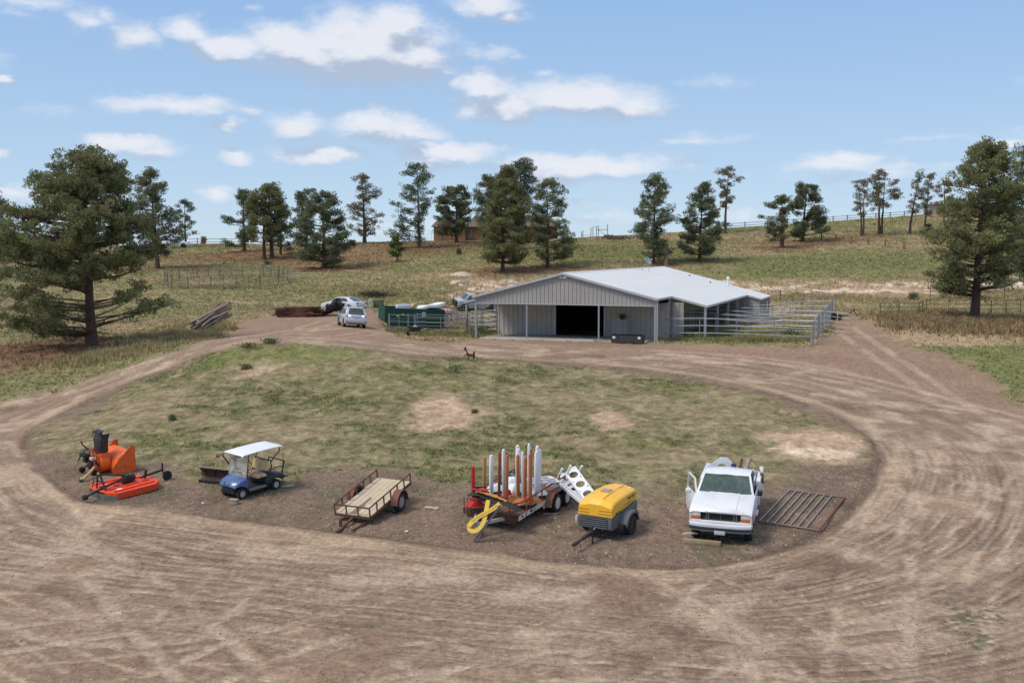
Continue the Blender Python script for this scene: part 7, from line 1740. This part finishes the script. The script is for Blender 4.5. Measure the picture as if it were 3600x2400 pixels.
o2 = thing('grey_sacks', 'crumpled grey-white sack heaped in the wheelbarrow', 'sack', o.matrix_world @ Vector((0, 0, .45)), .4); MB().lathe([(.1, 0), (.26, .05), (.30, .16), (.2, .30), (.06, .36)], (0, 0, 0), 'z', 10).build('sack', mat('grey_white_sack', (.45, .46, .48), .8, var=.2), o2, smooth=True)
# ------------------------------------------------ utility cabinets
o = stand('utility_box', 'dark green utility cabinet on the grass behind the sedan', 'utility box', G(1332, 1080), (1, -.05)); MB().box(-.52, .52, -.4, .4, 0, .78).build('cabinet', mat('drab_green_cabinet', (.10, .125, .06), .6, var=.12), o, bev=.03); MB().box(-.55, .55, -.43, .43, .78, .84).build('lid', mat('drab_green_cabinet', (.10, .125, .06)), o, bev=.02)
o = stand('utility_pedestal', 'small pale grey utility pedestal left of the green cabinet', 'pedestal', G(1303, 1083), (1, 0)); MB().box(-.17, .17, -.14, .14, 0, .95).build('pedestal', mat('pale_grey_green', (.48, .52, .50), .6, var=.1), o, bev=.02); MB().box(-.19, .19, -.16, .16, .95, 1.03).build('cap', mat('pale_grey_green', (.48, .52, .50)), o, bev=.02); MB().box(-.06, .06, -.146, -.141, .55, .75).build('label_plate', dark_plastic, o)
# ------------------------------------------------ heaps: poles, rusty steel, black material
def pole_heap(name, label, cat, c, n, L, spread, r, m, ang, pitch, seed, jit=.12, squarish=False):
    o = thing(name, label, cat, c); rn = random.Random(seed)
    for i in range(n):
        a = ang + rn.uniform(-jit, jit); l_ = L * rn.uniform(.75, 1.08); per_ = max(3, int(n ** .5 * (1.3 if squarish else 1.15))); row = i % per_; lay = i // per_
        d = Vector((math.cos(a), math.sin(a), 0)); s_ = Vector((-d.y, d.x, 0)); c0 = s_ * ((row - per_ / 2) * spread * (1 - lay * .12)) + Vector((0, 0, r + lay * r * 2.0)) + d * rn.uniform(-.5, .5) * (1.4 if squarish else .7)
        e = d * l_ / 2 + Vector((0, 0, math.tan(pitch) * l_ / 2)); q = MB()
        (q.bar if squarish else q.tube)(*((c0 - e + Vector((0, 0, pitch * l_ / 2)), c0 + e + Vector((0, 0, pitch * l_ / 2)), r * 1.8) if squarish else ([c0 - e + Vector((0, 0, pitch * l_ / 2)), c0 + e + Vector((0, 0, pitch * l_ / 2))], r, 7)))
        q.build('pole', m[i % len(m)], o)
    return o
pole_heap('pole_pile', 'pile of weathered brown fence poles beside the left drive', 'pole pile', G(738, 1164), 50, 3.4, .18, .08, [wood_grey, wood_brown, mat('reddish_pole', (.20, .11, .09), .9, var=.2), wood_pale], R(58), .38, 5, .30)
pole_heap('rusty_steel_pile', 'low flat heap of dark red rusty steel bars left of the black heap', 'scrap pile', G(1048, 1112), 90, 3.5, .13, .055, [rust, mat('red_rust_bars', (.15, .04, .03), .85, var=.3), mat('dark_rust_bars', (.07, .025, .022), .85, var=.3)], R(4), .03, 6, .30, True)
o = thing('black_heap', 'dark heap of black scrap mesh between rusty pile and sedan', 'scrap heap', G(1160, 1108))
rn = np.random.RandomState(8); nV = 2600; u = rn.uniform(0, 1, nV); v = rn.uniform(-1, 1, nV)
hx_ = -1.9 + 3.6 * u; hh_ = np.maximum(.02, 1.75 * np.exp(-((hx_ - .7) / 1.05) ** 2)) * rn.uniform(.1, 1, nV) ** .5 * (1 - np.abs(v) * .5); P = np.stack([hx_, v * .9, hh_], 1)
d1 = rn.normal(size=(nV, 3)) * .11; d2 = rn.normal(size=(nV, 3)) * .05
np_mesh('scrap_mesh', np.stack([P - d1, P + d1, P + d2], 1).reshape(-1, 3), np.arange(nV * 3).reshape(-1, 3), mat('black_scrap', (.012, .010, .010), .8, var=.4), o)
q = MB(); q.sheet(crump(1.0, .7, 6, 5, .06, .0, 1.0, .2, 1.15, .1), .03); q.build('brown_sheet', mat('brown_carton', (.28, .15, .10), .9, var=.2), o)
o = thing('burnt_brush', 'low charred brush heap on the bank above the utility cabinet', 'brush heap', G(1322, 1042))
nV = 1400; P = rn.normal(size=(nV, 3)) * np.array((1.2, .7, .22)) + np.array((0, 0, .2)); P[:, 2] = np.abs(P[:, 2]); d1 = rn.normal(size=(nV, 3)) * .22; d2 = rn.normal(size=(nV, 3)) * .02
np_mesh('twigs', np.stack([P - d1, P + d1, P + d2], 1).reshape(-1, 3), np.arange(nV * 3).reshape(-1, 3), mat('charred_twigs', (.035, .028, .028), .9, var=.4), o)
# ------------------------------------------------ loader bucket and wire crates in the porch
bp_ = Matrix.Translation((BL.x, BL.y, BZ)) @ Matrix.Rotation(BA, 4, 'Z')
bx0 = bloc(2148, 1200, -.9)[0]; bx1 = bloc(2258, 1202, -.9)[0]
o = thing('loader_bucket', 'dark grey loader bucket on the ground before the right porch bay', 'bucket', bp_ @ Vector((bx0, -.9, .02)), BA); w_ = bx1 - bx0
q = MB(); prf = [(0, .02), (.55, .02), (.75, .15), (.78, .45), (.66, .62), (.52, .64)]
q.sheet([[(x_, y_, z_) for y_, z_ in prf] for x_ in (0, w_ / 2, w_)], .02)
for x_ in (0, w_): q.prism([(0, .02), (.55, .02), (.78, .2), (.78, .45), (.64, .64), (.10, .50)], x_ - .012, x_ + .012, 'x')
q.box(0, w_, .02, .04, .03, .60); q.build('bucket_shell', mat('charcoal_steel', (.045, .045, .050), .6, .2, var=.2), o)
for x_ in (.12, w_ - .35): MB().box(x_, x_ + .2, .010, .018, .34, .50).build('white_patch', white_plastic, o)
for x_ in (w_ * .22, w_ * .72): MB().box(x_, x_ + .04, .0, .02, .03, .60).build('bucket_rib', black_metal, o)
cx0 = bloc(2155, 1190, 3.4)[0]; cx1 = bloc(2200, 1190, 3.4)[0]; o = thing('wire_crate_stack', 'stack of white slatted crates against the right porch wall', 'crate', bp_ @ Vector((cx0, 3.3, .07)), BA); w_ = cx1 - cx0
for j in range(2):
    q = MB(); z0 = j * .72
    for y_ in (0, .9):
        for z_ in (0, .18, .36, .54, .70): q.bar((0, y_, z0 + z_ + .02), (w_, y_, z0 + z_ + .02), .03, .035)
        for x_ in (0, w_ * .48, w_): q.bar((x_, y_, z0), (x_, y_, z0 + .71), .035, .03)
    for x_ in (0, w_):
        for z_ in (0, .18, .36, .54, .70): q.bar((x_, 0, z0 + z_ + .02), (x_, .9, z0 + z_ + .02), .03, .035)
    q.build('crate', mat('pale_crate_paint', (.52, .54, .56), .6, var=.1), o)
def leaf_plant(name, label, cat, c, n, r, h, cols, blade=.10, group=None, seed=1, kindstuff=False):
    rs = np.random.RandomState(seed); o = thing(name, label, cat, c, 0, group)
    P = np.stack([rs.normal(size=n) * r * .5, rs.normal(size=n) * r * .5, np.abs(rs.uniform(0, h, n))], 1); dirs = rs.normal(size=(n, 3)) + np.array((0, 0, .9)); dirs /= np.linalg.norm(dirs, axis=1)[:, None]
    sd_ = np.cross(dirs, rs.normal(size=(n, 3))); sd_ /= np.linalg.norm(sd_, axis=1)[:, None]; L = (blade * rs.uniform(.6, 1.4, n))[:, None]
    V = np.stack([P - sd_ * L * .3, P + sd_ * L * .3, P + dirs * L], 1).reshape(-1, 3); cc = np.array(cols)[rs.randint(0, len(cols), n)] * rs.uniform(.7, 1.3, (n, 1))
    np_mesh('foliage', V, np.arange(n * 3).reshape(-1, 3), leaf_m, o, {'cover': np.repeat(cc, 3, 0)}); q = MB()
    for i in range(5): a = rs.uniform(0, 6.28); q.tube([(0, 0, -.05), (r * .4 * math.cos(a), r * .4 * math.sin(a), h * .8)], .008 + .01 * h, 4)
    q.build('stems', bark_m, o); return o
leaf_plant('potted_plant', 'small green plant on top of the white crates', 'plant', bp_ @ Vector((cx1 - .35, 3.7, 1.5)), 260, .28, .42, [(.07, .13, .04), (.10, .17, .06)], .10, seed=3)
# ------------------------------------------------ horse silhouette at the mound's far edge
hp = G(1648, 1269); o = thing('horse_silhouette', 'small dark red metal horse silhouette prancing at the far edge of the mound', 'horse sculpture', hp, R(4))
S = 1 / 60.0
hs_ = [(-16, 50), (-13, 55), (-10, 49), (-7, 40), (-4, 30), (3, 26), (12, 24), (17, 25), (16, 31), (19, 35), (23, 34), (24, 27), (25, 14), (22, 8), (20, 2), (17, -2), (15, 2), (17, 8), (14, 14), (4, 15), (1, 14), (0, 4), (-3, 4), (-3, 14), (-6, 18), (-14, 20), (-17, 16), (-19, 16), (-18, 22), (-10, 24), (-9, 32), (-13, 40), (-17, 38), (-20, 41)]
q = MB(); q.prism([(x_ * S, (z_ + 3) * S) for x_, z_ in hs_], -.008, .008, 'y'); q.build('horse_plate', mat('oxide_red_plate', (.10, .030, .025), .7, var=.15), o); MB().tube([(.30, 0, -.2), (.33, 0, .12)], .012, 5).build('stake', rust, o); MB().tube([(-.03, 0, -.2), (-.03, 0, .2)], .012, 5).build('stake', rust, o)
# ------------------------------------------------ house on the crest
hl = crest(1590); hy = 203.0; kx = hy / FOC
def hx(px): return (px - 1800) / FOC * hy * 1.003
brick = mat('orange_brick', (.30, .155, .08), .9, var=.15, scale=3, col2=(.26, .12, .06), bump=.3); shingle = mat('brown_shingle', (.14, .11, .095), .9, var=.15, scale=2, bump=.2)
zc = H(hx(1600), hy) + .1; o = thing('brick_house', 'orange brick house with brown hipped roof behind the pines on the crest', 'house', (hx(1527), hy, zc))
def hxl(px): return hx(px) - hx(1527)
W3 = hxl(1960); 
MB().box(0, hxl(1636), 0, 10, -1.5, 2.7).build('wall', brick, o); MB().box(hxl(1636), W3, 1.6, 11, -1.5, 2.7).build('recessed_wall', brick, o); MB().box(-.02, hxl(1636) + .02, -.06, .02, -.6, -.15).build('sill_course', mat('dark_brick_course', (.22, .10, .055), .9), o)
q = MB(); x0, x1 = -.5, hxl(1640) + .4
q.add([(x0, -.6, 2.7), (x1, -.6, 2.7), (x1, 10.5, 2.7), (x0, 10.5, 2.7), (x0 + 1.6, 2.5, 4.6), (x1 - 2.0, 2.5, 4.6), (x1 - 2.0, 7.5, 4.6), (x0 + 1.6, 7.5, 4.6)], [(0, 3, 2, 1), (4, 5, 6, 7), (0, 1, 5, 4), (1, 2, 6, 5), (2, 3, 7, 6), (3, 0, 4, 7)]); q.build('roof', shingle, o)
q = MB(); x0, x1 = hxl(1630), W3 + .6
q.add([(x0, .9, 2.7), (x1, .9, 2.7), (x1, 11.6, 2.7), (x0, 11.6, 2.7), (x0 + 2, 5, 4.9), (x1 - 2, 5, 4.9), (x1 - 2, 7.5, 4.9), (x0 + 2, 7.5, 4.9)], [(0, 3, 2, 1), (4, 5, 6, 7), (0, 1, 5, 4), (1, 2, 6, 5), (2, 3, 7, 6), (3, 0, 4, 7)]); q.build('roof', shingle, o)
for (pa_, pb_, y_) in ((1552, 1562, -.03), (1585, 1594, -.03), (1642, 1656, 1.57), (1700, 1716, 1.57), (1830, 1850, 1.57), (1900, 1920, 1.57)):
    fr_o = MB().box(hxl(pa_) - .1, hxl(pb_) + .1, y_ - .03, y_ + .03, .5, 2.1).build('window', mat('tan_window_frame', (.42, .30, .20), .7), o); MB().box(hxl(pa_), hxl(pb_), y_ - .05, y_ - .032, .6, 2.0).build('pane', glass_dark, fr_o)
MB().box(hxl(1636), hxl(1700), .2, 1.6, -.2, .1).build('porch_step', concrete, o)
pf_ = crest(1518); o = thing('weather_mast', 'thin mast with a small pale rotor left of the brick house', 'mast', pf_); MB().tube([(0, 0, -.2), (0, 0, 1.6)], .04, 5).build('pole', white_paint, o); MB().bar((-.3, 0, 1.7), (.3, 0, 1.5), .12, .04).build('rotor', white_paint, o)
# pale building far right behind the pines
pr_ = at(3275, 740, 232); pr_.z = H(pr_.x, pr_.y); o = thing('pale_shed', 'pale tan building end showing between pines on the far right crest', 'building', pr_, R(-12))
MB().box(-.5, 9, 0, 6, -1, 2.7).build('wall', mat('tan_board_siding', (.42, .34, .27), .8, var=.08), o); MB().prism([(-1, 2.65), (9.5, 2.65), (9.5, 2.85), (4.2, 4.0), (-1, 2.85)], -.6, 6.6, 'y').build('roof', mat('pale_roof', (.46, .46, .46), .7), o); MB().box(1.0, 1.8, -.03, .03, .9, 2.0).build('window', glass_dark, o)
# ------------------------------------------------ dead stump, spoil heap, shrubs
sp_ = G(2336, 932); o = thing('dead_snag', 'pale dead split trunk standing right of the pointed pine', 'dead tree', sp_); q = MB(); rn_ = random.Random(4)
for i in range(7): a = rn_.uniform(0, 6.28); x_ = .35 * math.cos(a); y_ = .2 * math.sin(a); hgt = rn_.uniform(1.2, 2.9); q.tube([(x_, y_, -.2), (x_ * 1.2, y_, hgt * .5), (x_ * rn_.uniform(.6, 1.8), y_, hgt)], [.18, .14, .05], 6)
q.tube([(-.1, 0, 1.5), (.5, .1, 1.9), (.8, .1, 1.5)], [.06, .04, .02], 5); q.build('trunk', mat('silvered_snag_wood', (.34, .25, .17), .9, var=.25, bump=.5), o)
sm = G(1622, 968); o = thing('spoil_heap', 'small mound of pale sandy soil on the bank left of the barn roof', 'soil heap', sm); q = MB(); prf = [(1.65, -.15), (1.3, .12), (.9, .34), (.45, .46), (.1, .5)]; q.lathe(prf, (0, 0, 0), 'z', 20); q.build('soil', mat('pale_sandy_soil', (.52, .42, .32), .95, var=.12, bump=.6, bscale=6), o, smooth=True)
gsh = [(.12, .17, .07), (.16, .20, .09), (.19, .20, .10)]; dsh = [(.16, .12, .08), (.22, .17, .11), (.12, .09, .06)]
for (px_, py_, n, r, h, cols, bl, lab, cat) in ((3209, 1052, 700, .45, .7, gsh, .16, 'round dark green bush alone left of the big right pine', 'bush'), (1668, 1452, 160, .18, .16, gsh, .10, 'small dark weed right of the bare mound patch', 'weed'), (606, 1475, 160, .18, .2, gsh, .10, 'small dark weed on the left mound slope', 'weed'), (865, 1300, 260, .35, .3, gsh, .12, 'dark green weed clump near the mound top', 'weed'), (1600, 1302, 200, .5, .3, gsh, .12, 'green tuft below the horse silhouette, to its left', 'weed'), (3262, 812, 500, .7, 1.1, dsh, .3, 'brown bush by the crest fence between thin pines', 'bush'), (716, 858, 500, .5, 1.6, [(.40, .30, .16), (.30, .22, .12)], .35, 'pale dry bush at the left crest fence', 'bush'),
        (950, 1206, 320, .5, .25, gsh, .12, 'bright green clump on the mound crest, left', 'weed'), (870, 1222, 250, .6, .28, [(.15, .15, .07)], .12, 'grey-green tuft at the left mound shoulder', 'weed'), (1240, 865, 300, .5, .9, dsh, .25, 'small brown shrub right of the bushy dark pine', 'shrub'), (1613, 893, 260, .45, .8, dsh, .25, 'rusty little shrub on the slope below the brick house', 'shrub'), (2790, 1180, 500, 1.0, .5, gsh, .14, 'green weeds along the front of the right pens', 'weed'), (2440, 1188, 500, 1.2, .4, gsh, .14, 'green weeds by the lean-to post', 'weed'),
        (1690, 1178, 700, 1.0, .7, gsh, .16, 'tall green weeds beside the left porch post', 'weed'), (2140, 838, 300, 1.0, .5, dsh, .3, 'brown brush under the timber frame', 'brush'), (2170, 842, 500, 2.4, .5, dsh, .3, 'low brown brush line right of the timber frame', 'brush'), (940, 931, 200, .4, .5, dsh, .2, 'dark shrublet in the needle litter below the left clump', 'shrub')):
    leaf_plant('bush' if cat in ('bush', 'shrub', 'brush') else 'weed_clump', lab, cat, G(px_, py_), n, r, h, cols, bl, seed=px_)
p = G(2960, 1125); o = thing('tractor_implement', 'dark wheeled implement with angled arm beyond the open pale gate', 'implement', p, .3); q = MB(); q.lathe([(.05, -.08), (.34, -.07), (.34, .07), (.05, .08)], (-.9, 0, .34), 'y', 16); q.lathe([(.05, -.08), (.26, -.07), (.26, .07), (.05, .08)], (-.2, .1, .26), 'y', 16); q.tube([(-.9, 0, .34), (.4, 0, .4), (1.4, .1, .95)], .05, 6); q.bar((1.3, .1, .9), (1.5, .1, .6), .08); q.build('implement_frame', black_metal, o)

# ---------------------------------------------------------------- grass, straw and stones
cover_m = attr_mat('grass_blades', .85, .25, 2.0, transl=.10)
_row_c = GY[:, 0]
def sample(img, x, y):
    """bilinear look-up of a per-vertex field of the ground sheet"""
    r = np.interp(y, _row_c, np.arange(len(_row_c))); u = x / (np.maximum(y, 0) * .56 + 13.0); c = np.interp(u, _u, np.arange(NC))
    ri = np.clip(r.astype(int), 0, len(_row_c) - 2); ci = np.clip(c.astype(int), 0, NC - 2); a = r - ri; b = c - ci
    if img.ndim == 3: a = a[:, None]; b = b[:, None]
    return (img[ri, ci] * (1 - b) + img[ri, ci + 1] * b) * (1 - a) + (img[ri + 1, ci] * (1 - b) + img[ri + 1, ci + 1] * b) * a
def blades(name, label, x, y, h, w, cols, nb=3, seed=1, lean=.5):
    rs = np.random.RandomState(seed); N = len(x); z = sample(GZ, x, y)
    P = np.repeat(np.stack([x, y, z - .01], 1), nb, 0); M = N * nb
    P[:, :2] += rs.normal(size=(M, 2)) * np.repeat(w, nb)[:, None] * .9
    hh = np.repeat(h, nb) * rs.uniform(.55, 1.25, M); a = rs.uniform(0, 2 * PI, M); ww = np.repeat(w, nb) * rs.uniform(.5, 1.2, M)
    dx = np.stack([np.cos(a), np.sin(a), np.zeros(M)], 1) * ww[:, None] * .5; tip = P + np.stack([rs.normal(size=M) * lean * hh, rs.normal(size=M) * lean * hh, hh], 1)
    V = np.stack([P - dx, P + dx, tip], 1).reshape(-1, 3); cc = np.repeat(cols, nb, 0) * rs.uniform(.84, 1.18, (M, 1))
    o = np_mesh(name, V, np.arange(M * 3).reshape(-1, 3), cover_m, None, {'cover': np.repeat(cc, 3, 0)}); o['kind'] = 'stuff'; o['label'] = label; return o
rs = np.random.RandomState(21)
# short grass of the mound
N = 150000; y = 38 + 40 * rs.uniform(0, 1, N) ** .8; x = rs.uniform(-34, 30, N); g = sample(d_isl * d_in, x, y); gg = sample(gq * 1.0, x, y)
_pb = np.maximum(np.maximum(blob(1565, 1450, 2.2, 4.2, .45, 70), blob(2860, 1575, 2.8, 3.2, .45, 70)), 0); g = g * (1 - sample(_pb, x, y)); k = (g > rs.uniform(0, 1, N)) & (rs.uniform(0, 1, N) < .35 + .65 * gg); x, y, gg = x[k], y[k], gg[k]; base_c = sample(GC, x, y)
sz = .028 + .040 * gg * rs.uniform(.4, 1.3, len(x))
col_ = base_c * (1.42 - .15 * gg)[:, None] * (1 + (rs.uniform(-.12, .22, (len(x), 1)))); blades('mound_grass', 'short patchy grass covering the mound inside the drive', x, y, sz * 1.1, sz * .9, col_, 4, 1, .7)
# sparse weeds and straw in the gravel belt
N = 26000; y = rs.uniform(30, 50, N); x = rs.uniform(-24, 22, N); g = sample(d_isl * (1 - d_in), x, y); k = g * .6 > rs.uniform(0, 1, N); x, y = x[k], y[k]
base_c = sample(GC, x, y); t = rs.uniform(0, 1, (len(x), 1)) < .35; col_ = np.where(t, lin((112, 112, 78)) * np.ones_like(base_c), base_c * 1.1); sz = .02 + .035 * rs.uniform(0, 1, len(x)) ** 3
blades('gravel_weeds', 'sparse weeds and straw in the gravel belt', x, y, sz, sz * .8, col_, 3, 2, .8)
# pasture on the hill
N = 260000; y = 62 + 165 * rs.uniform(0, 1, N) ** .95; x = rs.uniform(-1, 1, N) * (y * .52 + 6); g = sample((1 - d_isl) * (1 - d_yard), x, y)
sel = (g > .5) & (((x - BL.x) ** 2 + (y - BL.y) ** 2) > 4)
lx_ = (x - BL.x) * math.cos(BA) + (y - BL.y) * math.sin(BA); ly_ = -(x - BL.x) * math.sin(BA) + (y - BL.y) * math.cos(BA)
sel &= sample(pale_m, x, y) < rs.uniform(0, 1, N) * .8
inb = (lx_ > -.3) & (lx_ < 19.3) & (ly_ > -.5) & (ly_ < 38) & ((lx_ < 17.9) | (ly_ > 27)); sel &= ~inb
x, y = x[sel], y[sel]; base_c = sample(GC, x, y); sz = (.07 + .10 * rs.uniform(0, 1, len(x)) ** 2) * (.65 + y / 260.0)
blades('pasture_grass', 'mixed dry and green pasture grass on the hillside', x, y, sz, sz * .9, base_c * rs.uniform(1.12, 1.4, (len(x), 1)), 3, 3, .7)
# tall dry grass in drifts
def drift(name, label, spots, colset, hgt, seed):
    rs = np.random.RandomState(seed); X = []; Y = []
    for (px_, py_, rx, ry, n) in spots:
        c = G(px_, py_); X.append(c.x + rs.normal(size=n) * rx * .5); Y.append(c.y + rs.normal(size=n) * ry * .5)
    X = np.concatenate(X); Y = np.concatenate(Y); g = sample((1 - d_isl) * (1 - d_yard), X, Y) > .4; X, Y = X[g], Y[g]
    cl = np.array(colset)[rs.randint(0, len(colset), len(X))] * rs.uniform(.8, 1.2, (len(X), 1)); h_ = hgt * rs.uniform(.5, 1.15, len(X)) * (.5 + .8 * fbm(X, Y, 1.5, 3, seed))
    return blades(name, label, X, Y, h_, h_ * .16, cl, 4, seed, .28)
straw = [lin((196, 176, 132)), lin((176, 154, 112)), lin((158, 142, 102)), lin((134, 128, 90))]; redst = [lin((150, 118, 90)), lin((134, 104, 80)), lin((176, 146, 110)), lin((116, 94, 74)), lin((190, 164, 124)), lin((128, 122, 88))]
drift('tall_dry_grass', 'tall straw-coloured grass drift beside the left drive and pole pile', [(620, 1180, 3.0, 4.0, 3200), (690, 1150, 2.2, 4.0, 2400), (560, 1205, 2.5, 2.5, 1800), (450, 1240, 3.5, 2.0, 1500), (330, 1270, 4, 1.6, 900), (800, 1150, 1.6, 2.5, 900), (700, 1190, 3, 1.5, 1200)], straw, .42, 61)
drift('red_dry_grass', 'reddish dry weeds around the foot of the big right pine', [(3250, 1140, 4.5, 5.0, 1500), (3340, 1128, 4.5, 6.0, 1700), (3450, 1145, 5.5, 5.0, 1700), (3560, 1150, 4.0, 5.0, 1400), (3190, 1120, 4, 5, 800), (3280, 1105, 3, 4, 700)], redst, .55, 62)
drift('straw_tufts', 'pale straw clumps among the reddish weeds at right', [(3230, 1118, 3, 3, 700), (3390, 1150, 2, 1.5, 500), (3300, 1135, 2, 2, 400), (3480, 1165, 6, 1.5, 500), (3180, 1140, 3, 3, 400), (3520, 1120, 3, 3, 400)], straw, .5, 65)
drift('pen_grass', 'green and straw grass inside and before the pens', [(1560, 1178, 4.5, 2.2, 1700), (1640, 1182, 3, 2, 1200), (1450, 1168, 3, 2, 700), (2500, 1196, 5, 1.6, 1100), (2650, 1198, 5, 1.6, 1100), (2760, 1195, 4, 1.8, 900), (2700, 1170, 5, 4, 1200)], [lin((118, 124, 76)), lin((100, 112, 64)), lin((150, 142, 96)), lin((168, 152, 108))], .30, 63)
drift('far_straw', 'pale straw tufts scattered on the banks', [(1450, 1010, 12, 6, 900), (1250, 1020, 14, 6, 800), (1380, 1050, 10, 4, 800), (2750, 1050, 12, 3, 700), (3100, 1055, 16, 3, 900), (2900, 1000, 18, 5, 900), (780, 1010, 11, 1.6, 900), (1010, 1085, 6, 3, 500), (1700, 1060, 6, 6, 600)], straw, .40, 64)
# stones
def stones(name, label, n, xr, yr, mask, smin, smax, seed):
    rs = np.random.RandomState(seed); y = rs.uniform(*yr, n); x = rs.uniform(*xr, n) * (1 if yr[1] > 60 else 1); k = sample(mask, x, y) > rs.uniform(0, 1, n); x, y = x[k], y[k]; N = len(x)
    s = smin + (smax - smin) * rs.uniform(0, 1, N) ** 4; z = sample(GZ, x, y) + s * .15
    octa = np.array([(1, 0, 0), (-1, 0, 0), (0, 1, 0), (0, -1, 0), (0, 0, .7), (0, 0, -.7)]); V = octa[None] * rs.uniform(.6, 1.2, (N, 6, 1)) * s[:, None, None]; a = rs.uniform(0, 6.28, N); ca, sa = np.cos(a)[:, None], np.sin(a)[:, None]
    V = np.stack([V[..., 0] * ca - V[..., 1] * sa, V[..., 0] * sa + V[..., 1] * ca, V[..., 2]], -1) + np.stack([x, y, z], 1)[:, None]
    f = np.array([(0, 2, 4), (2, 1, 4), (1, 3, 4), (3, 0, 4), (2, 0, 5), (1, 2, 5), (3, 1, 5), (0, 3, 5)]); F = (f[None] + (np.arange(N) * 6)[:, None, None]).reshape(-1, 3)
    cl = np.stack([lin((176, 158, 142)), lin((140, 123, 110)), lin((196, 184, 170)), lin((122, 106, 96))])[rs.randint(0, 4, N)]
    o = np_mesh(name, V.reshape(-1, 3), F, cover_m, None, {'cover': np.repeat(cl, 6, 0)}); o['kind'] = 'stuff'; o['label'] = label
stones('gravel_stones', 'loose gravel stones in the belt where the vehicles stand', 60000, (-26, 24), (28, 46), d_isl * (1 - d_in), .012, .05, 71)
stones('drive_pebbles', 'scattered pebbles on the bare drive', 18000, (-20, 20), (21, 36), d_yard * (1 - d_isl), .008, .035, 72)
